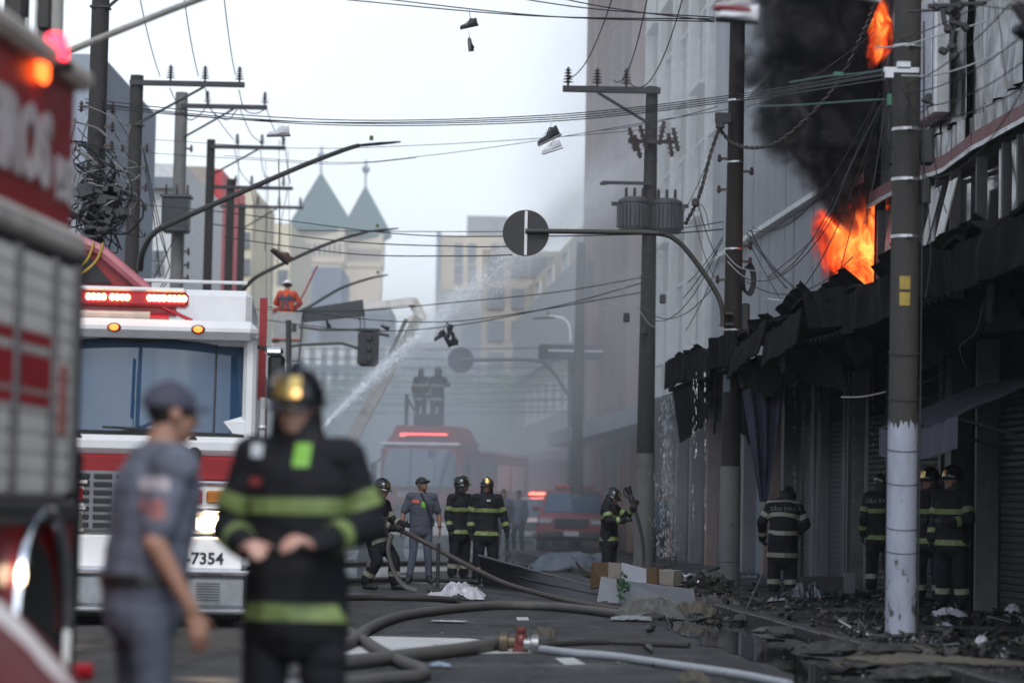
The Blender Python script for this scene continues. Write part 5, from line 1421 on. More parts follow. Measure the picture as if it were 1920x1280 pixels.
# grille with rows of slots
gr = part('grille', M('grille_grey', (.2, .2, .21), .35, metal=.6), ft, lambda q: q.box((-.2, -.01, 1.28), (.95, .08, .62), bev=.02))
for k in range(7):
    for j in range(4): part('slot', blackp, gr, lambda q, k=k, j=j: q.box((-.55 + .23 * j, -.055, 1.53 - k * .085), (.19, .02, .055), bev=.01))
for s in (-1, 1):
    part('chrome_strip', chrome, ft, lambda q, s=s: q.box((s * .82, -.02, 1.47), (.72, .1, .07), bev=.02))
    part('lamp_housing', silver, ft, lambda q, s=s: q.box((s * .8, 0, 1.2), (.62, .12, .5), bev=.03))
    part('warning_lamp', redlens, ft, lambda q, s=s: q.box((s * .62, -.07, 1.34), (.2, .06, .15), bev=.02))
    part('indicator', amberlens, ft, lambda q, s=s: q.box((s * .86, -.07, 1.34), (.2, .06, .13), bev=.02))
    part('trim', chrome, ft, lambda q, s=s: q.box((s * .8, -.06, 1.2), (.64, .08, .04), bev=.01))
    part('inner_lamp', M('lamp_grey', (.3, .3, .32), .25, metal=.6), ft, lambda q, s=s: q.box((s * .6, -.07, 1.06), (.17, .05, .17), bev=.03))
    part('headlight', headl, ft, lambda q, s=s: q.box((s * .82, -.08, 1.06), (.19, .06, .17), bev=.03))
bp_ = part('bumper', M('bumper_steel', (.4, .42, .44), .3, metal=.8, dirt=.2), ft, lambda q: (q.box((0, -.22, .36), (2.44, .5, .34), bev=.04), ))
part('bumper_edge', chrome, ft, lambda q: (q.box((0, -.24, .56), (2.5, .56, .05), bev=.02), q.box((0, -.24, .16), (2.46, .54, .06), bev=.02)))
part('front_plate', twhite, ft, lambda q: q.box((0, -.03, .75), (2.3, .1, .34), bev=.02))
lettering('J-7354', .17, blackp, ft, (.74, -.085, .69), (R(90), 0, 0), 'fleet_number', .004)
part('grate', M('grate', (.09, .1, .1), .5), ft, lambda q: [q.box((.82, -.485, .28 + .028 * k), (.24, .015, .012)) for k in range(7)])
part('lower_skirt', blackp, ft, lambda q: q.box((0, .3, .25), (2.2, .6, .36)))
# side pillar striped red and white, mirrors, grab rails on the viewer's right
part('side_rail', tred, ft, lambda q: q.box((1.29, .75, 2.95), (.08, .12, 1.1)))
part('side_tube', twhite, ft, lambda q: (q.tube([(1.31, .6, 2.42), (1.31, .62, 1.75)], .035, 8), q.ell((1.31, .6, 2.1), (.05, .05, .03), 10, 6)))
for s in (-1, 1):
    o = part('mirror', blackp, ft, lambda q, s=s: (q.box((s * 1.45, .35, 2.62), (.18, .2, .5), bev=.04), q.tube([(s * 1.22, .35, 2.95), (s * 1.5, .3, 2.92), (s * 1.45, .33, 2.8)], .022, 6)))
    part('mirror_glass', chrome, o, lambda q, s=s: q.box((s * 1.43, .455, 2.62), (.14, .01, .44)))
    part('mirror_cap', chrome, o, lambda q, s=s: q.box((s * 1.42, .3, 2.9), (.2, .16, .09), bev=.03))
part('roof_rail', twhite, ft, lambda q: q.tube([(-.4, 1, 3.68), (1.1, 1, 3.68)], .02, 6))
for y in (1.6, 6.5):
    for s in (-1, 1): wheel(ft, (s * 1.05, y, .5), .5, .3)
# red aerial platform folded over the cab
ap = part('aerial_arm', tred, ft, lambda q: (q.prism([(-1.6, 4.45), (-.52, 4.0), (-.2, 3.72), (.18, 3.42), (.05, 3.38), (-.4, 3.55), (-1.0, 3.6), (-1.7, 3.6)], .9, (0, .8, 0)),))
part('arm_rim', M('arm_rim_red', (.42, .12, .14), .4, coat=.3), ap, lambda q: q.tube([(-1.6, .78, 4.42), (-.85, .78, 4.12), (-.5, .78, 3.98), (-.3, .78, 3.82), (.16, .78, 3.44)], .07, 8))
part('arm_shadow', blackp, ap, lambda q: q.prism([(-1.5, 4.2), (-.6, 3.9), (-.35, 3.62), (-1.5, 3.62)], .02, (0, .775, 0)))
part('strap', M('yellow_strap', (.4, .27, .04), .6), ap, lambda q: [q.tube(spline([(-.55 + dx, .7, 4.05), (-.62 + dx, .68, 3.85), (-.78 + dx, .7, 3.7)], 4), .014, 6) for dx in (0, .1)])
# a dangling cable's reflection in the screen, modelled as a thin dark tube
q = MB(); q.tube(spline([scr(.02, .78), scr(.1, .7) + Vector((0, -.04, 0)), scr(.16, .4) + Vector((0, -.05, 0)), scr(.04, .06) + Vector((0, -.03, 0))], 8), .008, 5); q.build('cable_reflection', blackp, ft)

# ---- near fire truck: only its kerb side corner shows on the left edge
cx0, cd0 = P(145, 500, 11.9).x, 11.9
nt_dir = Vector((-0.09, -1.35)).normalized()
rz = math.atan2(nt_dir.y, nt_dir.x) + math.pi / 2     # local -Y runs towards the camera along the side
nf = empty('fire_truck', (cx0, cd0, 0), rz, 'blurred near fire truck at the left edge, red fascia over silver roller doors', 'fire truck', 'fire trucks in the street')
def npart(name, mat, fn, par=None, smooth=30): return part(name, mat, par or nf, fn, smooth)
npart('hull', tred, lambda q: (q.box((-1.2, -2.75, 2.8), (2.34, 5.5, .7), bev=.03), q.box((-1.2, -2.75, 1.2), (2.34, 5.3, 2.2))))
npart('roof_rim', M('rim_beige', (.55, .5, .44), .5, dirt=.2), lambda q: q.box((-1.18, -2.75, 3.17), (2.46, 5.54, .1), bev=.03))
npart('sill', M('sill_beige', (.5, .47, .43), .45, dirt=.3), lambda q: (q.box((-.02, -2.75, 2.42), (.12, 5.5, .12), bev=.03), ))
npart('gutter', blackp, lambda q: q.box((0.0, -2.75, 2.33), (.06, 5.4, .05)))
ys = [-.16, -.55, -1.18, -2.2, -3.2, -4.2, -5.2]
for i, y in enumerate(ys[:-1]):
    y1 = ys[i + 1]
    z0 = 1.30
    d = npart('roller_door', silver, lambda q, y=y, y1=y1: q.box((0.0, (y + y1) / 2 - .02, (2.3 + z0) / 2), (.06, abs(y1 - y) - .09, 2.3 - z0), bev=.01))
    for k in range(12):
        npart('slat', silver, lambda q, y=y, y1=y1, k=k: q.box((.034, (y + y1) / 2 - .02, z0 + .05 + k * .083), (.014, abs(y1 - y) - .12, .07), bev=.005), d)
    if i > 0:
        for z, h in ((1.95, .045), (1.815, .14), (1.70, .045)):
            npart('stripe', M('stripe_red', (.32, .02, .025), .45), lambda q, y=y, y1=y1, z=z, h=h: q.box((.044, (y + y1) / 2 - .02, z), (.006, abs(y1 - y) - .12, h)), d)
    else:
        npart('emblem', M('emblem_red', (.36, .13, .12), .5), lambda q, y=y, y1=y1: q.box((.044, (y + y1) / 2 - .03, 1.72), (.006, .14, .3)), d)
for y in ys: npart('door_frame', M('frame_grey', (.2, .19, .19), .45, metal=.4), lambda q, y=y: q.box((.015, y, 1.82), (.07, .07, 1.0), bev=.01))
npart('corner_post', blackp, lambda q: (q.box((-.06, .03, 1.85), (.16, .08, 1.1), bev=.02), q.box((-.1, .12, 1.15), (.22, .2, .75), bev=.03), q.box((-.1, .1, .7), (.2, .16, .6))))
npart('door_sill', M('frame_dark', (.05, .05, .052), .5), lambda q: (q.box((.0, -2.7, 1.24), (.1, 5.3, .1), bev=.02), q.box((-.06, .06, 1.26), (.14, .16, .1))))
# lower body with arch
def arch(q):
    yc, zc, r = -.60, .72, .46
    pts = [(0.0, .35), (0.0, 1.19), (-5.3, 1.19), (-5.3, .35)]
    out = [(0.02, .3), (0.02, 1.19), (-5.3, 1.19), (-5.3, .3), (yc - r, .3)]
    out += [(yc + r * math.cos(t), zc + r * 1.15 * math.sin(t)) for t in [math.pi - k / 14 * math.pi for k in range(15)]] + [(yc + r, .3)]
    q.prism(out, .06, (-.05, 0, 0), (0, 1, 0), (0, 0, 1), (1, 0, 0))
npart('side_skirt', tred, arch)
q = MB(); q.tube([Vector((.03, -.60 + .46 * math.cos(t), .72 + .53 * math.sin(t))) for t in [math.pi - k / 20 * math.pi for k in range(21)]], .03, 8, sq=(1.2, .8)); q.tube([(.03, -.14, .72), (.03, -.15, .3)], .045, 8); q.tube([(.03, -1.06, .72), (.03, -1.06, .2)], .045, 8); q.build('wheel_arch', chrome, nf)
wheel(nf, (-.16, -.60, .60), .56, .3)
wheel(nf, (-.16, -4.4, .52), .5, .3)
npart('step_lamp', emit('step_lamp', (1, .75, .5), 6), lambda q: q.ell((.045, -1.02, .98), (.02, .035, .05), 10, 6))
npart('hub_tag', M('lime_tag', (.25, .32, .05), .5), lambda q: q.box((.06, -.35, .38), (.02, .07, .08)))
npart('hose_valve', redlens, lambda q: q.cyl((.0, .2, .52), (.08, .2, .52), .04, n=12))
o = npart('roof_beacon', blackp, lambda q: q.cyl((.02, -.62, 3.12), (.02, -.62, 3.15), .08, n=14))
npart('dome', emit('beacon_red', (1.0, .03, .06), 3), lambda q: q.lathe([(.055, 3.15), (.055, 3.23), (.035, 3.27), (.001, 3.28)], (.02, -.62, 0), 14), o)
npart('amber_marker', amber, lambda q: q.box((.0, -.75, 3.09), (.04, .13, .1), bev=.02))
white_letters = M('letter_white', (.55, .5, .5), .5)
lettering('BOMBEIROS', .42, white_letters, nf, (-.02 + .006, -1.62, 2.76), (R(90), 0, R(90)), 'lettering', .02, 1.0)
lettering('193', .24, white_letters, nf, (-.02 + .006, -.24, 2.68), (R(90), 0, R(90)), 'lettering', .014)

# bumper of a vehicle at the very bottom left
fb = empty('parked_car', G(-70, 1330) + Vector((-.3, -.3, 0)), R(-20), 'pale blurred vehicle wing with a red lower edge at the bottom left corner', 'car')
pts = [P(-120, 1140, 8), P(-60, 1158, 8), P(-15, 1190, 8), P(30, 1240, 8), P(80, 1300, 8), P(125, 1380, 8)]
q = MB(); q.tube(spline(pts, 6), .036, 10, sq=(1.0, 2.6), up=Vector((0, 1, 0))); q.build('wing_edge', M('pale_wing', (.5, .47, .47), .4, dirt=.2), fb, world=True)
lo = [p + Vector((-.04, 0.02, -.13)) for p in spline(pts, 6)]
q = MB(); q.tube(lo, .1, 8, sq=(1.0, 2.2), up=Vector((0, 1, 0))); q.build('wing_panel', M('wing_dark_red', (.09, .012, .014), .5), fb, world=True)
q = MB(); a = P(-60, 1400, 8); q.box((a.x, 8.2, .35), (.9, 1.2, .5), bev=.1); q.build('body', tred, fb, world=True)
wheel(fb, (-.1, .2, .33), .33, .2)

fred = M('dull_truck_red', (0.2, 0.015, 0.022), 0.5, var=.1)
# ---- far red truck angled across the street, crew on the roof
D = 79
rt = empty('fire_truck', P(786, 950, D), R(-13), 'hazy red fire truck angled across the street with crew standing on its roof', 'fire truck', 'fire trucks in the street'); rt.location.z = 0
rp = lambda n, m_, f, par=None: part(n, m_, par or rt, f)
rp('chassis', blackp, lambda q: q.box((0, 4.5, .6), (2.3, 9, .5)))
rp('cab', fred, lambda q: (q.box((0, 1.3, 1.95), (2.5, 2.6, 2.3), bev=.15),))
rp('tank_body', fred, lambda q: (q.box((0, 6, 1.9), (2.5, 6.6, 2.0), bev=.08),))
rp('roof_edge', M('pale_roof_edge', (.6, .55, .56), .4), lambda q: (q.box((0, .05, 3.1), (2.4, .16, .1), bev=.03), q.box((1.2, 5.8, 2.95), (.1, 6.6, .1))))
def rs(a, b_): return Vector((-1.1 + 2.2 * a, -.19 + .12 * b_ + .1 * (2 * a - 1) ** 2, 1.85 + 1.1 * b_))
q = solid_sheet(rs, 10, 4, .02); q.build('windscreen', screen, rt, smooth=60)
rp('roof_hood', fred, lambda q: q.loft([[Vector((x, y, z)) for x, y in ((-w_, .3), (w_, .3), (w_, 2.6), (-w_, 2.6))] for w_, z in ((1.2, 3.1), (1.0, 3.35), (.85, 3.62), (.8, 3.66))]))
o = rp('light_bar', redlens, lambda q: q.box((.1, .28, 3.4), (1.5, .2, .1)))
rp('lamp', emit('far_red_lamp', (1, .1, .1), 2.5), lambda q: (q.box((.1, .17, 3.4), (1.3, .02, .05)), q.box((-.6, .17, 3.38), (.16, .03, .09))), o)
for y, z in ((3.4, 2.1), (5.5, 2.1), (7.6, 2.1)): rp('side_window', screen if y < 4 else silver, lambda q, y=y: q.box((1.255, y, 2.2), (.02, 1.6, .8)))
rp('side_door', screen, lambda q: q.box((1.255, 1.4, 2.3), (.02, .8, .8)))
rp('grille', blackp, lambda q: q.box((0, -.02, 1.15), (1.5, .08, .4), bev=.02))
rp('bumper', silver, lambda q: q.box((0, -.15, .6), (2.5, .4, .4), bev=.05))
for s in (-1, 1): rp('headlight', M('lamp_grey', (.3, .3, .32), .25), lambda q, s=s: q.box((s * .95, -.03, 1.1), (.3, .08, .2), bev=.03))
rp('side_headlamp', emit('far_amber', (1, .35, .12), 6), lambda q: q.ell((1.05, -.1, .9), (.08, .03, .09), 10, 6))
lettering('BOMBEIROS', .22, white_letters, rt, (-.1, .0, 1.62), (R(90), 0, 0), 'lettering', .004)
for s in (-1, 1): rp('mirror', blackp, lambda q, s=s: (q.box((s * 1.45, .1, 2.3), (.16, .2, .5), bev=.04), q.tube([(s * 1.2, .2, 2.7), (s * 1.45, .1, 2.5)], .03, 6)))
for y in (1.4, 6.5, 7.8):
    for s in (-1, 1): wheel(rt, (s * 1.05, y, .52), .52, .32)
q = MB(); q.tube([(-.62, .6, 3.6), (-.62, .6, 4.6)], .06, 8); q.tube([(-.62, .6, 4.5), (-.3, .6, 4.0), (.1, .6, 3.95)], .04, 8); q.box((.05, .7, 3.85), (.9, .3, .35), bev=.05); q.build('water_monitor', blackp, rt)

# ---- white police car and red pickup by the right kerb
def car(name, px, D, rz, L, Wd, zs, paint_, label, cat, pickup=False, lampc=None):
    c = empty(name, P(px, 950, D), rz, label, cat); c.location.z = 0
    zb, zh, zr = zs   # sill, bonnet, roof
    w = Wd / 2
    def sec(y, z0, z1, wt): return [Vector((-w, y, z0)), Vector((w, y, z0)), Vector((w * 1.0, y, z0 + (z1 - z0) * .6)), Vector((wt, y, z1)), Vector((-wt, y, z1)), Vector((-w, y, z0 + (z1 - z0) * .6))]
    part('body', paint_, c, lambda q: q.loft([sec(0, zb + .1, zh - .25, w * .86), sec(.12, zb, zh - .06, w * .92), sec(.35, zb, zh, w * .95), sec(1.5, zb, zh + .06, w * .97), sec(L - .2, zb, zh + .06, w * .95), sec(L, zb + .15, zh - .1, w * .9)]), 40)
    e1 = L * .62 if pickup else L - .5
    part('cabin', paint_, c, lambda q: q.loft([[Vector((-wt, y, z)), Vector((wt, y, z)), Vector((wt, y2, z)), Vector((-wt, y2, z))] for wt, y, y2, z in ((w * .95, 1.25, e1 + .3, zh + .03), (w * .9, 1.7, e1 + .1, (zh + zr) / 2), (w * .8, 2.1, e1 - .1, zr - .05), (w * .72, 2.25, e1 - .25, zr))]), 40)
    def s_(a, b_):
        t = .06 + .86 * b_; ww = (w * .86) * (1 - t) + (w * .74) * t
        return Vector((ww * (2 * a - 1), 1.25 + .85 * t - .03, zh + .03 + (zr - .05 - zh) * t))
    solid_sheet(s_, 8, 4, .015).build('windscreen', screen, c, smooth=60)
    for s in (-1, 1):
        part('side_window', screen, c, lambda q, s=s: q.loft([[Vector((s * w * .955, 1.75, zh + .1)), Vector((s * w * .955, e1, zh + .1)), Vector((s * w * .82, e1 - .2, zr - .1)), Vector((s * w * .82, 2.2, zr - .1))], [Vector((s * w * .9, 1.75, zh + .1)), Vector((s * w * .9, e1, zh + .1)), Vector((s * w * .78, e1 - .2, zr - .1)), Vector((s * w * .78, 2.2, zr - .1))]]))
        part('mirror', paint_, c, lambda q, s=s: q.box((s * (w + .08), 1.75, zh + .15), (.2, .12, .15), bev=.04))
        part('headlight', M('lamp_grey', (.3, .3, .32), .25), c, lambda q, s=s: q.box((s * w * .74, .02, zh - .2), (w * .42, .1, .16), bev=.03))
        for y in (.85, L - .95): wheel(c, (s * (w - .1), y, .36), .36, .22)
    part('grille', blackp, c, lambda q: q.box((0, .02, zh - .24), (w * .98, .08, .3), bev=.03))
    part('bumper', blackp, c, lambda q: q.box((0, .0, zb + .15), (w * 1.9, .2, .2), bev=.05))
    part('number_plate', M('plate_grey', (.4, .4, .42), .5), c, lambda q: q.box((0, -.11, zb + .2), (.42, .02, .13)))
    if lampc:
        o = part('light_bar', blackp, c, lambda q: q.box((0, 2.6, zr + .05), (1.1, .25, .08), bev=.02))
        for s in (-1, 1): part('lamp', lampc, o, lambda q, s=s: q.box((s * .3, 2.58, zr + .11), (.5, .22, .1), bev=.03))
    return c
pc = car('police_car', 988, 82, R(-14), 4.4, 1.75, (.3, .95, 1.62), twhite, 'white police car with lit red roof lights beside the red pickup', 'police car', lampc=emit('police_red', (1, .09, .05), 7))
part('stripe', M('stripe_red2', (.5, .05, .05), .5), pc, lambda q: (q.box((.885, 2.4, .78), (.02, 2.6, .12)), q.box((.885, 1.2, .6), (.02, .6, .2))))
pk = car('pickup_truck', 1072, 74, R(-3), 5.2, 1.95, (.4, 1.12, 1.8), fred, 'dark red pickup parked in the haze facing the camera', 'pickup', True, redlens)

# ---- bucket lift: boom and platform over the far left
bl_ = empty('boom_lift', P(655, 960, 74), 0, 'lift boom folded over the street carrying a grey bucket', 'boom lift'); bl_.location.z = 0
D = 70
def seg(a, b_, h0, h1, Da, Db, w=.25):
    A_, B_ = P(*a, Da), P(*b_, Db); q = MB(); d = (B_ - A_).normalized(); up = Vector((0, 1, 0)).cross(d); up = up.normalized()
    q.loft([[A_ + up * h0 / 2 * s + Vector((0, t * w / 2, 0)) for s, t in ((-1, -1), (1, -1), (1, 1), (-1, 1))], [B_ + up * h1 / 2 * s + Vector((0, t * w / 2, 0)) for s, t in ((-1, -1), (1, -1), (1, 1), (-1, 1))]]); return q
boomw = M('boom_white', (.62, .6, .57), .5, dirt=.3)
seg((568, 592), (682, 577), .33, .42, D, D, .3).build('boom_sleeve', M('boom_cover', (.05, .055, .06), .7, var=.3), bl_, world=True)
seg((682, 575), (778, 564), .16, .2, D, D, .25).build('upper_boom', boomw, bl_, world=True)
q = MB(); q.prism([(0, 0), (.28, .12), (.55, -.35), (.5, -.55), (-.1, -.52), (.2, -.3)], .3, P(762, 566, D), (1, 0, 0), (0, 0, 1), (0, 1, 0)); q.build('knuckle', boomw, bl_, world=True)
seg((785, 594), (655, 830), .24, .34, D, 72, .3).build('lower_boom', boomw, bl_, world=True)
seg((762, 598), (728, 672), .1, .12, D - .3, D, .1).build('ram', steel, bl_, world=True)
q = MB(); a = P(640, 835, 73); q.box((a.x, 75, 1.5), (1.5, 5, 1.4), bev=.06); q.build('truck_body', blue_grey, bl_, world=True)
for s in (-1, 1):
    for y in (73.4, 76.6): wheel(bl_, (s * .65 - .22, y - 74, .45), .45, .25)
bk = MB(); a, b_ = P(511, 586, D), P(567, 678, D); cxk = (a.x + b_.x) / 2
bk.loft([[Vector((cxk + sx * w_ / 2, D + sy * .35, z)) for sx, sy in ((-1, -1), (1, -1), (1, 1), (-1, 1))] for w_, z in ((.62, b_.z), (.7, (a.z + b_.z) / 2 - .1), (.78, a.z - .04), (.84, a.z))])
bko = bk.build('bucket', M('bucket_grey', (.33, .33, .33), .6, dirt=.25), bl_, world=True)
q = MB(); q.box((cxk + .2, D - .36, a.z - .4), (.12, .03, .2)); q.build('label_plate', darkm, bko, world=True)
q = MB(); q.box((cxk - .28, D - .33, a.z - .75), (.18, .06, .12)); q.build('latch', darkm, bko, world=True)
q = MB(); q.box((cxk, D - .38, a.z - .72), (.74, .04, .03)); q.tube([Vector((cxk - .37, D - .36, a.z + .02)), Vector((cxk - .2, D - .36, a.z + .08))], .05, 6); q.build('strap', M('orange_strap', (.45, .08, .03), .6), bko, world=True)
q = MB()
for (x0, y0, x1, y1) in ((674, 582, 672, 640), (680, 580, 682, 655), (668, 590, 676, 612)): q.tube(spline([P(x0, y0, D - .3), P((x0 + x1) / 2 + 3, (y0 + y1) / 2, D - .3), P(x1, y1, D - .3)], 5), .014, 5)
q.build('hanging_rope', wirem, bl_, world=True)
rp_ = MB(); rp_.tube([P(556, 578, D - .5), P(595, 498, D - .5)], .022, 8); rp_.build('hook_pole', M('pole_red', (.35, .04, .05), .5), bl_, world=True)

# ================================================================ water jet and falling water
waterw = M('water_spray', (.82, .86, .9), .25, var=.05, spec=.6)
JA, JB = P(596, 812, 62), P(1275, 250, 72)
def jpt(t): return JA.lerp(JB, t) + Vector((0, 0, 4 * .28 * t * (1 - t) * 1.5))
rnd = random.Random(11)
V, Fc = [], []
def drop(c, d, r, l):
    o = len(V); s = Vector((rnd.gauss(0, 1), rnd.gauss(0, 1), rnd.gauss(0, 1))).cross(d).normalized() * r; t2 = s.cross(d).normalized() * r
    V.extend([c - d * l, c + s, c - s * .5 + t2 * .87, c - s * .5 - t2 * .87, c + d * l]); Fc.extend([(o + a + 0, o + b_, o + c_) for a, b_, c_ in ((0, 2, 1), (0, 3, 2), (0, 1, 3), (4, 1, 2), (4, 2, 3), (4, 3, 1))])
for _ in range(11000):
    t = rnd.random() ** 1.7
    spread = .05 + .8 * t ** 1.1
    c = jpt(t); d = (jpt(min(1, t + .01)) - jpt(max(0, t - .01))).normalized()
    p = c + Vector((rnd.gauss(0, 1), rnd.gauss(0, 1), rnd.gauss(0, 1) - (.4 * t))) * spread * .5
    drop(p, d, rnd.uniform(.003, .009) * (1.1 - .5 * t), rnd.uniform(.02, .07))
q = MB(); q.add(V, Fc); jo = q.build('water_jet', waterw, smooth=0, clean=False); tag(jo, kind='stuff')
def jet_vol(E):
    # local x runs along the jet, 0 at the nozzle
    t = E.op('DIVIDE', E.op('ADD', E.x, JL / 2), JL)
    r = E.op('SQRT', E.op('ADD', E.op('MULTIPLY', E.y, E.y), E.op('MULTIPLY', E.z, E.z)))
    rad = E.op('MULTIPLY_ADD', t, 1.5, .12)
    k = E.rng(E.op('DIVIDE', r, rad), .15, 1, 1, 0, True)
    n = E.rng(E.noise(2.2, 5, .6, .5, (.35, 1, 1)), .35, .7, .1, 1.3)
    ends = E.rng(t, .85, 1, 1, 0)
    dd = E.op('MULTIPLY', E.op('MULTIPLY', k, n), E.op('MULTIPLY', ends, E.op('DIVIDE', .62, E.op('ADD', t, .28))))
    E.to('Density', dd)
    E.vol.inputs['Color'].default_value = (.97, .98, 1, 1)
jd = JB - JA; JL = jd.length
jm = graph_vol('jet_mist', jet_vol, .35)
o = vol_box('jet_mist', (JA + JB) / 2 + Vector((0, 0, .25)), (JL, 3.6, 3.6), jm)
o.rotation_mode = 'QUATERNION'; o.rotation_quaternion = jd.to_track_quat('X', 'Z'); tag(o, kind='stuff')
# water pouring off the end of the marquee
V, Fc = [], []
for _ in range(650):
    t = rnd.random(); c = P(rnd.gauss(1252, 7 + 5 * t), 690 + 360 * t + rnd.uniform(-10, 10), 49.5 + rnd.uniform(-.4, .4))
    if c.z > .02: drop(c, Vector((0, 0, 1)), rnd.uniform(.003, .007), rnd.uniform(.02, .06))
for _ in range(220):
    x = rnd.choice((1300, 1306, 1322, 1424, 1446, 1490, 1508, 1600, 1636)); t = rnd.random() ** 1.5
    c = P(x + rnd.gauss(0, 1.2), 700 + 300 * t, 41); drop(c, Vector((0, 0, 1)), .005, rnd.uniform(.02, .05))
q = MB(); q.add(V, Fc); tag(q.build('falling_water', waterw, smooth=0, clean=False), kind='stuff')
# ================================================================ people
skin = M('skin', (0.36, 0.19, 0.13), 0.55, var=0.08, scale=8)
skin_dark = M('skin_shaded', (0.22, 0.115, 0.08), 0.55, var=0.08, scale=8)
turnout = M('turnout_cloth', (0.009, 0.009, 0.012), 0.8, var=0.3, bump=0.35, bscale=60, spec=0.3)
trous = M('turnout_trousers', (0.009, 0.009, 0.013), 0.85, var=0.3, bump=0.3, bscale=60, spec=0.3)
uniform = M('grey_uniform', (0.12, 0.13, 0.17), 0.8, var=0.15, bump=0.3, bscale=70, spec=0.3)
uniform_t = M('grey_uniform_trousers', (0.075, 0.085, 0.115), 0.8, var=0.15, bump=0.3, bscale=70, spec=0.3)
bootm = M('boot_black', (0.012, 0.012, 0.012), 0.5)
bootr = M('boot_brown', (0.05, 0.035, 0.02), 0.6)
hairm = M('hair_black', (0.012, 0.01, 0.009), 0.6)
hoodm = M('balaclava', (0.02, 0.02, 0.022), 0.85)
helm = M('helmet_black', (0.012, 0.012, 0.014), 0.22, var=0.1, coat=0.3)
brass = M('helmet_brass', (0.5, 0.36, 0.13), 0.28, metal=0.85)
lime = M('lime_reflective', (0.18, 0.24, 0.08), 0.5, var=0.5, scale=7, dirt=.3, dirtcol=(.05, .07, .03))
silverb = M('silver_reflective', (0.26, 0.26, 0.2), 0.45, var=0.2, scale=9)
orange = M('orange_overall', (0.5, 0.06, 0.02), 0.75, var=0.2)
capm = M('cap_navy', (0.055, 0.055, 0.085), 0.8, bump=0.2, bscale=80)
capd = M('cap_black', (0.02, 0.02, 0.025), 0.8)
glovem = M('glove_dark', (0.015, 0.015, 0.016), 0.7)
wool = M('white_paint_helmet', (0.7, 0.7, 0.7), 0.35)
eyem = M('eye_dark', (0.02, 0.015, 0.012), 0.15)

V3 = Vector
def pose(**kw):
    """joint positions, figure facing -Y, +X is the viewer's right; 1.78 m tall"""
    j = dict(pelvis=V3((0, 0, .97)), waist=V3((0, .0, 1.12)), chest=V3((0, .0, 1.33)), neck=V3((0, .015, 1.49)), head=V3((0, -.01, 1.645)),
             sa=V3((.19, .0, 1.43)), sb=V3((-.19, .0, 1.43)), ea=V3((.25, .03, 1.14)), eb=V3((-.25, .03, 1.14)),
             wa=V3((.26, -.05, .90)), wb=V3((-.26, -.05, .90)), ha=V3((0, -.15, -1)), hb=V3((0, -.15, -1)),
             pa=V3((.10, 0, .93)), pb=V3((-.10, 0, .93)), ka=V3((.12, -.015, .51)), kb=V3((-.12, -.015, .51)),
             fa=V3((.13, .03, .10)), fb=V3((-.13, .03, .10)), ta=V3((.15, -.15, .045)), tb=V3((-.15, -.15, .045)), look=V3((0, -1, 0)), side=V3((1, 0, 0)))
    for k, v in kw.items(): j[k] = V3(v)
    return j

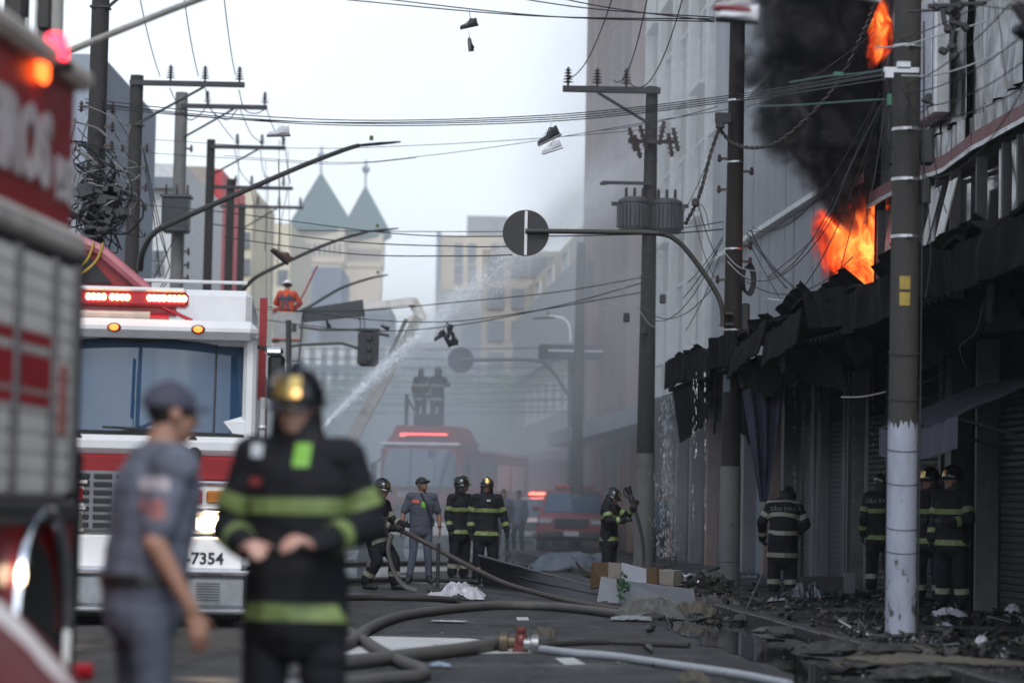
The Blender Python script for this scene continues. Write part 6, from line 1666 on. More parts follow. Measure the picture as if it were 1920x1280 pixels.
class Body:
    """bones = tapered elliptical segments, unioned by a voxel remesh into one skin"""
    def __init__(s): s.mb, s.seg = MB(), []
    def bone(s, a, b, ra, rb, mat, name, sq=(1, 1), side=None, n=12, ends=True):
        a, b = V3(a), V3(b); d = (b - a)
        ax = d.normalized(); x = side or V3((1, 0, 0)); x = x - ax * x.dot(ax)
        x = x.normalized() if x.length > 1e-4 else ax.orthogonal().normalized(); y = ax.cross(x)
        rings = []
        prof = [(-.92, .38), (-.7, .71), (-.38, .92)] if ends else []
        for t, k in prof: rings.append((a + ax * t * ra * min(sq), ra * k))
        for i in range(5): rings.append((a.lerp(b, i / 4), ra + (rb - ra) * i / 4))
        if ends:
            for t, k in reversed(prof): rings.append((b - ax * t * rb * min(sq), rb * k))
        s.mb.loft([[p + (x * math.cos(t) * sq[0] + y * math.sin(t) * sq[1]) * r for t in [k / n * 2 * math.pi for k in range(n)]] for p, r in rings])
        s.seg.append((a, b, ra, rb, mat, name, sq, x, y))
    def blob(s, c, r, mat, name, rot=None):
        s.mb.ell(c, r, 14, 10, rot)
        m_ = min(r); c = V3(c)
        rot = rot or Matrix.Identity(3)
        s.seg.append((c, c + V3((0, 0, 1e-4)), 1, 1, mat, name, tuple(r), rot, None))
    def finish(s, voxel, mats, root, wrinkle, cloth, seed):
        me = s.mb.mesh('src', mats[0], smooth=0)
        ob = bpy.data.objects.new('src', me); COL.objects.link(ob)
        md = ob.modifiers.new('r', 'REMESH'); md.mode = 'VOXEL'; md.voxel_size = voxel
        sm = ob.modifiers.new('s', 'SMOOTH'); sm.factor = .5; sm.iterations = 3
        dg = bpy.context.evaluated_depsgraph_get()
        out = bpy.data.meshes.new_from_object(ob.evaluated_get(dg))
        bpy.data.objects.remove(ob)
        nv = len(out.vertices)
        co = np.empty(nv * 3); out.vertices.foreach_get('co', co); co = co.reshape(-1, 3)
        best = np.full(nv, 1e9); idx = np.zeros(nv, int)
        for i, (a, b, ra, rb, mat, name, sq, x, y) in enumerate(s.seg):
            a_, b_ = np.array(a), np.array(b)
            if y is None:
                q = (co - a_) @ np.array(x); d = (np.sqrt(((q / np.array(sq)) ** 2).sum(1)) - 1) * min(sq)
            else:
                ab = b_ - a_; L = ab @ ab
                t = np.clip((co - a_) @ ab / L, 0, 1)
                q = co - a_ - t[:, None] * ab
                ax = ab / math.sqrt(L)
                qx, qy, qz = q @ np.array(x) / sq[0], q @ np.array(y) / sq[1], q @ ax / min(sq)
                d = (np.sqrt(qx ** 2 + qy ** 2 + qz ** 2) - (ra + (rb - ra) * t)) * min(sq)
            m_ = d < best; best[m_] = d[m_]; idx[m_] = i
        segmat = np.array([q[4] for q in s.seg]); names = [q[5] for q in s.seg]
        if wrinkle:
            no = np.empty(nv * 3); out.vertices.foreach_get('normal', no); no = no.reshape(-1, 3)
            cl = np.isin(segmat[idx], cloth)
            for i in np.nonzero(cl)[0]:
                p = co[i]
                w = (abs(noise.noise(V3((p[0] * 5 + seed, p[1] * 5, p[2] * 11)))) - .2) * 1.3 + noise.noise(V3((p[0] * 12, p[1] * 12 + seed, p[2] * 18))) * .5
                co[i] += no[i] * w * wrinkle
            out.vertices.foreach_set('co', co.ravel())
        out.materials.clear()
        for m in mats: out.materials.append(m)
        lo = np.empty(len(out.loops), int); out.loops.foreach_get('vertex_index', lo)
        ls = np.empty(len(out.polygons), int); out.polygons.foreach_get('loop_start', ls)
        fi = idx[lo[ls]]
        out.polygons.foreach_set('material_index', segmat[fi].astype(int).tolist())
        out.polygons.foreach_set('use_smooth', [True] * len(out.polygons))
        out.update(); out.name = 'body'
        s.me, s.names = out, names
        s.fname = [names[k] for k in fi]
        return link('body', out, root)
    def band(s, root, bones, p, n, w, mat, name='reflective_band', off=.007):
        """strip of the clothing between two planes around point p with normal n, lifted off the cloth"""
        bm = bmesh.new(); bm.from_mesh(s.me)
        bm.faces.ensure_lookup_table()
        dele = [f for i, f in enumerate(bm.faces) if s.fname[i] not in bones]
        bmesh.ops.delete(bm, geom=dele, context='FACES')
        p, n = V3(p), V3(n).normalized()
        for sg in (-1, 1):
            bmesh.ops.bisect_plane(bm, geom=bm.verts[:] + bm.edges[:] + bm.faces[:], plane_co=p + n * sg * w / 2, plane_no=n * sg, clear_outer=True)
        if not bm.faces: bm.free(); return None
        bm.normal_update()
        for v in bm.verts: v.co += v.normal * off
        bmesh.ops.solidify(bm, geom=bm.faces[:], thickness=off * 1.4)
        me = bpy.data.meshes.new(name); bm.to_mesh(me); bm.free()
        me.materials.clear(); me.materials.append(mat)
        me.polygons.foreach_set('material_index', [0] * len(me.polygons))
        me.polygons.foreach_set('use_smooth', [True] * len(me.polygons)); me.set_sharp_from_angle(angle=R(40))
        return link(name, me, root)
    def patch(s, root, name, c, d, size, mat, lobes=4):
        """a small sewn-on patch following the cloth: ray-projected rectangle"""
        bvh = BVHTree.FromPolygons([v.co for v in s.me.vertices], [p.vertices[:] for p in s.me.polygons])
        c, d = V3(c), V3(d).normalized(); x = V3((0, 0, 1)).cross(d).normalized(); y = d.cross(x)
        q = MB(); n = 6; vs = []
        for j in range(n + 1):
            for i in range(n + 1):
                o = c - d * .6 + x * (i / n - .5) * size[0] + y * (j / n - .5) * size[1]
                h, nn, _, _ = bvh.ray_cast(o, d)
                vs.append((h - d * .006) if h else (c + x * (i / n - .5) * size[0] + y * (j / n - .5) * size[1]))
        f = lambda a, b: vs[min(n, round(b * n)) * (n + 1) + min(n, round(a * n))]
        q.add(vs + [v + d * .012 for v in vs], [(j * (n + 1) + i, j * (n + 1) + i + 1, (j + 1) * (n + 1) + i + 1, (j + 1) * (n + 1) + i) for j in range(n) for i in range(n)])
        return q.build(name, mat, root, smooth=60)
    def text(s, root, body, size, c, d, mat, sx=1.0):
        bvh = BVHTree.FromPolygons([v.co for v in s.me.vertices], [p.vertices[:] for p in s.me.polygons])
        me = text_mesh(body, size, .001, 1, .002); c, d = V3(c), V3(d).normalized(); x = d.cross(V3((0, 0, 1))).normalized(); y = x.cross(d)
        for v in me.vertices:
            o = c - d * .6 + x * v.co.x * sx + y * v.co.y
            h, _, _, _ = bvh.ray_cast(o, d)
            v.co = (h if h else c) - d * .008
        me.materials.append(mat)
        return link('lettering', me, root)

def hand(B, w, d, palm_n, mat, curl=.5, s=1.0, name='hand', thumb=1):
    """palm plus four unequal bent fingers and a thumb leaving the side of the palm"""
    w, d = V3(w), V3(d).normalized(); nrm = V3(palm_n); nrm = (nrm - d * nrm.dot(d)).normalized(); sd = d.cross(nrm)
    B.bone(w, w + d * .085 * s, .03 * s, .036 * s, mat, name, (1.15, .55), sd, 10)
    for k, (o, L) in enumerate(((-.03, .066), (-.0105, .078), (.0105, .074), (.03, .058))):
        p = w + d * .088 * s + sd * o * s; dd = d
        for q in range(3):
            l = L * (.45, .32, .25)[q] * s
            dd = (dd * math.cos(curl * .55) + nrm * math.sin(curl * .55)).normalized() if q or curl > .2 else dd
            B.bone(p, p + dd * l, (.0098 - .0008 * q) * s, (.009 - .0008 * q) * s, mat, name, n=7)
            p = p + dd * l
    p = w + d * .03 * s + sd * .032 * s * thumb; td = (d * .75 + sd * .6 * thumb + nrm * .35).normalized()
    B.bone(p, p + td * .04 * s, .0125 * s, .0115 * s, mat, name, n=8); p = p + td * .04 * s
    td = (td + nrm * .5 * curl + d * .3).normalized(); B.bone(p, p + td * .03 * s, .011 * s, .009 * s, mat, name, n=8)

def head_(B, c, look, mat, root, eyes=True, hair=None):
    c = V3(c); f = V3(look).normalized(); r_ = f.cross(V3((0, 0, 1))).normalized() * -1; u = r_.cross(f) * -1
    u = f.cross(r_); u = u if u.z > 0 else -u
    M3 = Matrix((r_, f, u)).transposed()
    at = lambda x, y, z: c + M3 @ V3((x, y, z))
    B.blob(at(0, -.012, .03), (.076, .097, .098), hair if hair is not None else mat, 'skull', M3.copy())
    B.blob(at(0, .02, -.035), (.064, .076, .085), mat, 'face', M3.copy())
    B.blob(at(0, .062, -.088), (.034, .03, .028), mat, 'chin', M3.copy())
    B.bone(at(0, .088, .012), at(0, .112, -.032), .011, .015, mat, 'nose', n=8)
    B.bone(at(-.04, .078, .022), at(.04, .078, .022), .013, .013, mat, 'brow', n=8)
    B.bone(at(-.018, .088, -.062), at(.018, .088, -.062), .010, .010, mat, 'mouth', n=8)
    for s_ in (-1, 1): B.blob(at(s_ * .077, -.012, -.008), (.014, .024, .034), mat, 'ear', M3.copy())
    return M3, at

def helmet(root, at, M3, front=True, k=1.0):
    dome = MB()
    dome.ell(at(0, -.012, .025), (.112 * k, .138 * k, .125 * k), 24, 12, M3, zmin=-.12)
    h = dome.build('helmet', helm, root, smooth=60)
    q = MB(); q.tube([at(0, math.cos(t) * .142 * k - .012, .03 + math.sin(t) * .132 * k) for t in [k2 / 10 * 2.2 + .45 for k2 in range(11)]], .012, 8); q.build('crest', helm, h)
    q = MB()   # brim: elliptical ring tapering forwards
    rings = []
    for j in range(28):
        t = j / 28 * 2 * math.pi; fwd = max(0, math.sin(t)) ** 2
        a, b_ = .112 * k, .138 * k
        inn = at(math.cos(t) * a, math.sin(t) * b_ - .012, .012); o = at(math.cos(t) * (a + .012), math.sin(t) * (b_ + .012 + .042 * fwd) - .012, -.002 - .012 * fwd)
        rings.append([inn, o, o - M3 @ V3((0, 0, .008)), inn - M3 @ V3((0, 0, .012))])
    rings.append(rings[0]); q.loft(rings, cap=False); q.build('brim', helm, h, smooth=60)
    q = MB()   # brass front plate
    q.loft([[at(x * .055, math.sqrt(max(0, 1 - (x * .5) ** 2)) * (.143 - .02 * z) * k - .012, .03 + z * .085) for x in (-1, -.5, 0, .5, 1)] + [at(x * .055, math.sqrt(max(0, 1 - (x * .5) ** 2)) * (.128 - .02 * z) * k - .012, .03 + z * .085) for x in (1, .5, 0, -.5, -1)] for z in (0, .35, .7, 1.0)])
    q.build('front_plate', brass, h)
    q = MB()   # neck guard cloth
    q.loft([[at(math.cos(t) * (.1 + o_) * k, -abs(math.sin(t)) * (.125 + o_) * k - .01, z) for t in [k2 / 12 * math.pi for k2 in range(13)]] for z, o_ in ((.015, 0), (-.06, .004), (-.15, .016))] , cap=False)
    me = q.mesh('neck_guard', hoodm); bm = bmesh.new(); bm.from_mesh(me); bmesh.ops.solidify(bm, geom=bm.faces[:], thickness=.008); bm.to_mesh(me); bm.free()
    link('neck_guard', me, h)
    return h

def cap_(root, at, M3, mat):
    q = MB(); q.ell(at(0, -.012, .022), (.092, .112, .102), 22, 12, M3, zmin=.0); c = q.build('cap', mat, root, smooth=60)
    def vis(a, b_):
        x = (a * 2 - 1); return at(x * .082, .088 * math.sqrt(max(0, 1 - .75 * x * x)) + b_ * .085 * (1 - .55 * x * x), .035 - .012 * b_ - .018 * x * x)
    solid_sheet(vis, 12, 4, .006).build('visor', mat, c, smooth=60)
    return c

MATSET = [turnout, trous, skin, bootm, hoodm, glovem]
def person(loc, rz, label, J, kind='fire', gloves=True, voxel=.0135, band_c=lime, hood=True, short=False, fingers=None, hem=.78, seed=0, mats=None, bands=True, group=None, head_kind=None, curl=.9, palms=None, bulky=1.0, scale=1.0, shown=True):
    root = empty('person', loc, rz, label, 'person', group)
    root.scale = (scale,) * 3
    B = Body(); ms = list(mats or MATSET)
    hand_m = 5 if gloves else 2
    k = bulky; sd = J['side']
    J = dict(J)
    fire = kind == 'fire'
    jr = 1.13 * k if fire else 1.1 * k
    up_ = J['neck'] - J['pelvis']
    # torso and jacket skirt
    B.bone(J['pelvis'], J['waist'], .168 * jr, .165 * jr, 0, 'hips', (1.08, .8), sd)
    B.bone(J['waist'], J['chest'], .163 * jr, .178 * jr, 0, 'belly', (1.08, .8), sd)
    B.bone(J['chest'], J['chest'].lerp(J['neck'], .45), .178 * jr, .15 * jr, 0, 'chest', (1.1, .74), sd)
    for s_ in 'ab': B.bone(J['chest'].lerp(J['neck'], .55), J['s' + s_], .088 * jr, .078 * jr, 0, 'chest')
    B.bone(J['neck'] - up_.normalized() * .06, J['neck'].lerp(J['head'], .15), .088 * (1.1 if fire else .85), .07 if fire else .06, 0 if fire else 2, 'collar')
    B.bone(J['neck'], J['head'], .062, .06, 4 if (fire and hood) else 2, 'neck')
    dn = (J['ka'] + J['kb']) / 2 - J['pelvis']
    if fire:
        hp = J['pelvis'] + dn * ((J['pelvis'].z - hem) / max(.2, J['pelvis'].z - (J['ka'].z + J['kb'].z) / 2))
        B.bone(J['pelvis'], hp, .182 * k, .205 * k, 0, 'skirt', (1.08, .84), sd, ends=True)
    else:
        B.bone(J['pelvis'], J['pelvis'] + V3((0, 0, -.1)), .172 * k, .172 * k, 0, 'skirt', (1.06, .82), sd)
    for s_ in 'ab':
        S, E, Wr = J['s' + s_], J['e' + s_], J['w' + s_]
        a0, a1, a2 = (.082 * k, .072 * k, .062 * k) if fire else (.068, .058, .04)
        if short:
            m_ = S.lerp(E, .78); B.bone(S, m_, .07, .068, 0, 'upper_' + s_); B.bone(S.lerp(E, .6), E, .046, .044, 2, 'bare_' + s_); B.bone(E, Wr, .044, .029, 2, 'fore_' + s_)
        else:
            B.bone(S, E, a0, a1, 0, 'upper_' + s_); B.bone(E, Wr, a1, a2 * .92, 0, 'fore_' + s_)
        hd = J['h' + s_]
        pn = (palms or {}).get(s_, V3((-1 if s_ == 'a' else 1, 0, 0)))
        hand(B, Wr + hd.normalized() * .02, hd, pn, hand_m, curl, 1.12 if gloves else 1.0, 'hand_' + s_, 1 if s_ == 'b' else -1)
        Pp, K, F_, T_ = J['p' + s_], J['k' + s_], J['f' + s_], J['t' + s_]
        l0, l1, l2 = (.118 * k, .096 * k, .088 * k) if fire else (.098, .068, .058)
        B.bone(Pp, K, l0, l1, 1, 'thigh_' + s_); B.bone(K, F_ + V3((0, 0, .05)), l1, l2, 1, 'shin_' + s_)
        B.bone(F_ + V3((0, 0, .06)), F_, .058, .056, 3, 'boot_' + s_); B.bone(F_ + V3((0, .02, -.045)), T_, .05, .042, 3, 'boot_' + s_, (1, .95))
    hm = 4 if (fire and hood) else (4 if kind != 'plain' else 4)
    M3, at = head_(B, J['head'], J['look'], 2, root, hair=4)
    if fire and hood:
        B.bone(at(0, -.045, -.04), J['neck'].lerp(J['head'], .1), .086, .09, 4, 'hood')
        B.blob(at(0, -.045, -.02), (.09, .078, .11), 4, 'hood', M3.copy())
    B.finish(voxel, ms, root, .009 if fire else .006, [0, 1], seed * 7.3)
    q = MB()
    for s_ in (-1, 1): q.ell(at(s_ * .031, .084, .002), (.013, .01, .009), 8, 6, M3)
    q.build('eyes', eyem, root)
    hk = head_kind or ('helmet' if fire else 'cap')
    if hk == 'helmet': helmet(root, at, M3)
    elif hk == 'cap': cap_(root, at, M3, capd if kind != 'capnavy' else capm)
    elif hk == 'hard':
        q = MB(); q.ell(at(0, -.01, .03), (.12, .145, .12), 20, 10, M3, zmin=-.05); h = q.build('hard_hat', wool, root, smooth=60)
        q = MB(); q.tube([at(.125 * math.cos(t), .15 * math.sin(t) - .01, .025) for t in [i / 20 * 2 * math.pi for i in range(21)]], .012, 6); q.build('rim', wool, h)
    if fire and bands:
        tor = {'hips', 'belly', 'chest', 'skirt'}
        ax = (J['chest'] - J['waist']).normalized()
        B.band(root, tor, J['waist'].lerp(J['chest'], .55), ax, .064, band_c)
        hp2 = J['pelvis'] + dn * ((J['pelvis'].z - hem - .05) / max(.2, J['pelvis'].z - (J['ka'].z + J['kb'].z) / 2))
        B.band(root, tor, hp2, -dn, .066, band_c)
        for s_ in 'ab':
            B.band(root, {'upper_' + s_}, J['s' + s_].lerp(J['e' + s_], .62), J['e' + s_] - J['s' + s_], .07, band_c)
            B.band(root, {'fore_' + s_}, J['e' + s_].lerp(J['w' + s_], .62), J['w' + s_] - J['e' + s_], .06, band_c)
            B.band(root, {'shin_' + s_}, J['k' + s_].lerp(J['f' + s_], .6), J['f' + s_] - J['k' + s_], .07, silverb)
    return root, B, at, M3

def lean(J, ang, ax='x', z0=.95, keep=('pa', 'pb', 'ka', 'kb', 'fa', 'fb', 'ta', 'tb', 'look', 'side', 'ha', 'hb')):
    r = Matrix.Rotation(R(ang), 3, ax.upper()); o = V3((0, 0, z0))
    return {k: (v if k in keep else o + r @ (v - o)) for k, v in J.items()}

# 1 officer in a navy cap, nearest left, facing right with his back half turned
J = pose(look=(-.1, -1, -.02), wa=(.27, -.12, .88), ea=(.27, .05, 1.13), ha=(-.05, -.35, -1), wb=(-.28, -.22, .86), eb=(-.29, .0, 1.12), hb=(.0, -.3, -1))
J = pose(look=(.12, -1, -.05), eb=(-.27, .06, 1.13), wb=(-.28, -.12, .90), hb=(.05, -.35, -1))
J = lean(J, 7)
p, B, at, M3 = person(P(272, 950, 10.4) * 1.0, R(114), 'officer in grey shirt and navy cap seen from the side at the left', J, 'capnavy', False, .0085, short=True, seed=1, mats=[uniform, uniform_t, skin, bootm, hairm, glovem], group=None, curl=.55, bulky=1.12)
p.location.z = 0
B.patch(p, 'sleeve_flag', (-.24, .03, 1.36), (1, 0, 0), (.08, .05), M('flag_pale', (.4, .36, .38), .6, var=.3, scale=30))
B.patch(p, 'sleeve_badge', (-.25, .04, 1.265), (1, 0, 0), (.06, .075), M('badge_red_gold', (.3, .1, .09), .6, var=.6, scale=25))
q = MB(); q.lathe([(.175, -.02), (.178, .02)], (0, 0, .98), 20); q.lathe([(.14, -.02), (.15, .02)], (0, 0, 1.0), 10)
B.band(p, {'skirt', 'hips', 'belly'}, (0, 0, .99), (0, 0, 1), .045, M('belt_black', (.015, .015, .016), .5), 'belt')

# 2 firefighter close to the camera, out of focus, hands together in front
J = pose(look=(-.12, -1, -.12), head=(-.02, -.02, 1.65), ea=(.29, .02, 1.16), wa=(.13, -.30, 1.09), ha=(-.6, -.75, .15), eb=(-.29, .02, 1.14), wb=(-.15, -.30, 1.07), hb=(.45, -.85, .1))
p, B, at, M3 = person(P(560, 950, 11.2), R(-6), 'blurred firefighter close to the camera holding both hands before his chest', J, 'fire', False, .009, seed=2, mats=[turnout, trous, M('skin_ruddy', (.5, .28, .22), .5), bootm, hoodm, glovem], curl=1.3, palms={'a': V3((-.3, .2, -1)), 'b': V3((.3, .2, -1))}, bulky=.98, hem=.76, scale=1.04)
p.location.z = 0
B.patch(p, 'lime_tag', (.03, -.2, 1.44), (0, 1, 0), (.065, .095), M('lime_tag_bright', (.16, .4, .03), .5))
B.patch(p, 'round_badge', (-.16, -.2, 1.455), (0, 1, 0), (.045, .055), M('badge_grey', (.4, .42, .45), .5))
B.patch(p, 'red_tag', (-.16, -.2, 1.33), (0, 1, 0), (.055, .035), M('tag_red', (.2, .03, .03), .6))
q = MB(); q.ell(at(.05, .145, .05), (.016, .016, .016), 12, 8); q.build('helmet_reflection', emit('helmet_glint', (1, .55, .2), 1.6), p)  # glowing bead paints a headlamp's reflection on the helmet, no lamp there

CREW = None
def stand(px, py):   # ground position under a pixel
    return G(px, py)
# 3 firefighter on the hose, leaning back
J = pose(side=(1, 0, 0), pelvis=(.0, .10, .86), pa=(.1, .1, .83), pb=(-.1, .1, .83), ka=(.13, -.16, .48), kb=(-.13, -.02, .44), fa=(.14, -.18, .1), fb=(-.14, .16, .1), ta=(.16, -.37, .045), tb=(-.16, -.02, .045),
         waist=(0, .12, 1.0), chest=(0, .08, 1.2), neck=(0, .04, 1.37), head=(0, -.01, 1.53), sa=(.19, .05, 1.3), sb=(-.19, .05, 1.3), ea=(.24, -.05, 1.05), wa=(.12, -.32, 1.0), ha=(-.2, -1, -.1), eb=(-.24, -.05, 1.02), wb=(-.1, -.28, .94), hb=(.2, -1, .0), look=(0, -1, -.1))
pos3 = stand(724, 1106)
person(pos3 + Vector((-.1, 0, 0)), R(62), 'firefighter bracing back while gripping the hose, left of the group', J, 'fire', True, seed=3, curl=1.4, band_c=silverb, hem=.66)
# 4 officer in a dark cap
J = pose(look=(.75, -.75, .25), ea=(.29, .03, 1.15), wa=(.31, -.02, .92), eb=(-.30, .0, 1.15), wb=(-.33, -.06, .90), fa=(.15, .03, .1), fb=(-.17, .0, .1), ta=(.2, -.14, .045), tb=(-.2, -.16, .045))
p, B, at, M3 = person(stand(787, 1094), R(4), 'officer in grey uniform and dark cap standing with arms down, looking up', J, 'cap', False, short=True, seed=4, mats=[M('grey_uniform_dull', (.06, .065, .085), .85, var=.15), uniform_t, skin_dark, bootm, hairm, glovem], curl=.5)
B.patch(p, 'name_tag', (-.1, -.2, 1.36), (0, 1, 0), (.11, .05), M('tag_orange', (.5, .08, .03), .6))
B.patch(p, 'lime_tag', (.03, -.2, 1.31), (0, 1, 0), (.07, .09), MATS['lime_tag_bright'])
q = MB(); q.tube(spline([(-.02, -.13, 1.5), (.08, -.17, 1.3), (.17, -.14, 1.05)], 6), .012, 6); q.build('strap', bootm, p)
q = MB(); q.box((.19, -.1, 1.02), (.05, .05, .14), bev=.01); q.build('radio', bootm, p)
q = MB(); q.tube([V3((.31 + .036 * math.cos(t), -.02 + .036 * math.sin(t), .95)) for t in [i / 12 * 2 * math.pi for i in range(13)]], .01, 6); q.build('watch', bootm, p)
# 5, 6 pair of firefighters
J = pose(look=(.8, -.5, .15), head=(.02, -.02, 1.66))
person(stand(860, 1089), R(40), 'firefighter turned to the right, half hidden behind his colleague', J, 'fire', True, seed=5, hem=.80)
J = pose(look=(.1, -1, .1), ea=(.29, .02, 1.15), wa=(.34, -.03, .92), ha=(.1, -.1, -1))
p, B, at, M3 = person(stand(909, 1096), R(6), 'firefighter facing the camera with a black gloved hand hanging, right of the pair', J, 'fire', True, seed=6, hem=.80)
B.patch(p, 'name_tag', (.02, -.2, 1.4), (0, 1, 0), (.06, .025), MATS['badge_grey'])
# 7 firefighter holding up a nozzle
J = pose(side=(1, 0, 0), look=(.1, -1, -.35), head=(0, -.07, 1.60), neck=(0, -.02, 1.46), ea=(.26, -.22, 1.25), wa=(.14, -.42, 1.42), ha=(-.1, -.5, .8), eb=(-.3, -.1, 1.17), wb=(-.2, -.34, 1.18), hb=(.4, -.8, .2))
pos7 = P(1143, 950, 45); pos7.z = 0
p7, B7, at7, M7 = person(pos7, R(68), 'firefighter holding a hose nozzle upright in one raised hand', J, 'fire', True, seed=7, curl=1.4, hem=.80, scale=.94)
# 8 firefighter bending, seen from behind
J = lean(pose(look=(-.65, -.6, -.75), head=(-.05, -.08, 1.61), ea=(.31, -.12, 1.17), wa=(.24, -.36, 1.0), ha=(-.2, -.8, -.5), eb=(-.34, -.02, 1.2), wb=(-.22, -.3, 1.05), hb=(.3, -.9, -.3)), 20)
J = lean(J, -7, 'y')
p8, B8, a8, M8 = person(stand(1466, 1124), R(184), 'firefighter stooping with his back turned, SÃO PAULO printed across his jacket', J, 'fire', True, seed=8, curl=1.2, band_c=silverb, hem=.62, bulky=1.08)
B8.text(p8, 'SÃO PAULO', .085, J['chest'].lerp(J['neck'], .32) + V3((0, .2, 0)), (0, -1, 0), M('letter_reflective', (.3, .3, .3), .6), 1.0)
B8.band(p8, {'hips', 'belly', 'chest', 'skirt'}, J['pelvis'] + V3((0, 0, .04)), (0, .1, 1), .06, silverb)
B8.band(p8, {'collar', 'chest'}, J['neck'] + V3((0, .02, -.01)), (0, -.3, 1), .035, silverb)
# 9 behind the near pole
J = pose(look=(.3, -1, -.1))
pos = P(1652, 950, 39.5); pos.z = .12
p9, B9, a9, M9 = person(pos, R(176), 'firefighter with his back turned, mostly hidden behind the whitewashed pole', J, 'fire', True, seed=9, hem=.8)
B9.text(p9, 'SÃO PAULO', .085, J['chest'].lerp(J['neck'], .3) + V3((0, .2, 0)), (0, -1, 0), MATS['letter_reflective'])
# 10, 11 two in the dark by the shutters
J = pose(look=(-.7, -.7, -.05), ea=(.27, -.08, 1.14), wa=(.1, -.28, 1.1), ha=(-.6, -.7, .1))
for px, D_, rz, lab, sd_ in ((1743, 34.6, -20, 'firefighter in deep shade just right of the whitewashed pole', 10), (1786, 33.0, -35, 'rightmost firefighter in deep shade before the dark doorway', 11)):
    pos = P(px, 950, D_); pos.z = .12
    person(pos, R(rz), lab, J, 'fire', True, seed=sd_, hem=.8, bands=True)
# 12, 13 crew on the roof of the far truck
rt_m = wmat(rt)
for lx, rz, lab, sd_, J, hk in ((-.38, 150, 'slim figure on the far truck roof, left of the two', 12, pose(look=(.2, -1, 0)), 'none'), (.14, 190, 'broad firefighter on the far truck roof, aiming the water monitor', 13, pose(look=(.4, -1, .2), ea=(.33, -.1, 1.3), wa=(.2, -.35, 1.25), eb=(-.33, -.1, 1.3), wb=(-.2, -.35, 1.25)), 'helmet')):
    pos = rt_m @ V3((lx, 1.3, 3.66)); pos.z = 3.66
    person(pos, R(rz), lab, J, 'fire', True, .02, seed=sd_, head_kind=hk, band_c=silverb, bulky=1.0 if sd_ == 13 else .85)
# 14 worker in the bucket
pos = P(536, 640, 70); pos.z = P(536, 585, 70).z - .95
J = pose(look=(.2, -1, -.4), ea=(.33, -.1, 1.2), wa=(.1, -.3, 1.02), ha=(-.5, -.7, -.2), eb=(-.33, -.1, 1.2), wb=(-.1, -.3, 1.02), hb=(.5, -.7, -.2))
p, B, at, M3 = person(pos, R(170), 'lift worker in orange overalls and white hard hat standing in the bucket', J, 'fire', True, .018, seed=14, mats=[orange, orange, skin, bootm, hairm, glovem], hood=False, bands=False, head_kind='hard', hem=.9)
hb_ = M('harness', (.05, .06, .09), .7)
for dx in (-.1, .1): 
    q = MB(); q.tube([V3((dx, .16, 1.42)), V3((dx * .4, .19, 1.2)), V3((dx, .18, 1.02))], .03, 6, sq=(1, .4)); q.build('harness_strap', hb_, p)
B.band(p, {'hips', 'belly', 'chest', 'skirt'}, (0, 0, 1.3), (0, 0, 1), .1, hb_, 'harness_band')
# 15, 16, 17 silhouettes in the smoke
for px, D_, rz, lab, sd_ in ((944, 70, 20, 'dark figure in the haze just left of the police car', 15), (972, 73, -30, 'second hazy figure standing in front of the police car', 16), (1236, 60, 30, 'dark figure in the haze right behind the slate pole', 17)):
    pos = P(px, 950, D_); pos.z = 0
    person(pos, R(rz), lab, pose(), 'plain', False, .022, seed=sd_, mats=[uniform_t, trous, skin_dark, bootm, hairm, glovem], head_kind='none')
# ================================================================ hoses, nozzle, debris
hosem = M('hose_grey', (0.10, 0.095, 0.09), 0.75, var=0.15, scale=6, dirt=0.35, dirtcol=(0.06, 0.055, 0.05), bump=0.4, bscale=120)
hosed = M('hose_dark', (0.035, 0.032, 0.03), 0.7, var=0.2, scale=6, dirt=0.3)
hosew = M('hose_lit_white', (0.3, 0.32, 0.35), 0.35, var=0.15, scale=6, dirt=0.2)  # pale base colour carries the white light falling on this hose
card = M('cardboard', (0.11, 0.065, 0.03), 0.85, var=0.25, dirt=0.3)
cardp = M('cardboard_pale', (0.2, 0.18, 0.155), 0.85, var=0.15, dirt=0.3)
boardw = M('white_board', (0.24, 0.25, 0.275), 0.6, var=0.1, dirt=0.3, dirtcol=(0.15, 0.15, 0.15), scale=2)
bagw = M('white_plastic_bag', (0.42, 0.42, 0.46), 0.35, var=0.15, scale=8)
bagc = M('clear_plastic', (0.2, 0.215, 0.225), 0.2, var=0.4, scale=10)
rubb = M('burnt_rubbish', (0.03, 0.028, 0.025), 0.6, var=0.6, scale=12, bump=0.5)
tan = M('tan_rag', (0.075, 0.065, 0.05), 0.8, var=0.3, scale=6, dirt=0.4)
greyrag = M('grey_rag', (0.08, 0.078, 0.075), 0.7, var=0.3, scale=6, dirt=0.4)
greenp = M('green_leafy_scrap', (0.03, 0.075, 0.04), 0.6, var=0.5, scale=14)
RG = random.Random(21)

def hose(pts, r, mat, label, z=None, lift=None):
    P3 = []
    for i, (x, y) in enumerate(pts):
        p = G(x, y, 0); p.z = r * .92 + (lift[i] if lift else 0)
        P3.append(p)
    q = MB(); q.tube(spline(P3, 10), r, 10)
    return tag(q.build('fire_hose', mat, smooth=60), label, 'hose', 'fire hoses on the road')
hose([(560, 1250), (660, 1212), (690, 1188), (745, 1165), (830, 1151), (920, 1143), (1000, 1143), (1080, 1149), (1165, 1160)], .058, hosem, 'thick grey hose arching across the road behind the stop line')
hose([(560, 1262), (660, 1254), (760, 1242), (860, 1230), (930, 1218), (952, 1216)], .062, hosem, 'fat grey hose running from the left into the brass coupling')
hose([(650, 1190), (685, 1212), (715, 1232), (760, 1254), (792, 1266), (786, 1278), (720, 1286), (600, 1302)], .052, hosem, 'grey hose folded in a sharp hairpin at the bottom left')
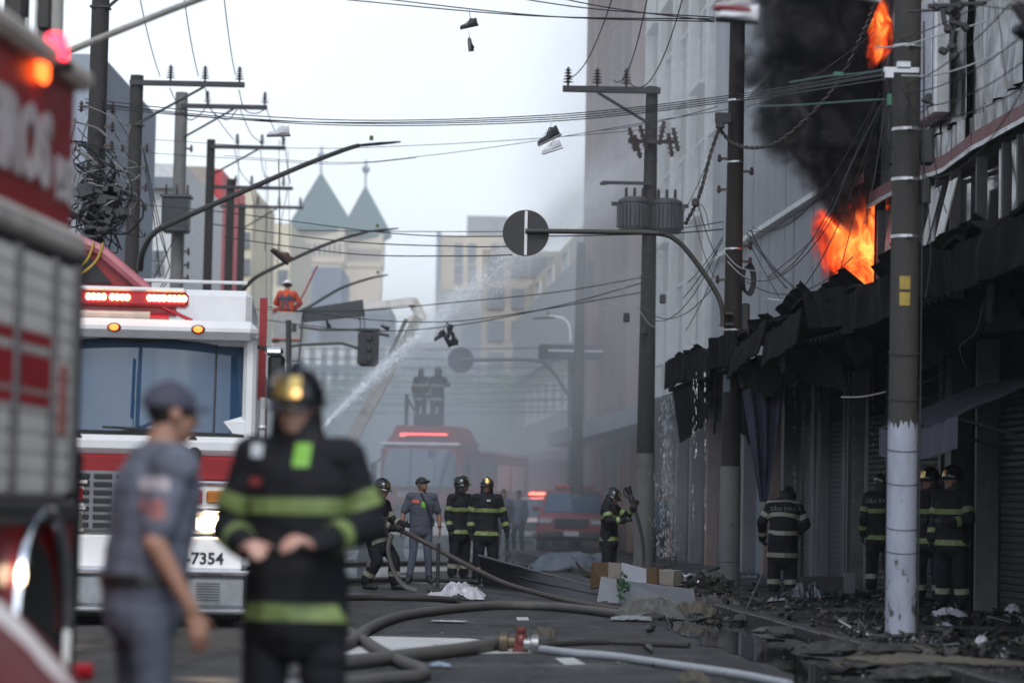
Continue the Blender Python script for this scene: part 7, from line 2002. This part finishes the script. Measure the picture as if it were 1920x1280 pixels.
hose([(1000, 1217), (1060, 1211), (1150, 1208), (1240, 1212), (1292, 1215)], .030, hosed, 'dark flattened hose lying right of the coupling')
hose([(1000, 1222), (1060, 1230), (1150, 1238), (1260, 1254), (1380, 1272), (1480, 1292)], .038, hosew, 'whitish hose running from the coupling to the bottom right')
hose([(600, 1128), (700, 1125), (800, 1127), (860, 1131)], .045, hosed, 'dark hose lying straight across the road behind the white bag')
for y, x0, x1 in ((1092, 640, 900), (1060, 640, 1000), (1050, 1000, 1110)):
    hose([(x0, y), ((x0 + x1) / 2, y - 3), (x1, y + 3)], .04, hosed, {1092: 'dark hose at the feet of the firefighters', 1060: 'far dark hose across the bright wet road', 1050: 'short dark hose before the hazy pickup'}[y])
# pressurised line from the braced firefighter's hands down to the boards
a = P(742, 992, 40.9); pts = [P(690, 1062, 40.5), P(715, 1008, 40.6), a, P(800, 1018, 41), P(870, 1056, 40.5), P(950, 1094, 39.5), P(1050, 1122, 37.5), P(1130, 1138, 35), P(1210, 1147, 33.6)]
q = MB(); q.tube(spline(pts, 10), .038, 10); tag(q.build('fire_hose', M('hose_brown', (.07, .055, .048), .7, dirt=.3)), 'brownish taut hose held at waist height by the braced firefighter', 'hose', 'fire hoses on the road')
q = MB(); q.tube(spline([P(735, 1002, 40.2), P(728, 1030, 40.1), P(738, 1070, 40.1), P(758, 1098, 40.1), P(782, 1106, 40.1)], 8), .055, 8, sq=(1, .45)); tag(q.build('fire_hose', hosem, smooth=60), 'flat empty hose end trailing from the braced firefighter to his boots', 'hose', 'fire hoses on the road')
# coupling
c = G(976, 1222); cp = empty('hose_coupling', c, R(-2), 'brass and red coupling joining three hoses on the stop line', 'coupling')
rx = Matrix.Rotation(R(90), 3, 'Y')
brassd = M('tarnished_brass', (.11, .085, .055), .5, metal=.5, dirt=.4)
redc = M('red_valve', (.12, .015, .012), .45, dirt=.4)
q = MB(); q.lathe([(.05, -.2), (.085, -.19), (.09, -.12), (.06, -.11), (.06, -.05)], (0, 0, .09), 16, rx); q.build('inlet', brassd, cp)
q = MB(); q.ell((0, 0, .1), (.07, .07, .08), 14, 10); q.box((0, 0, .2), (.09, .08, .05), bev=.01); q.box((0, -.03, .045), (.14, .06, .09), bev=.01); q.build('valve_body', redc, cp)
for dy in (-.07, .07):
    q = MB(); q.lathe([(.05, .03), (.052, .09), (.075, .1), (.075, .16), (.045, .17)], (0, dy, .08), 14, rx); q.build('outlet', M('alloy', (.3, .3, .31), .4, metal=.7, dirt=.4), cp)
q = MB(); q.tube([(0, 0, .22), (-.1, -.02, .24), (-.3, -.03, .235)], .012, 6); q.build('lever', darkm, cp)
# nozzle in the raised glove
hd = wmat(p7) @ V3((.14, -.42, 1.42)); 
nz = empty('hose_nozzle', hd, 0, 'black branch nozzle with bail handle held up by the firefighter', 'nozzle')
n0, n1 = P(1192, 958, hd.y), P(1177, 914, hd.y)
q = MB(); d = (n1 - n0); q.tube([n0 - d * .3, n0, n0 + d * .35, n0 + d * .36, n0 + d * .55, n0 + d * .7, n0 + d * .72, n1, n1 + d * .05], [.022, .022, .022, .05, .05, .03, .045, .06, .055], 12); q.build('barrel', bootm, nz, world=True)
q = MB(); m_ = n0 + d * .5; q.tube(spline([m_, m_ + V3((-.09, 0, .04)), m_ + V3((-.14, 0, .13)), m_ + V3((-.09, 0, .2)), m_ + d * .3], 5), .013, 6); q.build('bail_handle', bootm, nz, world=True)
q = MB(); q.cyl(n0 + d * .2, n0 + d * .34, .04, n=12); q.build('collar', brassd, nz, world=True)
q = MB(); q.tube(spline([n0 - d * .1, P(1199, 985, hd.y), P(1206, 1020, hd.y), P(1206, 1060, hd.y), P(1196, 1085, hd.y - .4), P(1170, 1098, hd.y - 1)], 8), .03, 8); tag(q.build('fire_hose', hosed), 'dark hose hanging from the raised nozzle to the ground', 'hose', 'fire hoses on the road')
# short iron post
bp0 = G(820, 1112); ip = empty('iron_post', bp0, 0, 'short dark iron post standing beside the white bag', 'post')
q = MB(); q.cyl((0, 0, 0), (0, 0, .74), .028, n=10); q.build('shaft', darkm, ip)
q = MB(); 
for k in range(5): q.ell((RG.uniform(-.12, .1), RG.uniform(-.06, .06), .03), (.07, .06, .05), 8, 6)
tag(q.build('rubble_heap', rubb, ip), kind='stuff')

def crumple(name, px, py, w, d, h, mat, label, cat, z=0, seed=0, th=.004, lift=.02, rz=0, group=None, mode='heap'):
    c = G(px, py, z); rot = Matrix.Rotation(R(rz), 3, 'Z')
    def f(a, b_):
        x, y = (a - .5) * w, (b_ - .5) * d
        e = max(0, 1 - ((2 * a - 1) ** 2 + (2 * b_ - 1) ** 2) ** 1.3 * .8) ** .8
        rg = 1 - 2 * abs(n3(a * 3.3 + seed, b_ * 3.3, seed + 11)); rg2 = 1 - 2 * abs(n3(a * 8 + seed, b_ * 8, seed + 4))
        n_ = .9 * (rg - .5) + .5 * (rg2 - .5) if mode == 'heap' else n3(a * 4 + seed, b_ * 4, seed) + .6 * n3(a * 9 + seed, b_ * 9, seed + 2) + .3 * abs(n3(a * 20, b_ * 20, seed))
        if mode == 'heap': zz = lift + h * e * (.65 + .5 * n_) + .02 * abs(n3(a * 13, b_ * 13, seed))
        else: zz = lift + h * (.35 + .65 * n_)
        k = 1 + .35 * n3(a * 2.4, b_ * 2.4, seed + 7) + .15 * n3(a * 7, b_ * 7, seed + 2)
        return c + rot @ Vector((x * k, y * k, max(th + .006, zz)))
    return tag(solid_sheet(f, 36, 26, th).build(name, mat, smooth=38), label, cat, group)
crumple('plastic_bag', 860, 1124, .62, .5, .26, bagw, 'crumpled white plastic bag on the road by the iron post', 'plastic bag', seed=1)
crumple('plastic_bag', 815, 1124, .26, .3, .1, bagw, 'small white bag end lying left of the crumpled white bag', 'plastic bag', seed=31)
crumple('plastic_bag', 1456, 1144, .42, .4, .17, bagc, 'clear plastic bag at the feet of the stooping firefighter', 'plastic bag', seed=2)
crumple('plastic_bag', 1778, 1158, .38, .3, .11, bagw, 'white plastic bag on the dark pavement right of the whitewashed pole', 'plastic bag', .12, seed=3)
crumple('paper_scrap', 1768, 1180, .2, .2, .06, bagw, 'small white paper scrap in front of the pavement bag', 'paper', .12, seed=4)
crumple('paper_scrap', 1840, 1212, .12, .12, .09, bagw, 'tiny upright white scrap at the lower right', 'paper', .12, seed=5)
crumple('paper_scrap', 1900, 1152, .2, .2, .12, bagw, 'white scrap at the right edge by the shutter foot', 'paper', .12, seed=15)
crumple('torn_sheet', 1222, 1160, .85, .7, .26, greyrag, 'grey torn sheet heaped at the edge of the puddle', 'torn sheet', seed=6, lift=.02)
crumple('torn_sheet', 1185, 1164, .5, .4, .05, bagc, 'pale torn strip under the grey sheet by the puddle', 'torn sheet', seed=7)
crumple('torn_sheet', 1300, 1158, .6, .5, .2, tan, 'tan rag heap at the back of the puddle', 'torn sheet', seed=8)
crumple('rubbish_heap', 1345, 1150, .7, .6, .26, rubb, 'black rubbish heap beside the brown pole foot', 'rubbish', seed=9)
crumple('rubbish_heap', 1400, 1140, .9, .8, .14, rubb, 'low burnt rubbish strewn left of the stooping firefighter', 'rubbish', seed=10)
crumple('rag', 1560, 1192, 1.0, .2, .06, greyrag, 'long grey rag lying behind the puddle', 'rag', seed=11, rz=4)
crumple('rag', 1760, 1248, 1.25, .18, .07, tan, 'long tan rag on the pavement before the whitewashed pole', 'rag', .12, seed=12, rz=-3)
crumple('rag', 1455, 1186, .5, .2, .05, greyrag, 'short grey rag at the left of the long grey rag', 'rag', seed=13, rz=8)
crumple('paper_scrap', 840, 1167, .36, .25, .012, bagw, 'flat white paper sheet on the asphalt before the arching hose', 'paper', seed=14, mode='flat', th=.003)
crumple('paper_scrap', 825, 1252, .16, .14, .03, M('bluish_bag', (.2, .25, .32), .4), 'small bluish wrapper below the fat hose', 'paper', seed=16)
crumple('leaf_heap', 1020, 1197, .24, .18, .12, tan, 'brown leafy clump beside the coupling', 'rubbish', seed=17)
crumple('burnt_scrap', 1290, 1246, .2, .12, .03, rubb, 'dark scrap caught on the whitish hose', 'rubbish', seed=18)
crumple('burnt_scrap', 1300, 1283, .22, .2, .1, tan, 'brown scrap at the bottom edge', 'rubbish', seed=19)
crumple('plastic_heap', 1515, 1135, .5, .4, .36, M('black_foil', (.05, .055, .06), .15, var=.5, scale=14), 'glossy dark plastic heaped in front of the shop rubble', 'plastic', seed=20)
crumple('blue_wrapper', 1362, 1128, .26, .2, .1, M('blue_wrapper', (.02, .03, .16), .4), 'blue wrapper near the brown pole foot', 'paper', seed=22)
crumple('green_cap', 1378, 1112, .2, .2, .14, M('green_plastic', (.01, .10, .07), .4), 'green plastic piece behind the brown pole foot', 'plastic', seed=23)
crumple('plastic_bag', 1408, 1094, .5, .5, .14, bagc, 'pale plastic sheet right of the brown pole foot', 'plastic bag', seed=24)
crumple('plastic_bag', 1500, 1068, .9, .6, .16, bagc, 'whitish plastic heap at the shop threshold behind the stooping firefighter', 'plastic bag', .12, seed=25)
for i, (px, py, w, h, lab) in enumerate(((1480, 1166, 1.6, .07, 'burnt layer of rubbish between the puddle and the shop'), (1580, 1172, 1.3, .09, 'burnt rubbish ridge left of the whitewashed pole foot'), (1600, 1205, .9, .08, 'burnt rubbish at the puddle rim by the whitewashed pole'), (1690, 1222, .8, .08, 'charred scraps packed round the whitewashed pole foot'), (1830, 1185, 1.6, .06, 'charred rubbish spread on the right pavement'), (1640, 1150, 1.2, .08, 'charred rubbish behind the whitewashed pole'))):
    crumple('rubbish_heap', px, py, w, .7, h * .7, rubb, lab, 'rubbish', .0 if px < 1640 else .12, seed=40 + i)
for i, (px, py, w, h, lab) in enumerate(((1450, 1165, .9, .14, 'black rubbish on the kerb in front of the stooping firefighter'), (1520, 1190, .9, .15, 'black rubbish on the kerb left of the whitewashed pole'), (1590, 1222, .8, .14, 'black rubbish on the kerb just left of the pole foot'), (1660, 1250, .9, .13, 'black rubbish on the kerb just below the pole foot'), (1750, 1272, .9, .13, 'black rubbish on the kerb near the bottom right corner'))):
    crumple('rubbish_heap', px, py, w, .6, h * .7, rubb, lab, 'rubbish', .03, seed=60 + i)
# long dark sheet-metal piece fallen on the road
def fallen(a, b_):
    top = P(898, 1041, 42.5).lerp(P(1112, 1100, 38.6), a); bot = G(905, 1098).lerp(G(1150, 1138), a)
    p = bot.lerp(top, b_); p.y += .12 * math.sin(b_ * 3.1) + .03 * n3(a * 7, b_ * 3, 5); p.z = max(p.z, .01) + .02 * n3(a * 9, b_ * 2, 1)
    return p
fm = empty('fallen_panel', G(1000, 1110), 0, 'long dark metal fascia fallen on the road between the crew and the boards', 'metal panel')
o = solid_sheet(fallen, 40, 8, .012).build('panel', M('fallen_metal', (.025, .026, .029), .7, metal=.0, dirt=.4), fm, world=True)
q = MB(); q.tube([fallen(i / 20, 1) for i in range(21)], .02, 6); q.build('folded_edge', M('fallen_edge', (.08, .08, .085), .6, metal=.0), fm, world=True)
q = MB(); q.tube([fallen(i / 20, .55) + V3((0, -.03, 0)) for i in range(21)], .012, 6); q.build('crease_rib', MATS['fallen_metal'], fm, world=True)
crumple('fallen_panel', 1080, 1072, 1.9, .8, .42, M('bluish_tarp', (.07, .085, .11), .6, var=.2), 'bluish dark sheet crumpled behind the fallen fascia', 'metal panel', seed=26)
q = MB()
for pts in ([(1080, 1052), (1095, 1075), (1125, 1090)], [(1085, 1060), (1110, 1078), (1118, 1070)], [(1095, 1078), (1140, 1094)]): q.tube(spline([P(x, y, 40) for x, y in pts], 5), .02, 6)
tag(q.build('broken_branch', rubb), 'broken branch sticking out over the fallen fascia', 'branch')

# pile of white boards and boxes
def board(name, corners, D0, D1, th, mat, label, cat):
    """upright board: four photo corners (bl, br, tr, tl) at the depth of its foot"""
    Ds = (D0, D1, D1, D0)
    p = [P(x, y, d) for (x, y), d in zip(corners, Ds)]
    p[0].z = max(p[0].z, .01); p[1].z = max(p[1].z, .01)
    n_ = (p[1] - p[0]).cross(p[3] - p[0]).normalized()
    q = MB(); q.loft([p, [v - n_ * th for v in p]])
    return tag(q.build(name, mat), label, cat)
board('white_board', [(1119, 1128), (1162, 1130), (1163, 1086), (1127, 1080)], 36.6, 36.5, .03, boardw, 'left white board of the low barricade of boards', 'board')
board('white_board', [(1163, 1130), (1303, 1140), (1298, 1104), (1164, 1087)], 36.4, 35.4, .03, boardw, 'long white board lying on edge at the front of the barricade', 'board')
board('white_board', [(1164, 1088), (1212, 1092), (1212, 1066), (1165, 1054)], 36.9, 36.8, .03, M('white_board_bright', (.32, .33, .38), .6, dirt=.2), 'small bright white board standing behind the long one', 'board')
board('cardboard_box', [(1140, 1082), (1163, 1084), (1164, 1056), (1141, 1054)], 37.2, 37.2, .25, cardp, 'pale cardboard box behind the left white board', 'box')
board('cardboard_box', [(1105, 1104), (1130, 1098), (1140, 1054), (1109, 1053)], 37.6, 37.2, .05, card, 'brown cardboard flap leaning at the left end of the boards', 'box')
board('cardboard_box', [(1236, 1094), (1262, 1098), (1264, 1070), (1236, 1067)], 36.6, 36.5, .25, cardp, 'pale open box at the right of the small bright board', 'box')
board('cardboard_box', [(1213, 1092), (1232, 1094), (1230, 1062), (1213, 1066)], 36.8, 36.7, .1, card, 'narrow brown box between the bright board and the open box', 'box')
q = MB()
for k in range(60):
    c = P(1168 + RG.gauss(0, 6), 1098 + RG.gauss(0, 9), 36.1); a = V3((RG.gauss(0, 1), RG.gauss(0, .4), RG.gauss(0, 1))).normalized() * .05; b_ = V3((RG.gauss(0, 1), RG.gauss(0, .3), RG.gauss(0, 1))).normalized() * .03
    q.add([c - a, c + b_, c + a, c - b_, c + V3((0, .006, 0))], [(0, 1, 2, 3), (0, 1, 4), (1, 2, 4), (2, 3, 4), (3, 0, 4)])
tag(q.build('plant_scrap', greenp, smooth=0), 'green leafy scrap stuck on the long white board', 'plant')
# burnt chair frame and other rubble behind
ch = empty('chair_frame', G(1255, 1090), 0, 'burnt black metal chair frame on top of the barricade', 'chair')
def rail(pts, nm, par=ch, r=.014, D=38): 
    q = MB(); q.tube([P(x, y, D) for x, y in pts], r, 6); q.build(nm, darkm, par, world=True)
rail([(1232, 1058), (1236, 1048), (1268, 1043), (1264, 1062)], 'back_frame'); rail([(1234, 1054), (1266, 1050)], 'back_rail'); rail([(1232, 1060), (1262, 1056)], 'back_rail'); rail([(1238, 1047), (1233, 1075)], 'leg'); rail([(1268, 1043), (1258, 1078)], 'leg'); rail([(1250, 1046), (1247, 1072)], 'spindle'); rail([(1256, 1045), (1262, 1060)], 'spindle'); rail([(1244, 1048), (1240, 1070)], 'spindle')
bf = empty('bed_frame', G(1300, 1090), 0, 'tangled burnt metal frame right of the boards', 'metal frame')
for k in range(16):
    x, y = RG.uniform(1262, 1345), RG.uniform(1068, 1108)
    q = MB(); q.tube([P(x, y, 37.5), P(x + RG.uniform(-45, 45), y + RG.uniform(-14, 14), 37.5 + RG.uniform(-.5, .5))], RG.uniform(.01, .025), 6); q.build('bar', darkm, bf, world=True)
for i, (x, y, r_) in enumerate(((1296, 1090, .1), (1275, 1085, .08))):
    q = MB(); c = P(x, y, 37.3); q.tube([c + V3((r_ * math.cos(t), .02 * math.sin(t * 2), r_ * math.sin(t))) for t in [k / 16 * 2 * math.pi for k in range(17)]], .02, 6); q.build('ring', steel, bf, world=True)
q = MB()
for k in range(70):
    x, y = RG.uniform(1225, 1365), RG.uniform(1075, 1130); c = P(x, y, 36.8 + RG.uniform(0, 1)); c.z = max(c.z, .03)
    q.box(c, (RG.uniform(.03, .22), RG.uniform(.03, .2), RG.uniform(.02, .08)), Matrix.Rotation(RG.uniform(-1, 1), 3, 'Y') @ Matrix.Rotation(RG.uniform(0, 3), 3, 'Z'))
tag(q.build('rubble', rubb), 'dark rubble heaped between the boards and the brown pole', 'rubble', kind='stuff')
# dark box and small cabinet at the shop threshold
board('cabinet', [(1500, 1112), (1590, 1112), (1592, 1080), (1498, 1082)], 39.4, 39.4, .4, M('dark_cabinet', (.02, .02, .022), .5), 'low dark open cabinet at the shop threshold', 'cabinet')
board('cabinet', [(1584, 1112), (1603, 1112), (1603, 1074), (1585, 1074)], 39.2, 39.2, .3, M('grey_cabinet', (.14, .14, .15), .5, dirt=.4), 'small grey cabinet end right of the low dark one', 'cabinet')
# leaning rod
q = MB(); q.tube([G(1388, 1170), P(1430, 1076, 36)], .014, 6); tag(q.build('metal_rod', darkm), 'thin dark rod leaning in the puddle by the stooping firefighter', 'rod')
for i, (a, b_, lab) in enumerate((((1405, 1150), (1640, 1128), 'long dark batten lying in front of the shop rubble'), ((1860, 1205), (1640, 1222), 'dark batten on the pavement at the right'), ((1560, 1122), (1612, 1108), 'short pale batten by the small cabinet'), ((1700, 1108), (1760, 1100), 'pale batten in the shade by the shutters'), ((1570, 1252), (1650, 1215), 'brown splinter leaning at the whitewashed pole foot'))):
    p0, p1_ = G(*a, .03), G(*b_, .03); p0.z = p1_.z = .15 if a[1] < 1200 or a[0] > 1600 else .06
    q = MB(); dd = (p1_ - p0); q.box((p0 + p1_) / 2, (dd.length, .06, .03), dd.to_track_quat('X', 'Z').to_matrix()); tag(q.build('batten', palepost if 'pale' in lab else (tan if 'brown' in lab else darkm)), lab, 'batten')
# countless wet crumbs of glass and char on the pavement and gutter
V, Fc = [], []
V2, F2 = [], []
for k in range(17000):
    px, py = RG.uniform(1380, 1940), RG.uniform(1120, 1300)
    if 1225 < px < 1640 and py > 1170 and py > 1170 + (px - 1430) * .42 and RG.random() < .96: continue
    z = .125
    p = G(px, py, .12)
    lat = p.x * math.cos(SY) + p.y * math.sin(SY)
    if lat < 4.95: p = G(px, py, 0); z = .01
    s_ = RG.uniform(.004, .017) * (1 if RG.random() < .95 else 2.4)
    d = [V3((p.x + RG.uniform(-1, 1) * s_, p.y + RG.uniform(-1, 1) * s_, z + RG.uniform(-.2, 1) * s_)) for _ in range(4)]
    T = (V, Fc) if RG.random() < .95 else (V2, F2)
    o = len(T[0]); T[0].extend(d); T[1].extend([(o, o + 1, o + 2), (o, o + 1, o + 3), (o + 1, o + 2, o + 3), (o, o + 2, o + 3)])
q = MB(); q.add(V, Fc); tag(q.build('char_crumbs', M('wet_char', (.012, .012, .012), .3, var=.5), smooth=0, clean=False), kind='stuff')
q = MB(); q.add(V2, F2); tag(q.build('glass_crumbs', M('glass_crumb', (.28, .29, .31), .2, var=.5, scale=20), smooth=0, clean=False), kind='stuff')
# splinters, torn scraps and lumps strewn between the shops and the puddle
for nm, m_, cnt in (('charred_scraps', M('wet_burnt_scrap', (.016, .015, .014), .32, var=.6, scale=12), 760), ('pale_scraps', greyrag, 90), ('tan_scraps', tan, 50)):
    q = MB()
    for k in range(cnt):
        px, py = RG.uniform(1215, 1930), RG.uniform(1112, 1262)
        if 1225 < px < 1640 and py > 1166 and py > 1166 + (px - 1430) * .42: continue
        p = G(px, py, .05); lat = p.x * math.cos(SY) + p.y * math.sin(SY); p.z = .13 if lat > 4.9 else .02
        rot = Matrix.Rotation(RG.uniform(0, 3.14), 3, 'Z') @ Matrix.Rotation(RG.gauss(0, .35), 3, 'X') @ Matrix.Rotation(RG.gauss(0, .3), 3, 'Y')
        t = RG.random()
        if t < .35:      # splinter
            q.box(p + V3((0, 0, .02)), (RG.uniform(.06, .4), RG.uniform(.008, .025), RG.uniform(.01, .025)), rot)
        elif t < .75:    # torn curled scrap
            w_, d_, sd_ = RG.uniform(.03, .16), RG.uniform(.03, .12), RG.uniform(0, 99)
            cu = RG.uniform(-.5, .9)
            sh = solid_sheet(lambda a, b_: p + rot @ V3(((a - .5) * w_ * (1 + .5 * n3(b_ * 3, sd_)), (b_ - .5) * d_ * (1 + .5 * n3(a * 3, sd_, 2)), .03 + cu * w_ * (a - .5) ** 2 * 2 + .05 * n3(a * 4, b_ * 4, sd_))), 4, 3, .004)
            q.add(sh.v, sh.f)
        else:            # lump
            r_ = RG.uniform(.01, .04); o = len(q.v)
            q.ell(p + V3((0, 0, r_ * .5)), (r_ * RG.uniform(.8, 2), r_ * RG.uniform(.8, 1.6), r_), 7, 5, rot)
            for i in range(o, len(q.v)):
                x, y, z = q.v[i]; k_ = .4 * n3(x * 40, y * 40, z * 40) * r_; q.v[i] = (x + k_, y + k_, z + k_)
    tag(q.build(nm, m_, smooth=30, clean=False), kind='stuff')
V, Fc = [], []
for k in range(260):
    px, py = RG.uniform(640, 1300), RG.uniform(1110, 1290); p = G(px, py); s_ = RG.uniform(.005, .022)
    o = len(V); V.extend([V3((p.x + RG.uniform(-1, 1) * s_ * 1.5, p.y + RG.uniform(-1, 1) * s_ * 2, .004 + RG.uniform(0, .6) * s_)) for _ in range(4)]); Fc.extend([(o, o + 1, o + 2), (o, o + 1, o + 3), (o + 1, o + 2, o + 3), (o, o + 2, o + 3)])
q = MB(); q.add(V, Fc); tag(q.build('road_crumbs', M('road_crumb', (.2, .19, .18), .6, var=.7, scale=20), smooth=0, clean=False), kind='stuff')
